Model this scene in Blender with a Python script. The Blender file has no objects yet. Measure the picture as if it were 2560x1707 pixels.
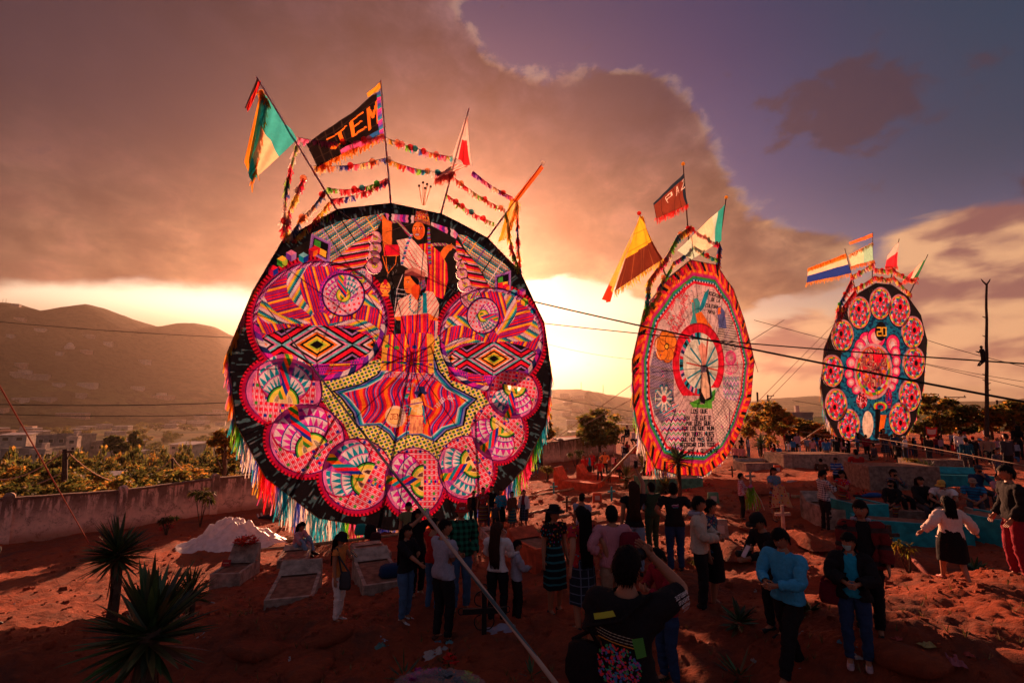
import bpy, bmesh, math, random
import numpy as np
from mathutils import Vector, Matrix, noise
C = bpy.context.scene.collection
SC = bpy.context.scene
R_ = random.Random(7)
D2R = math.pi/180
# ------------------------------------------------------------------ camera
F = 1209.0
PIT = math.atan((1020-853.5)/F)
CZ = 3.2
cam_d = bpy.data.cameras.new('camera'); cam = bpy.data.objects.new('camera', cam_d); C.objects.link(cam)
cam.location = (0, 0, CZ); cam.rotation_euler = (math.pi/2+PIT, 0, 0)
cam_d.sensor_width = 36; cam_d.lens = 36*F/2560; cam_d.clip_start = .1; cam_d.clip_end = 30000
SC.camera = cam
SC.view_settings.view_transform = 'Standard'; SC.view_settings.look = 'None'
SC.view_settings.gamma = 1; SC.view_settings.use_curve_mapping = False
SC.view_settings.exposure = 1.3
SC.cycles.max_bounces = 6; SC.cycles.diffuse_bounces = 3; SC.cycles.transparent_max_bounces = 12
SC.cycles.volume_bounces = 0
SC.cycles.use_denoising = True

def ray(px, py):
    a = (px-1280)/F; b = (853.5-py)/F
    return np.array([a, math.cos(PIT)-b*math.sin(PIT), math.sin(PIT)+b*math.cos(PIT)])
def at(px, py, Y):
    r = ray(px, py); p = r*(Y/r[1]); return Vector((p[0], p[1], p[2]+CZ))
def azel(px, py):
    r = ray(px, py); r = r/np.linalg.norm(r)
    return math.atan2(r[0], r[1]), math.asin(r[2])
SUN_AZ, SUN_EL = -8.*D2R, 14*D2R
SUND = Vector((math.sin(SUN_AZ)*math.cos(SUN_EL), math.cos(SUN_AZ)*math.cos(SUN_EL), math.sin(SUN_EL)))
# ------------------------------------------------------------------ node helper
class NT:
    def __init__(s, tree): s.t = tree; s.n = tree.nodes; s.l = tree.links
    def node(s, typ, **kw):
        nd = s.n.new(typ)
        for k, v in kw.items(): setattr(nd, k, v)
        return nd
    def link(s, a, b): s.l.new(a, b)
    def inp(s, sock, v):
        if hasattr(v, 'is_output'): s.l.new(v, sock)
        else: sock.default_value = v
    def m(s, op, a, b=None, c=None, clamp=False):
        nd = s.n.new('ShaderNodeMath'); nd.operation = op; nd.use_clamp = clamp
        for i, v in enumerate((a, b, c)):
            if v is not None: s.inp(nd.inputs[i], v)
        return nd.outputs[0]
    def v(s, op, a, b=None, c=None, out=0):
        nd = s.n.new('ShaderNodeVectorMath'); nd.operation = op
        for i, v in enumerate((a, b, c)):
            if v is not None: s.inp(nd.inputs[i], v)
        return nd.outputs[out]
    def ss(s, x, a, b, lo=0., hi=1.):
        nd = s.n.new('ShaderNodeMapRange'); nd.interpolation_type = 'SMOOTHSTEP'
        s.inp(nd.inputs[0], x)
        for i, v in zip((1, 2, 3, 4), (a, b, lo, hi)): s.inp(nd.inputs[i], v)
        return nd.outputs[0]
    def mix(s, f, a, b, mode='MIX'):
        nd = s.n.new('ShaderNodeMix'); nd.data_type = 'RGBA'; nd.blend_type = mode
        s.inp(nd.inputs[0], f); s.inp(nd.inputs[6], a if hasattr(a, 'is_output') else (*a[:3], 1)); s.inp(nd.inputs[7], b if hasattr(b, 'is_output') else (*b[:3], 1))
        return nd.outputs[2]
    def ramp(s, f, stops, interp='LINEAR'):
        nd = s.n.new('ShaderNodeValToRGB'); cr = nd.color_ramp; cr.interpolation = interp
        while len(cr.elements) < len(stops): cr.elements.new(.5)
        for e, (p, c) in zip(cr.elements, stops): e.position = p; e.color = (*c[:3], 1)
        s.inp(nd.inputs[0], f); return nd.outputs[0]
    def noise(s, vec, scale=5, detail=4, rough=.5, dist=0., out=0, dim='3D'):
        nd = s.n.new('ShaderNodeTexNoise'); nd.noise_dimensions = dim
        if vec is not None: s.inp(nd.inputs['Vector'], vec)
        s.inp(nd.inputs['Scale'], scale); s.inp(nd.inputs['Detail'], detail); s.inp(nd.inputs['Roughness'], rough); s.inp(nd.inputs['Distortion'], dist)
        return nd.outputs[out]
# ------------------------------------------------------------------ world sky
world = bpy.data.worlds.new('World'); SC.world = world; world.use_nodes = True
w = NT(world.node_tree); w.n.clear()
tc = w.node('ShaderNodeTexCoord').outputs['Generated']
Dn = w.v('NORMALIZE', tc)
sep = w.node('ShaderNodeSeparateXYZ'); w.link(Dn, sep.inputs[0])
dx, dy, dz = sep.outputs
az = w.m('ARCTAN2', dx, dy); el = w.m('ARCSINE', dz)
cmb = w.node('ShaderNodeCombineXYZ'); w.link(az, cmb.inputs[0]); w.link(el, cmb.inputs[1])
AE = cmb.outputs[0]
# cloud-layer noise: perspective plane coordinates so clouds flatten to the horizon
den = w.m('ADD', w.m('MAXIMUM', dz, 0.0), 0.16)
cmb2 = w.node('ShaderNodeCombineXYZ')
w.link(w.m('DIVIDE', dx, den), cmb2.inputs[0]); w.link(w.m('DIVIDE', dy, den), cmb2.inputs[1]); cmb2.inputs[2].default_value = 2.3
PL = cmb2.outputs[0]
nA = w.noise(PL, 1.1, 7, .52, .3)
nB = w.noise(w.v('ADD', PL, (3.1, 7.7, 1.2)), 3.2, 6, .55, .4)
nC = w.noise(w.v('MULTIPLY', AE, (1., 1.6, 1.)), 5.5, 7, .56, .2)
def gauss(px, py, sx, sy, amp, acc, rot=0):
    a, e = azel(px, py)
    v = w.v('SUBTRACT', AE, (a, e, 0))
    if rot:
        c_, s_ = math.cos(rot), math.sin(rot)
        q = w.node('ShaderNodeCombineXYZ')
        w.link(w.v('DOT_PRODUCT', v, (c_/sx, s_/sx, 0), out=1), q.inputs[0]); w.link(w.v('DOT_PRODUCT', v, (-s_/sy, c_/sy, 0), out=1), q.inputs[1]); v = q.outputs[0]
    else: v = w.v('MULTIPLY', v, (1/sx, 1/sy, 0))
    d = w.v('DOT_PRODUCT', v, v, out=1)
    g = w.m('POWER', math.exp(-1), d)
    return w.m('MULTIPLY_ADD', g, amp, acc)
r1 = 1/F
# deck field
fld = 0.0
fld = gauss(150, 120, .75, .40, 1.5, fld)
fld = gauss(700, 420, .42, .27, 1.1, fld)
fld = gauss(1250, 430, .24, .22, .85, fld)
fld = gauss(1580, 250, .13, .10, .75, fld)
fld = gauss(1750, 560, .24, .17, 1.05, fld)
fld = gauss(1650, 400, .16, .14, .5, fld)
fld = gauss(2080, 640, .13, .08, .65, fld)
fld = gauss(1800, 740, .14, .05, .45, fld)
fld = gauss(1430, 60, .26, .14, -.65, fld)
fld = gauss(1250, 20, .12, .07, -.3, fld)
fld = gauss(2250, 250, .40, .30, -.9, fld)
fld = gauss(1400, 790, .14, .075, -1.1, fld)
fld = gauss(-1500, 300, 1.0, .5, .8, fld)
fn = w.m('MULTIPLY_ADD', w.m('SUBTRACT', nA, .5), 1.15, fld)
fn = w.m('MULTIPLY_ADD', w.m('SUBTRACT', nC, .5), 1.15, fn)
nD = w.noise(w.v('MULTIPLY', AE, (1., 1.5, 1.)), 14, 6, .6, .3)
fn = w.m('MULTIPLY_ADD', w.m('SUBTRACT', nD, .5), .35, fn)
V = w.m('DIVIDE', dz, w.m('MAXIMUM', dy, .2))
Vb = w.m('ADD', V, w.m('MULTIPLY', w.ss(az, .12, .38), .085))
Vb = w.m('MULTIPLY_ADD', w.m('SUBTRACT', nC, .5), .11, Vb)
deck = w.m('MULTIPLY', w.ss(fn, .42, .60), w.ss(Vb, .235, .275))
thick = w.ss(fn, .5, 1.35)
# clear sky behind: physical sky blended with the dusk gradient
sky = w.node('ShaderNodeTexSky', sky_type='NISHITA', sun_disc=False); sky.sun_elevation = SUN_EL; sky.sun_rotation = SUN_AZ
sky.air_density = 1.6; sky.dust_density = 3.0
skyc = w.v('MULTIPLY', sky.outputs[0], (.05, .05, .055))
sund = w.v('DOT_PRODUCT', Dn, tuple(SUND), out=1)
grad = w.ramp(w.m('MULTIPLY', el, 1/1.0), [(0, (.62, .30, .16)), (.07, (.78, .44, .20)), (.17, (.50, .34, .26)), (.27, (.10, .12, .27)), (.42, (.025, .055, .20)), (.62, (.010, .026, .13)), (1, (.02, .024, .07))])
clear = w.mix(.12, grad, skyc)
# toward the right the blue goes teal and darker
teal = w.m('MULTIPLY', w.ss(az, .35, .85), w.ss(el, .15, .4))
clear = w.mix(w.m('MULTIPLY', teal, .85), clear, (.002, .050, .095))
# warm bright band near the sun's azimuth, low
glow = w.m('POWER', w.m('MAXIMUM', sund, 0), 18)
glow2 = w.m('POWER', w.m('MAXIMUM', sund, 0), 5)
band = w.ss(el, .62, .1)
gsc = w.node('ShaderNodeVectorMath', operation='SCALE'); gsc.inputs[0].default_value = (.80, .54, .28); w.link(w.m('MULTIPLY', glow, band), gsc.inputs[3])
clear = w.v('ADD', clear, gsc.outputs[0])
g2 = w.node('ShaderNodeVectorMath', operation='SCALE'); g2.inputs[0].default_value = (.34, .20, .07); w.link(w.m('MULTIPLY', glow2, w.ss(el, .42, .08)), g2.inputs[3])
clear = w.v('ADD', clear, g2.outputs[0])
# wide white-gold break under the deck, left and right of the big kite
br = 0.0
br = gauss(300, 740, .30, .030, .75, br)
br = gauss(560, 745, .14, .040, .75, br)
br = gauss(1330, 700, .08, .045, .9, br)
br = gauss(1450, 770, .20, .05, .75, br)
br = gauss(1420, 890, .10, .05, .9, br)
br = gauss(1900, 860, .20, .06, .25, br)
g3 = w.node('ShaderNodeVectorMath', operation='SCALE'); g3.inputs[0].default_value = (1.0, .78, .52); w.link(br, g3.inputs[3])
clear = w.v('ADD', clear, g3.outputs[0])
# deck colour: warm underside low and toward the sun, mauve and dark high
lowm = w.ss(el, .68, .17)
near = w.ss(sund, .55, .97)
wrm = w.m('MULTIPLY', w.m('POWER', lowm, 1.25), w.m('MULTIPLY_ADD', near, .75, .25), clamp=True)
dc = w.mix(wrm, (.098, .062, .086), (.54, .275, .115))
dc = w.mix(w.m('MULTIPLY', w.ss(el, .38, .72), w.ss(az, -.35, .35)), dc, (.085, .062, .115))
dc = w.mix(w.m('MULTIPLY', w.ss(az, -.15, -.85), w.ss(el, .26, .58)), dc, (.030, .015, .022))
dc = w.mix(w.m('MULTIPLY', w.m('MULTIPLY', thick, w.ss(w.m('ADD', w.m('MULTIPLY', nB, .6), w.m('MULTIPLY', nC, .4)), .42, .60)), .8), dc, w.mix(wrm, (.050, .026, .040), (.30, .12, .085)))
lit = w.m('MULTIPLY', w.m('SUBTRACT', 1., thick), w.ss(nC, .45, .7))
dc = w.mix(w.m('MULTIPLY', lit, w.m('MULTIPLY', lowm, .55)), dc, (1.05, .66, .34))
dk = 0.0
dk = gauss(1560, 210, .16, .12, .95, dk)
dk = gauss(1350, 420, .10, .08, .35, dk)
dk = gauss(520, 250, .22, .07, .35, dk)
dk = gauss(2060, 640, .20, .10, .35, dk)
dk = gauss(1700, 600, .2, .10, .3, dk)
dk = gauss(100, 60, .5, .30, .8, dk)
tex = w.m('ADD', w.m('MULTIPLY', nC, .55), w.m('MULTIPLY', nD, .45))
dc = w.mix(1., dc, w.ramp(nB, [(.36, (.50, .46, .55)), (.48, (.85, .82, .88)), (.62, (1.35, 1.3, 1.2))]), 'MULTIPLY')
dc = w.mix(1., dc, w.ramp(tex, [(.38, (.34, .31, .38)), (.47, (.70, .67, .72)), (.53, (1.05, 1.02, 1.0)), (.62, (1.9, 1.75, 1.6))]), 'MULTIPLY')
dc = w.mix(w.m('MINIMUM', dk, .88), dc, (.042, .031, .054))
out = w.mix(deck, clear, dc)
fp = 0.0
fp = gauss(2200, 262, .10, .065, .62, fp)
fp = gauss(2040, 235, .13, .045, .50, fp)
fp = gauss(2120, 330, .20, .05, .30, fp)
fp = w.m('MULTIPLY_ADD', w.m('SUBTRACT', nD, .5), 2.2, fp)
fp = w.m('MULTIPLY_ADD', w.m('SUBTRACT', nC, .5), 1.6, fp)
out = w.mix(w.m('MULTIPLY', w.ss(fp, .36, .80), .85), out, (.040, .032, .060))
# second, broken cloud bank low on the right, lit orange-pink
f2 = 0.0
f2 = gauss(2480, 700, .20, .13, .95, f2)
f2 = gauss(2330, 860, .30, .07, .75, f2)
f2 = gauss(2520, 545, .10, .02, .55, f2)
f2 = gauss(1900, 880, .14, .035, .55, f2)
f2 = w.m('MULTIPLY_ADD', w.m('SUBTRACT', w.noise(w.v('MULTIPLY', AE, (1., 2.2, 1.)), 6.5, 7, .58, .5), .5), 1.5, f2)
m2 = w.ss(f2, .38, .72)
c2 = w.mix(w.ss(w.noise(w.v('MULTIPLY', AE, (1., 2.6, 1.)), 8., 5, .5, .3), .38, .62), (.26, .105, .10), (.88, .47, .24))
out = w.mix(w.m('MULTIPLY', m2, .96), out, c2)
# thin bright rims where the deck thins out
rimf = w.m('MULTIPLY', w.m('MULTIPLY', w.ss(fn, .34, .46), w.ss(fn, .66, .50)), w.m('MULTIPLY', w.ss(nD, .42, .6), w.ss(sund, .66, .97)))
out = w.mix(w.m('MULTIPLY', rimf, .25), out, (.95, .62, .36))
# below the horizon and behind the viewer: dim dusk
back = w.ss(dy, .25, -.35)
out = w.mix(back, out, w.mix(w.ss(el, 0., .8), (.17, .13, .15), (.11, .11, .16)))
out = w.mix(w.ss(el, .75, 1.2), out, (.085, .080, .13))
bg = w.node('ShaderNodeBackground'); w.link(out, bg.inputs[0]); bg.inputs[1].default_value = .37
wo = w.node('ShaderNodeOutputWorld'); w.link(bg.outputs[0], wo.inputs[0])
# ------------------------------------------------------------------ sun
sl = bpy.data.lights.new('sun', 'SUN'); sl.energy = 5.0; sl.angle = .6*D2R; sl.color = (1, .44, .24)
so = bpy.data.objects.new('sun', sl); C.objects.link(so); so.rotation_euler = SUND.to_track_quat('Z', 'Y').to_euler(); so.location = (0, 0, 60)
# ------------------------------------------------------------------ materials
def bsdf_mat(name):
    m = bpy.data.materials.new(name); m.use_nodes = True
    t = NT(m.node_tree); b = t.n['Principled BSDF']; return m, t, b
MC = {}
def mat(name, col, rough=.8, var=.25, scale=30., spec=.25, bump=.0, metal=0.):
    if name in MC: return MC[name]
    m, t, b = bsdf_mat(name)
    g = t.node('ShaderNodeTexCoord').outputs['Object']
    n = t.noise(g, scale, 4, .6)
    c = t.mix(t.ss(n, .3, .7), tuple(x*(1-var) for x in col), tuple(min(1, x*(1+var)) for x in col))
    t.link(c, b.inputs['Base Color']); b.inputs['Roughness'].default_value = rough
    b.inputs['Specular IOR Level'].default_value = spec; b.inputs['Metallic'].default_value = metal
    if bump:
        bp = t.node('ShaderNodeBump'); bp.inputs['Strength'].default_value = bump; bp.inputs['Distance'].default_value = .02
        t.link(n, bp.inputs['Height']); t.link(bp.outputs[0], b.inputs['Normal'])
    MC[name] = m; return m
def mat_attr(name, rough=.85, trans=0., spec=.2, var=.2, scale=14., thin=0.):
    """colour from the mesh's own colour attribute, with slight wear noise; trans = paper or leaf translucency"""
    if name in MC: return MC[name]
    m, t, b = bsdf_mat(name)
    a = t.node('ShaderNodeAttribute', attribute_name='Col').outputs['Color']
    n = t.noise(t.node('ShaderNodeTexCoord').outputs['Object'], scale, 3, .6)
    a = t.mix(1., a, t.ramp(n, [(.3, (1-var,)*3), (.7, (1,)*3)]), 'MULTIPLY')
    t.link(a, b.inputs['Base Color']); b.inputs['Roughness'].default_value = rough; b.inputs['Specular IOR Level'].default_value = spec
    if trans:
        tr = t.node('ShaderNodeBsdfTranslucent'); t.link(a, tr.inputs[0])
        mx = t.node('ShaderNodeMixShader'); mx.inputs[0].default_value = trans
        t.link(b.outputs[0], mx.inputs[1]); t.link(tr.outputs[0], mx.inputs[2]); t.link(mx.outputs[0], t.n['Material Output'].inputs[0])
        if thin:
            tp = t.node('ShaderNodeBsdfTransparent'); t.link(t.mix(.35, a, (1, 1, 1)), tp.inputs[0]); m3 = t.node('ShaderNodeMixShader'); m3.inputs[0].default_value = thin; t.link(mx.outputs[0], m3.inputs[1]); t.link(tp.outputs[0], m3.inputs[2]); t.link(m3.outputs[0], t.n['Material Output'].inputs[0])
    MC[name] = m; return m
# ------------------------------------------------------------------ object helpers
def tag(o, label=None, cat=None, group=None, kind=None):
    if label: o['label'] = label
    if cat: o['category'] = cat
    if group: o['group'] = group
    if kind: o['kind'] = kind
    return o
def empty(name, loc=(0, 0, 0), rz=0.):
    o = bpy.data.objects.new(name, None); C.objects.link(o); o.location = loc; o.rotation_euler = (0, 0, rz); o.empty_display_size = .2
    return o
class MB:
    """mesh builder: vertices, faces, per-face colour"""
    def __init__(s): s.v = []; s.f = []; s.c = []; s.uv = None
    def add(s, vs, fs, col=(.5, .5, .5)):
        o = len(s.v); s.v.extend([tuple(p) for p in vs]); s.f.extend([tuple(i+o for i in f) for f in fs]); s.c.extend([col]*len(fs)); return s
    def box(s, c, size, rz=0., col=(.5,)*3, taper=1., M=None):
        x, y, z = (k/2 for k in size); P = []
        for k, t_ in ((-1, 1.), (1, taper)):
            for a, b in ((-1, -1), (1, -1), (1, 1), (-1, 1)): P.append(Vector((a*x*t_, b*y*t_, k*z)))
        M_ = M if M is not None else Matrix.Rotation(rz, 4, 'Z')
        c = Vector(c)
        return s.add([M_ @ p+c for p in P], [(3, 2, 1, 0), (4, 5, 6, 7), (0, 1, 5, 4), (1, 2, 6, 5), (2, 3, 7, 6), (3, 0, 4, 7)], col)
    def tube(s, pts, rad, n=6, col=(.5,)*3, cap=True, colf=None):
        pts = [Vector(p) for p in pts]; k = len(pts)
        rs = rad if hasattr(rad, '__len__') else [rad]*k
        vs = []; up = None
        for i, p in enumerate(pts):
            t = (pts[min(i+1, k-1)]-pts[max(i-1, 0)]).normalized()
            if up is None: up = Vector((0, 0, 1)) if abs(t.z) < .9 else Vector((0, 1, 0))
            a = t.cross(up).normalized(); b = a.cross(t).normalized(); up = b
            for j in range(n):
                th = 2*math.pi*j/n
                q = rs[i]
                if hasattr(q, '__len__'): vs.append(p+a*math.cos(th)*q[0]+b*math.sin(th)*q[1])
                else: vs.append(p+(a*math.cos(th)+b*math.sin(th))*q)
        o = len(s.v); s.v.extend([tuple(p) for p in vs])
        for i in range(k-1):
            for j in range(n):
                s.f.append((o+i*n+j, o+i*n+(j+1) % n, o+(i+1)*n+(j+1) % n, o+(i+1)*n+j)); s.c.append(colf(i, j) if colf else col)
        if cap:
            s.f.append(tuple(o+j for j in reversed(range(n)))); s.c.append(col); s.f.append(tuple(o+(k-1)*n+j for j in range(n))); s.c.append(col)
        return s
    def lathe(s, prof, c=(0, 0, 0), n=12, col=(.5,)*3, M=None, sx=1., sy=1.):
        vs = []; c = Vector(c)
        for r, z in prof:
            for j in range(n):
                th = 2*math.pi*j/n; p = Vector((r*math.cos(th)*sx, r*math.sin(th)*sy, z)); vs.append((M @ p if M is not None else p)+c)
        fs = [(i*n+j, i*n+(j+1) % n, (i+1)*n+(j+1) % n, (i+1)*n+j) for i in range(len(prof)-1) for j in range(n)]
        return s.add(vs, fs, col)
    def ball(s, c, r, n=8, m=6, col=(.5,)*3, M=None, jit=0.):
        rr = r if hasattr(r, '__len__') else (r, r, r); c = Vector(c); vs = []; fs = []
        vs.append(Vector((0, 0, -rr[2])))
        for i in range(1, m):
            ph = -math.pi/2+math.pi*i/m
            for j in range(n):
                th = 2*math.pi*j/n; k = 1+jit*R_.uniform(-1, 1)
                vs.append(Vector((rr[0]*math.cos(ph)*math.cos(th), rr[1]*math.cos(ph)*math.sin(th), rr[2]*math.sin(ph)))*k)
        vs.append(Vector((0, 0, rr[2]))); L = len(vs)-1
        for j in range(n): fs.append((0, 1+(j+1) % n, 1+j)); fs.append((L, L-n+j, L-n+(j+1) % n))
        for i in range(m-2):
            for j in range(n): fs.append((1+i*n+j, 1+i*n+(j+1) % n, 1+(i+1)*n+(j+1) % n, 1+(i+1)*n+j))
        return s.add([(M @ p if M is not None else p)+c for p in vs], fs, col)
    def build(s, name, mt, parent=None, smooth=False, loc=None):
        me = bpy.data.meshes.new(name); me.from_pydata(s.v, [], s.f)
        if len(s.c) == len(s.f) and s.f:
            at_ = me.color_attributes.new('Col', 'FLOAT_COLOR', 'CORNER')
            cc = np.empty((len(me.loops), 4), np.float32); cc[:, 3] = 1
            cnt = np.fromiter((len(f) for f in s.f), int, len(s.f)); cc[:, :3] = np.repeat(np.array(s.c, np.float32)[:, :3], cnt, axis=0)
            at_.data.foreach_set('color', cc.ravel())
        if smooth: me.polygons.foreach_set('use_smooth', [True]*len(me.polygons))
        me.materials.append(mt); me.update()
        o = bpy.data.objects.new(name, me); C.objects.link(o)
        if parent is not None: o.parent = parent
        if loc is not None: o.location = loc
        return o
def to_local(mb, loc, rz=0.):
    Mi = (Matrix.Translation(loc) @ Matrix.Rotation(rz, 4, 'Z')).inverted()
    mb.v = [tuple(Mi @ Vector(p)) for p in mb.v]; return mb
def copy_tree(o, parent=None):
    c = o.copy(); C.objects.link(c); c.parent = parent
    for ch in list(CH.get(o.name, [])) or [x for x in o.children]: copy_tree(ch, c)
    return c
CH = {}
# ------------------------------------------------------------------ terrain height
ANCH = np.array([(-3.25, 9.6, -3.92), (-1.8, 9.5, -3.5), (-1.8, 8.7, -3.55), (-1., 7.5, -3.34), (-.85, 8.35, -3.3), (-1.15, 19.3, -4.62), (.45, 19, -4.54),
 (-.2, 8.4, -3.45), (.66, 8.1, -3.21), (1.02, 7.04, -3.05), (3.25, 9.9, -3.16), (3.6, 13.3, -3.5), (2.1, 6.0, -3.1), (2.87, 7.8, -3.05), (2.97, 7.6, -3.0),
 (6.8, 14.8, -3.35), (7.7, 14.5, -3.3), (3.2, 6.0, -3.05), (4.8, 6.9, -2.95), (4.3, 6.4, -3.05), (8.7, 14, -3.35), (8.1, 9.3, -3.1), (8, 8, -2.75), (20, 34, -3.2),
 (15.6, 20.7, -3.1), (24.4, 28.9, -3.15), (5.8, 33, -4.9), (-21, 21, -5.6), (-15.5, 25.7, -5.5), (1.7, 41, -5.1), (11, 27.5, -3.95), (-7, 18, -5.0), (-10, 15, -5.0),
 (-7.5, 9.5, -4.3), (-5, 6, -3.6), (-9, 7, -3.9), (0, 3, -2.9), (-3, 3, -3.1), (4, 3, -2.85), (30, 40, -3.0), (0, -5, -2.7), (-12, 0, -3.6), (12, 0, -2.4), (-30, 10, -5.6), (30, 10, -2.2),
 (14, 12, -2.9), (6.0, 4.5, -2.75), (10, 40, -4.2), (40, 30, -2.4), (0, -30, -2.4), (-40, -10, -4.5), (40, -10, -1.5), (60, 60, -3)])
WN = np.array([-20., 22.8]); WN = WN/np.linalg.norm(WN)   # beyond the wall
def sstep(a, b, x):
    t = np.clip((x-a)/(b-a), 0, 1); return t*t*(3-2*t)
_rs = np.random.RandomState(5)
def vnoise(x, y, seed=0):
    """value noise on arrays"""
    xi = np.floor(x).astype(np.int64); yi = np.floor(y).astype(np.int64); fx = x-xi; fy = y-yi
    def h(a, b):
        n = (a*374761393+b*668265263+seed*1274126177) & 0x7fffffff
        n = ((n ^ (n >> 13))*1274126177) & 0x7fffffff
        return ((n ^ (n >> 16)) & 0xffff)/65535.
    sx = fx*fx*(3-2*fx); sy = fy*fy*(3-2*fy)
    return (h(xi, yi)*(1-sx)+h(xi+1, yi)*sx)*(1-sy)+(h(xi, yi+1)*(1-sx)+h(xi+1, yi+1)*sx)*sy
def fbm(x, y, seed=0, oct=4, g=.5):
    s = 0; a = 1; t = 0
    for o in range(oct): s = s+a*vnoise(x*2**o+o*17.3, y*2**o-o*9.1, seed+o); t += a; a *= g
    return s/t
RIDGE = [(-900, 850), (-300, 790), (0, 757), (55, 765), (100, 778), (150, 770), (215, 762), (270, 775), (340, 800), (395, 817), (450, 809), (485, 808), (540, 820), (575, 838), (640, 868), (760, 900), (900, 935), (1100, 965), (1300, 975), (1380, 972), (1450, 971), (1500, 980), (1570, 992), (1640, 1004), (1760, 1008), (1880, 1003), (1960, 994), (2050, 990), (2120, 1000), (2250, 1006), (2560, 1004), (3600, 990)]
RAZ = np.array([azel(a, b)[0] for a, b in RIDGE]); REL = np.array([math.tan(azel(a, b)[1]) for a, b in RIDGE])
MOUNDS = []
def T(x, y, detail=True):
    """terrain height (world z) on arrays"""
    x = np.asarray(x, float); y = np.asarray(y, float)
    r = np.hypot(x, y)
    den = 0; num = 0
    for ax, ay, azz in ANCH:
        bw = 1.2+.16*math.hypot(ax, ay)
        wt = np.exp(-((x-ax)**2+(y-ay)**2)/(2*bw*bw))+1e-6/(1+((x-ax)**2+(y-ay)**2)/400.)**2
        den = den+wt; num = num+wt*azz
    z = num/den
    # mounds of the graves and trodden earth
    amp = sstep(2, 7, r)*(1-sstep(60, 90, r))
    z = z+amp*.34*(fbm(x*.55+3, y*.42, 3, 3)-.5)
    for mx, my, sx, sy, rot, h in MOUNDS:
        c, s = math.cos(rot), math.sin(rot); u = ((x-mx)*c+(y-my)*s)/sx; v = (-(x-mx)*s+(y-my)*c)/sy
        z = z+h*np.exp(-(u*u+v*v)**1.5)
    if detail:
        z = z+sstep(1, 3, r)*(1-sstep(40, 60, r))*(.17*(fbm(x*2.1, y*1.5, 11, 5, .6)-.5)+.22*np.abs(fbm(x*3+y, y*3.2, 12, 4, .6)-.5)+.05*fbm(x*9, y*8, 14, 3, .6))
    # outside the wall the hillside falls into the valley, then hills
    s = (x+21.1)*WN[0]+(y-21)*WN[1]
    rt = sstep(6, 40, x-.35*y+4)
    fall = sstep(1., 150, s-rt*30)*(1-.25*sstep(.2, .9, np.arctan2(x, y)))
    z = z-23*fall
    A = np.arctan2(x, y)
    rel = np.interp(A, RAZ, REL)
    dist = np.interp(A, [-1, -.45, -.2, .15, .35, .6], [1500, 1650, 1500, 1150, 2600, 3200])
    hr = rel*dist+2
    up = sstep(.50, 1., r/dist)**1.25
    dn = 1-.85*sstep(1., 1.9, r/dist)
    hn = 1+.10*(fbm(x*.004, y*.004, 21, 5)-.5)*(1-sstep(.9, 1, r/dist))
    zz = (hr+22)*up*dn*hn
    far = sstep(150, 500, r)
    z = z+far*zz+far*(3.5*(fbm(x*.012, y*.012, 31, 5, .6)-.5)*(1+sstep(500, 1500, r)*1.8))
    return z+CZ
def Ts(x, y): return float(T(np.array([x]), np.array([y]), False)[0])
def ground(px, py, y0=2.0, y1=80.):
    """point where the sight line through a photo position meets the ground"""
    ys = np.geomspace(y0, y1, 500); r = ray(px, py); X = r[0]/r[1]*ys; Z = CZ+r[2]/r[1]*ys
    d = Z-T(X, ys, False); k = np.argmax(d < 0)
    if d[k] >= 0: k = len(ys)-1
    a, b = ys[max(k-1, 0)], ys[k]; da, db = d[max(k-1, 0)], d[k]
    Y = a+(b-a)*(da/(da-db) if da != db else 0); return Vector((r[0]/r[1]*Y, Y, CZ+r[2]/r[1]*Y))
# ================================================================== LAND
for px, py, sx, sy, rot, h in [(2430, 1690, 2.2, 1.7, -.2, .62), (2700, 1560, 2.0, 1.3, -.2, .5), (30, 1700, 2.6, 1.6, .3, .55), (690, 1580, 1.0, .5, .3, .22), (1180, 1400, 1.0, .7, .2, -.2),
                            (1330, 1500, .7, .4, 0, .15), (1700, 1480, .9, .5, -.3, .2), (2030, 1470, 1.3, .5, -.35, .28), (1850, 1400, 1.4, .5, -.3, .22), (2020, 1370, 1.5, .55, -.2, .25), (1600, 1300, 1.6, .6, .1, .3), (1500, 1250, 1.5, .6, .1, .3),
                            (1750, 1330, 1.5, .5, -.1, .25), (2000, 1240, 2.2, .7, 0, .35), (900, 1600, .9, .5, .4, .18), (520, 1640, 1.0, .5, .2, .2), (2200, 1640, .8, .4, -.2, .15), (1450, 1330, 1.2, .5, .2, .25)]:
    g = ground(px, py); MOUNDS.append((g.x, g.y, sx, sy, rot, h))
def polar(name, az0, az1, na, radii, mt):
    az_ = np.linspace(az0, az1, na); rr = np.array(radii)
    A, Rr = np.meshgrid(az_, rr); X = np.sin(A)*Rr; Y = np.cos(A)*Rr; Z = T(X, Y)
    co = np.stack([X, Y, Z], -1).reshape(-1, 3).astype(np.float32)
    nr = len(rr); i = np.arange(nr-1)[:, None]*na+np.arange(na-1)[None]; q = np.stack([i, i+1, i+na+1, i+na], -1).reshape(-1, 4)
    me = bpy.data.meshes.new(name); me.vertices.add(len(co)); me.vertices.foreach_set('co', co.ravel())
    me.loops.add(q.size); me.loops.foreach_set('vertex_index', q.ravel()); me.polygons.add(len(q))
    me.polygons.foreach_set('loop_start', np.arange(len(q))*4); me.polygons.foreach_set('loop_total', np.full(len(q), 4)); me.polygons.foreach_set('use_smooth', np.ones(len(q), bool))
    me.update(calc_edges=True); me.materials.append(mt)
    if me.polygons[0].normal.z < 0: me.flip_normals()
    o = bpy.data.objects.new(name, me); C.objects.link(o); o['kind'] = 'structure'; return o
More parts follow.
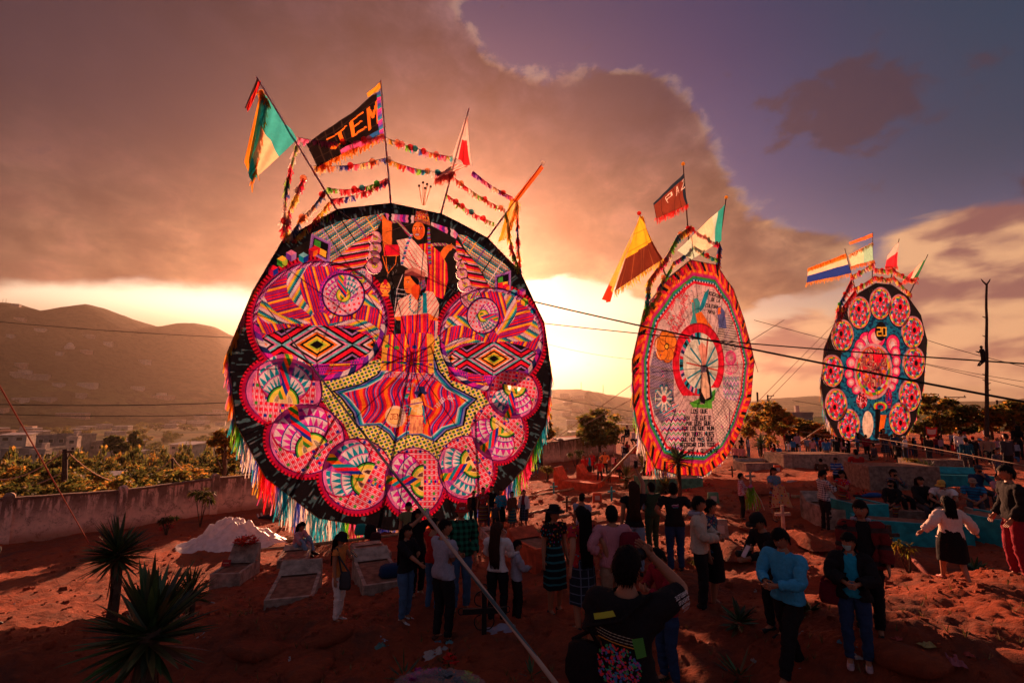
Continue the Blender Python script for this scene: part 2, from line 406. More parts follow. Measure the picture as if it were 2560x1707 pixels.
def soil_mat():
    m, t, b = bsdf_mat('soil'); g = t.node('ShaderNodeNewGeometry').outputs['Position']
    n1 = t.noise(g, .45, 5, .6); n2 = t.noise(t.v('MULTIPLY', g, (1, 1.8, 1)), 6, 8, .72, .5); n3 = t.noise(g, 60, 4, .7); n4 = t.noise(g, 1.7, 4, .6)
    c = t.mix(t.ss(n1, .35, .68), (.46, .092, .038), (.27, .066, .034))
    c = t.mix(t.m('MULTIPLY', t.ss(n4, .5, .68), .6), c, (.15, .068, .050))
    c = t.mix(t.m('MULTIPLY', t.ss(n2, .48, .75), .55), c, (.62, .13, .055))
    c = t.mix(t.m('MULTIPLY', t.ss(n2, .5, .25), .5), c, (.10, .038, .025))
    c = t.mix(t.m('MULTIPLY', t.ss(n3, .60, .74), .35), c, (.42, .26, .18))
    t.link(c, b.inputs['Base Color']); b.inputs['Roughness'].default_value = .95; b.inputs['Specular IOR Level'].default_value = .15
    h = t.m('ADD', t.m('MULTIPLY', n2, 1.0), t.m('MULTIPLY', n3, .22))
    bp = t.node('ShaderNodeBump'); bp.inputs['Strength'].default_value = 1.; bp.inputs['Distance'].default_value = .16
    t.link(h, bp.inputs['Height']); t.link(bp.outputs[0], b.inputs['Normal']); return m
def valley_mat():
    m, t, b = bsdf_mat('valley_land'); g = t.node('ShaderNodeNewGeometry').outputs['Position']
    n1 = t.noise(g, .012, 7, .62); n2 = t.noise(g, .09, 6, .65)
    vo = t.node('ShaderNodeTexVoronoi'); vo.inputs['Scale'].default_value = .011; t.link(t.v('MULTIPLY', g, (.55, 1.5, .2)), vo.inputs['Vector'])
    fld_ = t.ramp(vo.outputs['Color'], [(0, (.045, .055, .018)), (.35, (.12, .115, .035)), (.6, (.14, .085, .045)), (.8, (.07, .095, .025)), (1, (.17, .12, .06))])
    c = t.mix(t.ss(n1, .46, .56), fld_, (.032, .036, .014))
    c = t.mix(t.m('MULTIPLY', t.ss(n2, .5, .7), .6), c, (.018, .022, .010))
    sp = t.node('ShaderNodeSeparateXYZ'); t.link(g, sp.inputs[0])
    c = t.mix(t.ss(sp.outputs[2], 5., 70.), c, t.mix(t.ss(n2, .4, .65), (.05, .045, .022), (.022, .024, .012)))
    t.link(c, b.inputs['Base Color']); b.inputs['Roughness'].default_value = 1; b.inputs['Specular IOR Level'].default_value = .05
    bp = t.node('ShaderNodeBump'); bp.inputs['Strength'].default_value = 1; bp.inputs['Distance'].default_value = 6.
    t.link(n2, bp.inputs['Height']); t.link(bp.outputs[0], b.inputs['Normal']); return m
SOIL = soil_mat()
polar('ground', -1.05, 1.05, 420, np.geomspace(1.6, 90, 430), SOIL)
polar('rear_ground', 1.05, 2*math.pi-1.05, 60, np.geomspace(1.6, 90, 50), SOIL)
bm_ = MB(); n_ = 24; vs = [(1.6*math.sin(a*2*math.pi/n_), 1.6*math.cos(a*2*math.pi/n_), float(T(1.6*math.sin(a*2*math.pi/n_), 1.6*math.cos(a*2*math.pi/n_)))) for a in range(n_)]
bm_.add([(0, 0, Ts(0, 0))]+vs, [(0, 1+(i+1) % n_, 1+i) for i in range(n_)], (.2, .1, .05)); o = bm_.build('near_ground', SOIL); o['kind'] = 'structure'
VAL = valley_mat()
polar('valley', -1.15, 1.15, 420, np.geomspace(90, 4300, 230), VAL)
polar('far_plain', 1.15, 2*math.pi-1.15, 40, np.geomspace(90, 4300, 40), VAL)
# haze
hm = bpy.data.materials.new('haze_air'); hm.use_nodes = True; hn = NT(hm.node_tree); hn.n.remove(hn.n['Principled BSDF'])
pv = hn.node('ShaderNodeVolumePrincipled'); pv.inputs['Color'].default_value = (1, .78, .64, 1); pv.inputs['Density'].default_value = HAZE = .00009; pv.inputs['Anisotropy'].default_value = .76
hn.link(pv.outputs[0], hn.n['Material Output'].inputs['Volume'])
hb = MB(); hb.box((0, 0, 185), (9000, 9000, 440), col=(1, 1, 1)); ho = hb.build('haze', hm); ho['kind'] = 'stuff'
# ------------------------------------------------------------------ boundary wall
def wall_mat(name='old_plaster', a=(.82, .60, .48), d=(.10, .065, .05)):
    m, t, b = bsdf_mat(name); tcn = t.node('ShaderNodeTexCoord').outputs['Object']; g = t.node('ShaderNodeNewGeometry').outputs['Position']
    sp = t.node('ShaderNodeSeparateXYZ'); t.link(tcn, sp.inputs[0]); z = sp.outputs[2]
    st = t.noise(t.v('MULTIPLY', g, (1, 1, .16)), 5, 5, .65); bl = t.noise(g, 3.2, 8, .7, .6); fi = t.noise(g, 22, 5, .7)
    c = t.mix(t.ss(bl, .3, .7), a, tuple(x*.72 for x in a))
    stain = t.m('MULTIPLY', t.ss(st, .40, .52), t.ss(z, .5, 1.7)); spots = t.m('MULTIPLY', t.ss(bl, .5, .62), t.ss(fi, .42, .6))
    c = t.mix(t.m('MULTIPLY', stain, .85), c, d); c = t.mix(t.m('MULTIPLY', spots, .8), c, d)
    c = t.mix(t.m('MULTIPLY', t.ss(z, .55, .05), .75), c, (.30, .115, .065))
    t.link(c, b.inputs['Base Color']); b.inputs['Roughness'].default_value = .95; b.inputs['Specular IOR Level'].default_value = .1
    bp = t.node('ShaderNodeBump'); bp.inputs['Strength'].default_value = .5; bp.inputs['Distance'].default_value = .03
    t.link(bl, bp.inputs['Height']); t.link(bp.outputs[0], b.inputs['Normal']); return m
WM = wall_mat(); WCOP = mat('wall_coping', (.16, .10, .08), .9, .4, 6, bump=.5)
wall = empty('boundary_wall', (-21.1, 21, 0)); tag(wall, 'long stained plaster wall with pillars running behind the kites', 'wall')
P0 = Vector((-21.1, 21, 0)); DW = Vector((22.8, 20, 0)).normalized(); aw = math.atan2(DW.y, DW.x)
seg = 3.75; k0, k1 = -3, 11
for k in range(k0, k1+1):
    p = P0+DW*seg*k; z = Ts(p.x, p.y)
    mb = MB(); mb.box((0, 0, .9), (.36, .36, 2.3), col=(.5,)*3); mb.lathe([(.27, 2.05), (.26, 2.14), (.18, 2.22), (.02, 2.27)], n=4, M=Matrix.Rotation(math.pi/4, 3, 'Z'))
    q = mb.build('pillar', WM, wall); q.location = Vector((p.x, p.y, z-.2))-Vector((P0.x, P0.y, 0)); q.rotation_euler = (0, 0, aw)
    if k == k1: break
    p2 = P0+DW*seg*(k+1); z2 = Ts(p2.x, p2.y)
    for nm, h0, h1, th, mt_ in (('wall_panel', -.3, 1.76, .16, WM), ('coping', 1.76, 1.86, .27, WCOP)):
        mb = MB(); A = Vector((.17, 0, 0)); L = seg-.17; vs = []
        for s_ in range(9):
            u = .17+(L-.17)*s_/8; zz = (z2-z)*u/seg
            for dy_, hh in ((-th/2, h0), (th/2, h0), (th/2, h1), (-th/2, h1)): vs.append((u, dy_, zz+hh+(0 if nm != 'coping' else .008*math.sin(s_*2.1+k))))
        fs = [(s_*4+j, s_*4+(j+1) % 4, s_*4+4+(j+1) % 4, s_*4+4+j) for s_ in range(8) for j in range(4)]+[(3, 2, 1, 0), (32, 33, 34, 35)]
        q = mb.add(vs, fs).build(nm, mt_, wall); q.location = Vector((p.x, p.y, z))-Vector((P0.x, P0.y, 0)); q.rotation_euler = (0, 0, aw)

# loose clods and stones trodden over the ground
g = MB(); rr = random.Random(77)
for k in range(5200):
    A = rr.uniform(-.95, .95); rd = 2.2*(26/2.2)**rr.random(); x, y = math.sin(A)*rd, math.cos(A)*rd; s_ = rr.uniform(.012, .04)*(1 if rr.random() < .93 else 2.2)*(.6+rd*.06); g.v.append((x, y, s_))
xs = np.array([p[0] for p in g.v]); ys = np.array([p[1] for p in g.v]); zs = T(xs, ys); q = [(x, y, z, p[2]) for x, y, z, p in zip(xs, ys, zs, g.v)]; g.v = []
for x, y, z, s_ in q:
    a = rr.uniform(0, 6.3); c = [(x+s_*k*math.cos(a+i*1.571)*rr.uniform(.7, 1.2), y+s_*k*math.sin(a+i*1.571)*rr.uniform(.7, 1.2), z+h) for k, h in ((1., -.01), (.7, s_*.7)) for i in range(4)]
    g.add(c, [(4, 5, 6, 7), (0, 1, 5, 4), (1, 2, 6, 5), (2, 3, 7, 6), (3, 0, 4, 7)])
o = g.build('loose_stones', SOIL); o['kind'] = 'stuff'

g = MB()
for k in range(1500):
    A = rr.uniform(-.9, .9); rd = 2.6*(20/2.6)**rr.random(); x, y = math.sin(A)*rd, math.cos(A)*rd
    if vnoise(np.array([x*.5]), np.array([y*.5]), 44)[0] < .45: continue
    z = float(T(np.array([x]), np.array([y]))[0])
    for b in range(5):
        a = rr.uniform(0, 6.3); L = rr.uniform(.04, .11); dx_, dy_ = math.cos(a), math.sin(a); w_ = .004+rd*.0004; g.add([(x-dy_*w_, y+dx_*w_, z), (x+dy_*w_, y-dx_*w_, z), (x+dx_*L*.7, y+dy_*L*.7, z+L)], [(0, 1, 2)], rr.choice([(.22, .13, .05), (.12, .11, .03), (.30, .18, .08)]))
o = g.build('dry_grass', mat_attr('dry_grass_blades', .8, .3)); o['kind'] = 'stuff'
# ================================================================== PAPER ART, rasterised from shapes and patterns
RED = (.78, .012, .05); CRI = (.42, .006, .08); ORG = (.95, .20, .02); YEL = (.95, .55, .05); BLU = (.01, .04, .44); PUR = (.16, .03, .46); MAG = (.66, .02, .46)
TEA = (.005, .30, .50); CYA = (.18, .60, .82); WHT = (.72, .66, .84); GRN = (.05, .38, .05); LIM = (.42, .66, .06); BLK = (.006, .005, .008); PNK = (.70, .22, .52); LIL = (.36, .20, .66); SKN = (.92, .22, .04); CRM = (.92, .74, .42); NVY = (.015, .03, .16)
FONT = {'A': [(0, 0, 2, 6), (2, 6, 4, 0), (1, 2.2, 3, 2.2)], 'B': [(0, 0, 0, 6), (0, 6, 3, 6), (3, 6, 3.4, 3.2), (0, 3, 3.4, 3), (3.6, 3, 3.6, 0), (0, 0, 3.6, 0)], 'C': [(4, 6, 0, 6), (0, 6, 0, 0), (0, 0, 4, 0)],
 'D': [(0, 0, 0, 6), (0, 6, 3, 6), (3, 6, 4, 4), (4, 4, 4, 2), (4, 2, 3, 0), (3, 0, 0, 0)], 'E': [(4, 6, 0, 6), (0, 6, 0, 0), (0, 0, 4, 0), (0, 3, 3, 3)], 'F': [(4, 6, 0, 6), (0, 6, 0, 0), (0, 3, 3, 3)],
 'G': [(4, 6, 0, 6), (0, 6, 0, 0), (0, 0, 4, 0), (4, 0, 4, 3), (4, 3, 2, 3)], 'H': [(0, 0, 0, 6), (4, 0, 4, 6), (0, 3, 4, 3)], 'I': [(2, 0, 2, 6), (1, 6, 3, 6), (1, 0, 3, 0)], 'J': [(3, 6, 3, 0), (3, 0, 0, 0), (0, 0, 0, 1.6), (1, 6, 4, 6)],
 'L': [(0, 6, 0, 0), (0, 0, 4, 0)], 'M': [(0, 0, 0, 6), (0, 6, 2, 3), (2, 3, 4, 6), (4, 6, 4, 0)], 'N': [(0, 0, 0, 6), (0, 6, 4, 0), (4, 0, 4, 6)], 'O': [(0, 0, 0, 6), (0, 6, 4, 6), (4, 6, 4, 0), (4, 0, 0, 0)],
 'P': [(0, 0, 0, 6), (0, 6, 4, 6), (4, 6, 4, 3), (4, 3, 0, 3)], 'Q': [(0, 0, 0, 6), (0, 6, 4, 6), (4, 6, 4, 0), (4, 0, 0, 0), (2.4, 1.6, 4.4, -.6)], 'R': [(0, 0, 0, 6), (0, 6, 4, 6), (4, 6, 4, 3), (4, 3, 0, 3), (1.6, 3, 4, 0)],
 'S': [(4, 6, 0, 6), (0, 6, 0, 3), (0, 3, 4, 3), (4, 3, 4, 0), (4, 0, 0, 0)], 'T': [(2, 0, 2, 6), (0, 6, 4, 6)], 'U': [(0, 6, 0, 0), (0, 0, 4, 0), (4, 0, 4, 6)], 'V': [(0, 6, 2, 0), (2, 0, 4, 6)], 'Y': [(0, 6, 2, 3), (2, 3, 4, 6), (2, 3, 2, 0)],
 'Z': [(0, 6, 4, 6), (4, 6, 0, 0), (0, 0, 4, 0)], '2': [(0, 6, 4, 6), (4, 6, 4, 3), (4, 3, 0, 3), (0, 3, 0, 0), (0, 0, 4, 0)], '0': [(0, 0, 0, 6), (0, 6, 4, 6), (4, 6, 4, 0), (4, 0, 0, 0)], ' ': []}
class Art:
    """a paper sheet: texel (i,j) of an N x N picture lies at X,Y of the drawing coordinates"""
    def __init__(s, X, Y, bg=BLK):
        s.X = X; s.Y = Y; s.N = X.shape; s.img = np.zeros(X.shape+(4,), np.float32); s.img[..., :3] = bg; s.img[..., 3] = 1
        s.xa = (X.min(0), X.max(0)); s.ya = (Y.min(1), Y.max(1))
    def win(s, x0, y0, x1, y1):
        cx = np.nonzero((s.xa[1] >= x0) & (s.xa[0] <= x1))[0]; cy = np.nonzero((s.ya[1] >= y0) & (s.ya[0] <= y1))[0]
        if len(cx) == 0 or len(cy) == 0: return None
        return slice(cy[0], cy[-1]+1), slice(cx[0], cx[-1]+1)
    def put(s, sl, msk, col, alpha=1.):
        if not msk.any(): return
        v = s.img[sl]
        if callable(col): c = col(s.X[sl][msk], s.Y[sl][msk])
        elif col is None: v[..., 3][msk] = 0; return
        else: c = np.array(col, np.float32)
        v[..., :3][msk] = v[..., :3][msk]*(1-alpha)+np.asarray(c, np.float32)[..., :3]*alpha
    def pmask(s, pts):
        p = np.array(pts, float); sl = s.win(p[:, 0].min(), p[:, 1].min(), p[:, 0].max(), p[:, 1].max())
        if sl is None: return None, None
        x = s.X[sl]; y = s.Y[sl]; m = np.zeros(x.shape, bool)
        for (x1, y1), (x2, y2) in zip(p, np.roll(p, -1, 0)):
            if y1 == y2: continue
            m ^= ((y1 > y) != (y2 > y)) & (x < (x2-x1)*(y-y1)/(y2-y1)+x1)
        return sl, m
    def poly(s, pts, col, alpha=1.):
        sl, m = s.pmask(pts)
        if sl is not None: s.put(sl, m, col, alpha)
    def ell(s, cx, cy, rx, ry, col, r0=0., rot=0., cond=None, alpha=1.):
        R = max(rx, ry); sl = s.win(cx-R, cy-R, cx+R, cy+R)
        if sl is None: return
        c, n = math.cos(rot), math.sin(rot); x = s.X[sl]-cx; y = s.Y[sl]-cy
        p = (x*c+y*n)/rx; q = (-x*n+y*c)/ry; d = p*p+q*q; m = (d <= 1) & (d >= r0*r0)
        if cond is not None: m &= cond(p, q)
        s.put(sl, m, (lambda X, Y: col(((X-cx)*c+(Y-cy)*n)/rx, (-(X-cx)*n+(Y-cy)*c)/ry)) if callable(col) else col, alpha)
    def line(s, pts, wd, col):
        for (x1, y1), (x2, y2) in zip(pts[:-1], pts[1:]):
            h = wd/2; sl = s.win(min(x1, x2)-h, min(y1, y2)-h, max(x1, x2)+h, max(y1, y2)+h)
            if sl is None: continue
            x = s.X[sl]-x1; y = s.Y[sl]-y1; dx_, dy_ = x2-x1, y2-y1; L = dx_*dx_+dy_*dy_+1e-9
            t = np.clip((x*dx_+y*dy_)/L, 0, 1); s.put(sl, (x-t*dx_)**2+(y-t*dy_)**2 <= h*h, col)
    def text(s, st, x, y, h, ang=0., wd=1.2, col=WHT, sx=.62, gap=1.7, arc=0.):
        """baseline start x,y; h cap height; ang in degrees (y down)"""
        k = h/6; a = ang*D2R
        for ch in st:
            c, n = math.cos(a), math.sin(a)
            for x1, y1, x2, y2 in FONT.get(ch, []):
                q = [(x+(u*k*sx*1.3)*c+(v*k)*n, y+(u*k*sx*1.3)*n-(v*k)*c) for u, v in ((x1, y1), (x2, y2))]
                s.line(q, wd, col)
            st_ = (4+gap)*k*sx*1.3; x += st_*c; y += st_*n; a += arc*D2R
    def image(s, name):
        h, w_ = s.N; im = bpy.data.images.new(name, w_, h, alpha=True, float_buffer=False); im.colorspace_settings.name = 'sRGB'
        px = s.img.copy(); c = px[..., :3]; c = np.clip(c, 0, 1); px[..., :3] = np.where(c <= .0031308, c*12.92, 1.055*c**(1/2.4)-.055)
        im.pixels.foreach_set(px.ravel()); im.update(); im.pack(); return im
def fr(x): return x-np.floor(x)
def pick(k, pal): return np.array(pal, np.float32)[np.mod(k, len(pal)).astype(int)]
def stripes(ang, per, pal, wob=0., wp=30.):
    c, n = math.cos(ang*D2R), math.sin(ang*D2R)
    return lambda x, y: pick(np.floor(fr((x*c+y*n+(wob*np.sin((-x*n+y*c)/wp*6.28) if wob else 0))/per)*len(pal)), pal)
TEXT1 = [RED, RED, BLU, RED, RED, CRI, BLU, CRI, YEL, YEL, ORG, RED, BLU, RED, PUR, CRI]
TEXT2 = [RED, CRI, BLU, CRI, RED, ORG, BLU, RED, PUR, RED]
RAIN = [WHT, WHT, PNK, YEL, YEL, LIM, TEA, TEA, NVY, WHT]
def woven(ang, per=34.): return stripes(ang, per, TEXT1)
def rainbow(ang, per=26.):
    return stripes(ang, per, RAIN, 1.2, 5)
def scales(ang, per=7.):
    c, n = math.cos(ang*D2R), math.sin(ang*D2R)
    def f(x, y):
        u = (x*c+y*n)/per; v = (-x*n+y*c)/per*.7; t = np.abs(fr(u+.5*np.mod(np.floor(v), 2))-.5)*2
        return np.where((t < fr(v))[..., None], np.array(MAG), np.array(PUR))
    return f
def paper_mat(name, img, trans=.36):
    m, t, b = bsdf_mat(name); uv = t.node('ShaderNodeUVMap').outputs[0]
    im = t.node('ShaderNodeTexImage', image=img, interpolation='Linear', extension='EXTEND'); t.link(uv, im.inputs[0])
    g = t.node('ShaderNodeTexCoord').outputs['Object']; n = t.noise(g, 2.2, 6, .6); cr = t.noise(g, 9, 3, .7, 1.5)
    c = t.mix(1., im.outputs[0], t.ramp(n, [(.3, (.55,)*3), (.62, (1.05,)*3)]), 'MULTIPLY')  # noise puts an uneven glow into the paper colour
    su = t.v('MULTIPLY', uv, (26, 19, 1)); wn = t.node('ShaderNodeTexWhiteNoise', noise_dimensions='2D'); t.link(t.v('FLOOR', su), wn.inputs['Vector']); sq = t.node('ShaderNodeSeparateXYZ'); t.link(t.v('FRACTION', su), sq.inputs[0])
    seam = t.m('MAXIMUM', t.m('LESS_THAN', sq.outputs[0], .035), t.m('LESS_THAN', sq.outputs[1], .03)); tone = t.m('SUBTRACT', t.m('MULTIPLY_ADD', wn.outputs[0], .22, .84), t.m('MULTIPLY', seam, .22))
    vs_ = t.node('ShaderNodeVectorMath', operation='SCALE'); t.link(c, vs_.inputs[0]); t.link(tone, vs_.inputs[3]); c = vs_.outputs[0]
    t.link(c, b.inputs['Base Color']); b.inputs['Roughness'].default_value = .55; b.inputs['Specular IOR Level'].default_value = .25
    bp = t.node('ShaderNodeBump'); bp.inputs['Strength'].default_value = .35; bp.inputs['Distance'].default_value = .03; t.link(cr, bp.inputs['Height']); t.link(bp.outputs[0], b.inputs['Normal'])
    tr = t.node('ShaderNodeBsdfTranslucent'); t.link(c, tr.inputs[0])
    mx = t.node('ShaderNodeMixShader'); mx.inputs[0].default_value = trans; t.link(b.outputs[0], mx.inputs[1]); t.link(tr.outputs[0], mx.inputs[2])
    tp = t.node('ShaderNodeBsdfTransparent'); m2 = t.node('ShaderNodeMixShader'); t.link(t.m('GREATER_THAN', im.outputs[1], .5), m2.inputs[0]); t.link(tp.outputs[0], m2.inputs[1]); t.link(mx.outputs[0], m2.inputs[2])
    t.link(m2.outputs[0], t.n['Material Output'].inputs[0]); return m
class Plane:
    def __init__(s, cpx, Y, yaw, pit, R, N):
        s.c = np.array(at(cpx[0], cpx[1], Y)); s.cpx = cpx; y, p = yaw*D2R, pit*D2R
        s.n = np.array([math.sin(y)*math.cos(p), -math.cos(y)*math.cos(p), math.sin(p)])
        s.e1 = np.array([math.cos(y), math.sin(y), 0]); s.e2 = np.cross(s.n, s.e1)
        if s.e2[2] < 0: s.e2 = -s.e2
        s.R = R; s.N = N; s.yaw = y
        u = (np.arange(N)+.5)/N*2*R-R; U, V = np.meshgrid(u, u)
        P = s.c+U[..., None]*s.e1+V[..., None]*s.e2; s.X, s.Y = s.toPx(P)
    def toPx(s, P):
        d = P-np.array([0, 0, CZ]); yc = d[..., 1]*math.cos(PIT)+d[..., 2]*math.sin(PIT); zc = -d[..., 1]*math.sin(PIT)+d[..., 2]*math.cos(PIT)
        return 1280+F*d[..., 0]/yc, 853.5-F*zc/yc
    def uv(s, px, py):
        r = ray(px, py); c = s.c-np.array([0, 0, CZ]); t = c@s.n/(r@s.n); d = r*t-c; return d@s.e1, d@s.e2
    def W(s, u, v, off=0.): return Vector(s.c+u*s.e1+v*s.e2+off*s.n)
    def P(s, px, py, off=0.): return s.W(*s.uv(px, py), off)
def sheet(name, pl, polyuv, mt, parent, off, sag=0.):
    """flat paper piece in the kite plane, meshed so that it can belly a little between the spars"""
    bm = bmesh.new(); vs = [bm.verts.new((u, v, 0)) for u, v in polyuv]; f = bm.faces.new(vs)
    if sag: bmesh.ops.triangulate(bm, faces=bm.faces); bmesh.ops.subdivide_edges(bm, edges=bm.edges, cuts=6, use_grid_fill=True)
    me = bpy.data.meshes.new(name); bm.to_mesh(me); bm.free()
    uvl = me.uv_layers.new(name='UVMap'); co = np.array([v.co[:] for v in me.vertices]); li = np.array([l.vertex_index for l in me.loops])
    uvl.data.foreach_set('uv', ((co[li, :2]+pl.R)/(2*pl.R)).astype(np.float32).ravel())
    for v in me.vertices:
        u, q = v.co.x, v.co.y; z = off+(sag*noise.noise(Vector((u*.35, q*.35, 3))) if sag else 0); v.co = Vector(u*pl.e1+q*pl.e2+z*pl.n)
    me.materials.append(mt); o = bpy.data.objects.new(name, me); C.objects.link(o); o.parent = parent; o.location = (0, 0, 0)
    if sag: me.polygons.foreach_set('use_smooth', [True]*len(me.polygons))
    return o
def ellpts(cx, cy, rx, ry, n=28, rot=0.):
    c, s_ = math.cos(rot), math.sin(rot); return [(cx+rx*math.cos(t)*c-ry*math.sin(t)*s_, cy+rx*math.cos(t)*s_+ry*math.sin(t)*c) for t in np.linspace(0, 2*math.pi, n, endpoint=False)]
# ------------------------------------------------------------------ kite 1: art
K1 = Plane((1036, 901), 20., 27, 2, 7.05, 1150)
O1 = [(979, 508), (844, 523), (708, 600), (633, 727), (568, 884), (590, 1060), (666, 1194), (797, 1294), (980, 1325), (1120, 1305), (1243, 1242), (1313, 1169), (1364, 1060), (1379, 932), (1360, 805), (1301, 679), (1220, 595), (1104, 535)]
a = Art(K1.X, K1.Y)
def border_fn(x, y):
    r = np.hypot(x-1000, y-905); th = np.arctan2(y-905, x-1000)
    n = vnoise(th*95, r*.045, 3); k = vnoise(th*30, r*.12, 5)
    base = np.where((n > .66)[..., None] & (k > .35)[..., None], np.array((.035, .085, .12)), np.array(BLK)); return np.where(((n > .83) & (k > .6))[..., None], np.array((.12, .12, .16)), base)
a.poly(O1, border_fn)
inner = [((x-985)*.92+985, (y-905)*.92+905) for x, y in O1]; a.poly(inner[0:4]+inner[15:], (.016, .012, .012))
PET = [(710, 977, 97, 83, 95), (767, 1097, 95, 88, 62), (893, 1185, 89, 91, 28), (1035, 1203, 74, 86, 0), (1163, 1168, 70, 80, -28), (1245, 1078, 66, 74, -52), (1282, 985, 64, 62, -80)]
HEADS = [(800, 803, 169, 150), (1227, 848, 130, 130)]
def teeth(cx, cy, rx, ry, k=64, w_=1.16):
    a.ell(cx, cy, rx*w_, ry*w_, lambda p, q: np.where((fr(np.arctan2(q, p)/6.2832*k) < .5+.9*(1.0-np.hypot(p, q)))[..., None], np.array(RED)*.8, np.array((.10, .0, .01))))
    a.ell(cx, cy, rx*(w_-.07), ry*(w_-.07), np.array(CRI)*.9)
for cx, cy, rx, ry, an in PET: teeth(cx, cy, rx, ry)
teeth(800, 803, 169, 150, 110, 1.10); teeth(1227, 848, 130, 130, 100, 1.10)
a.poly([(800, 935), (960, 895), (950, 840), (1100, 838), (1125, 950), (1200, 975), (1225, 1010), (1175, 1080), (1120, 1150), (1035, 1170), (960, 1150), (880, 1110), (860, 1060), (820, 1020), (790, 980)],
 lambda x, y: np.where((np.hypot(fr((x+y*.5)/15)-.5, (fr((y-x*.35)/13)-.5)) < .27)[..., None], np.array((.03, .20, .02)), np.where(((np.abs(fr((x+y*.5)/15+.5)-.5)+np.abs(fr((y-x*.35)/13+.5)-.5)) < .26)[..., None], np.array(BLU), np.array((.80, .74, .22)))))
# star panel
STAR = [(837, 978), (905, 961), (945, 938), (961, 915), (1075, 870), (1095, 930), (1128, 967), (1187, 998), (1162, 1020), (1154, 1062), (1114, 1074), (1085, 1102), (1044, 1085), (1016, 1085), (988, 1104), (972, 1082), (944, 1062), (895, 1064), (885, 1031), (857, 995)]
def shrink(P, k, c=None):
    c = c or (sum(p[0] for p in P)/len(P), sum(p[1] for p in P)/len(P)); return [(c[0]+(x-c[0])*k, c[1]+(y-c[1])*k) for x, y in P]
for k, c_ in ((1.04, BLK), (1.01, (.18, .20, .62)), (.975, BLU), (.95, TEA), (.915, CYA), (.895, WHT)): a.poly(shrink(STAR, k), c_)
wav = stripes(0, 62, [RED, CRI, BLU, RED, LIL, RED, CRI, BLU, CRI, RED, RED, ORG, ORG, ORG, RED, CRI, LIL, BLU, RED, CRI], 9, 95)
a.poly(shrink(STAR, .875), lambda x, y: wav(x+.25*y, y))
# heads: sectors of textiles
def head(cx, cy, rx, ry, ex, ey, mir=1):
    base = woven(-25*mir)
    a.ell(cx, cy, rx, ry, lambda p, q: stripes(45, .09, [PUR, WHT, MAG, BLK, PNK], .01, .03)(p, q))
    a.ell(cx, cy, rx*.93, ry*.91, lambda p, q: base(p*rx, q*ry))
    hx, hy = cx+(-6)*mir, cy+8
    for i, (t0, t1, fn_) in enumerate([(-172, -150, rainbow(-60)), (-150, -118, woven(75)), (-118, -100, rainbow(30)), (-100, -72, woven(-15)), (-72, -58, scales(10)), (-58, -30, woven(40)), (-30, -14, rainbow(-50)), (-14, 8, woven(10)), (8, 20, rainbow(70)),
                                  (20, 40, woven(75)), (40, 58, scales(0)), (58, 84, woven(88)), (84, 104, scales(0, 6)), (104, 128, woven(92)), (128, 146, scales(20)), (146, 172, woven(35))]):
        def cond(p, q, t0=t0, t1=t1):
            th = np.degrees(np.arctan2(q-.05, (p+.04*mir)*mir))+16*np.sin(np.hypot(p, q)*3.2)
            return (th > t0) & (th < t1) & (np.hypot(p, q) > .16)
        a.ell(cx, cy, rx*.93, ry*.91, (lambda p, q, f=fn_: f(p*rx, q*ry)), cond=cond)
        th = t1*D2R; pts = [(cx+mir*rx*.93*r*math.cos(th-16*D2R*math.sin(r*3.2)), cy+ry*.91*(r*math.sin(th-16*D2R*math.sin(r*3.2))+.05)) for r in np.linspace(.2, .97, 9)]
        a.line(pts, 1.6, BLK)
        a.line(pts, 1.0, (lambda X, Y: pick(np.floor((X+Y)/3.), [BLK, WHT])))
    pal = [BLK, BLK, LIM, YEL, BLK, ORG, WHT, BLK, PNK, CYA, BLK, RED, RED, BLK, LIL, BLK]
    Dm = .52*rx
    a.ell(ex, ey, rx*.86, ry*.32, lambda p, q: pick(np.floor((np.where(np.abs(p*rx*.86) < Dm, np.abs(p*rx*.86), 2*Dm-np.abs(p*rx*.86))*.62+np.abs(q*ry*.32)+1.2*np.abs(fr(np.abs(q*ry)/2.6)-.5))*.20*(154/rx)), pal))
    a.ell(ex, ey, rx*.86, ry*.30, BLK, r0=.975)
    a.ell(cx, cy, rx*1.0, ry*1.0, lambda p, q: pick(np.floor(fr((np.arctan2(q, p)*12-np.hypot(p, q)*14)/6.28)*4), [WHT, PUR, MAG, NVY]), r0=.90, cond=lambda p, q: q > .05)
head(800, 803, 169, 150, 792, 862); head(1227, 848, 130, 130, 1234, 897, -1)
def donut(cx, cy, r, an=70., ry=None, big=True):
    ry = ry or r; A = an*D2R
    a.ell(cx, cy, r*1.05, ry*1.05, BLK); a.ell(cx, cy, r, ry, PUR); a.ell(cx, cy, r*.95, ry*.95, (.80, .45, .60))
    if big:
        fans(cx, cy, r, ry, A)
    a.ell(cx, cy, r*.96, ry*.96, lambda p, q: np.where(((fr(p*4) < .42) & (fr(q*4) < .42))[..., None], np.array(RED), np.where((fr(q*14) < .5)[..., None], np.array(WHT), np.array(PNK))), rot=A, cond=lambda p, q: (p+.30)**2+q*q > .60)
    a.ell(cx, cy, r*.36, ry*.36, BLK, rot=A); a.ell(cx, cy, r*.33, ry*.33, LIM); a.ell(cx, cy, r*.26, ry*.26, YEL); a.ell(cx, cy, r*.18, ry*.18, BLK if not big else WHT)
    rope(cx, cy, r, ry, A)
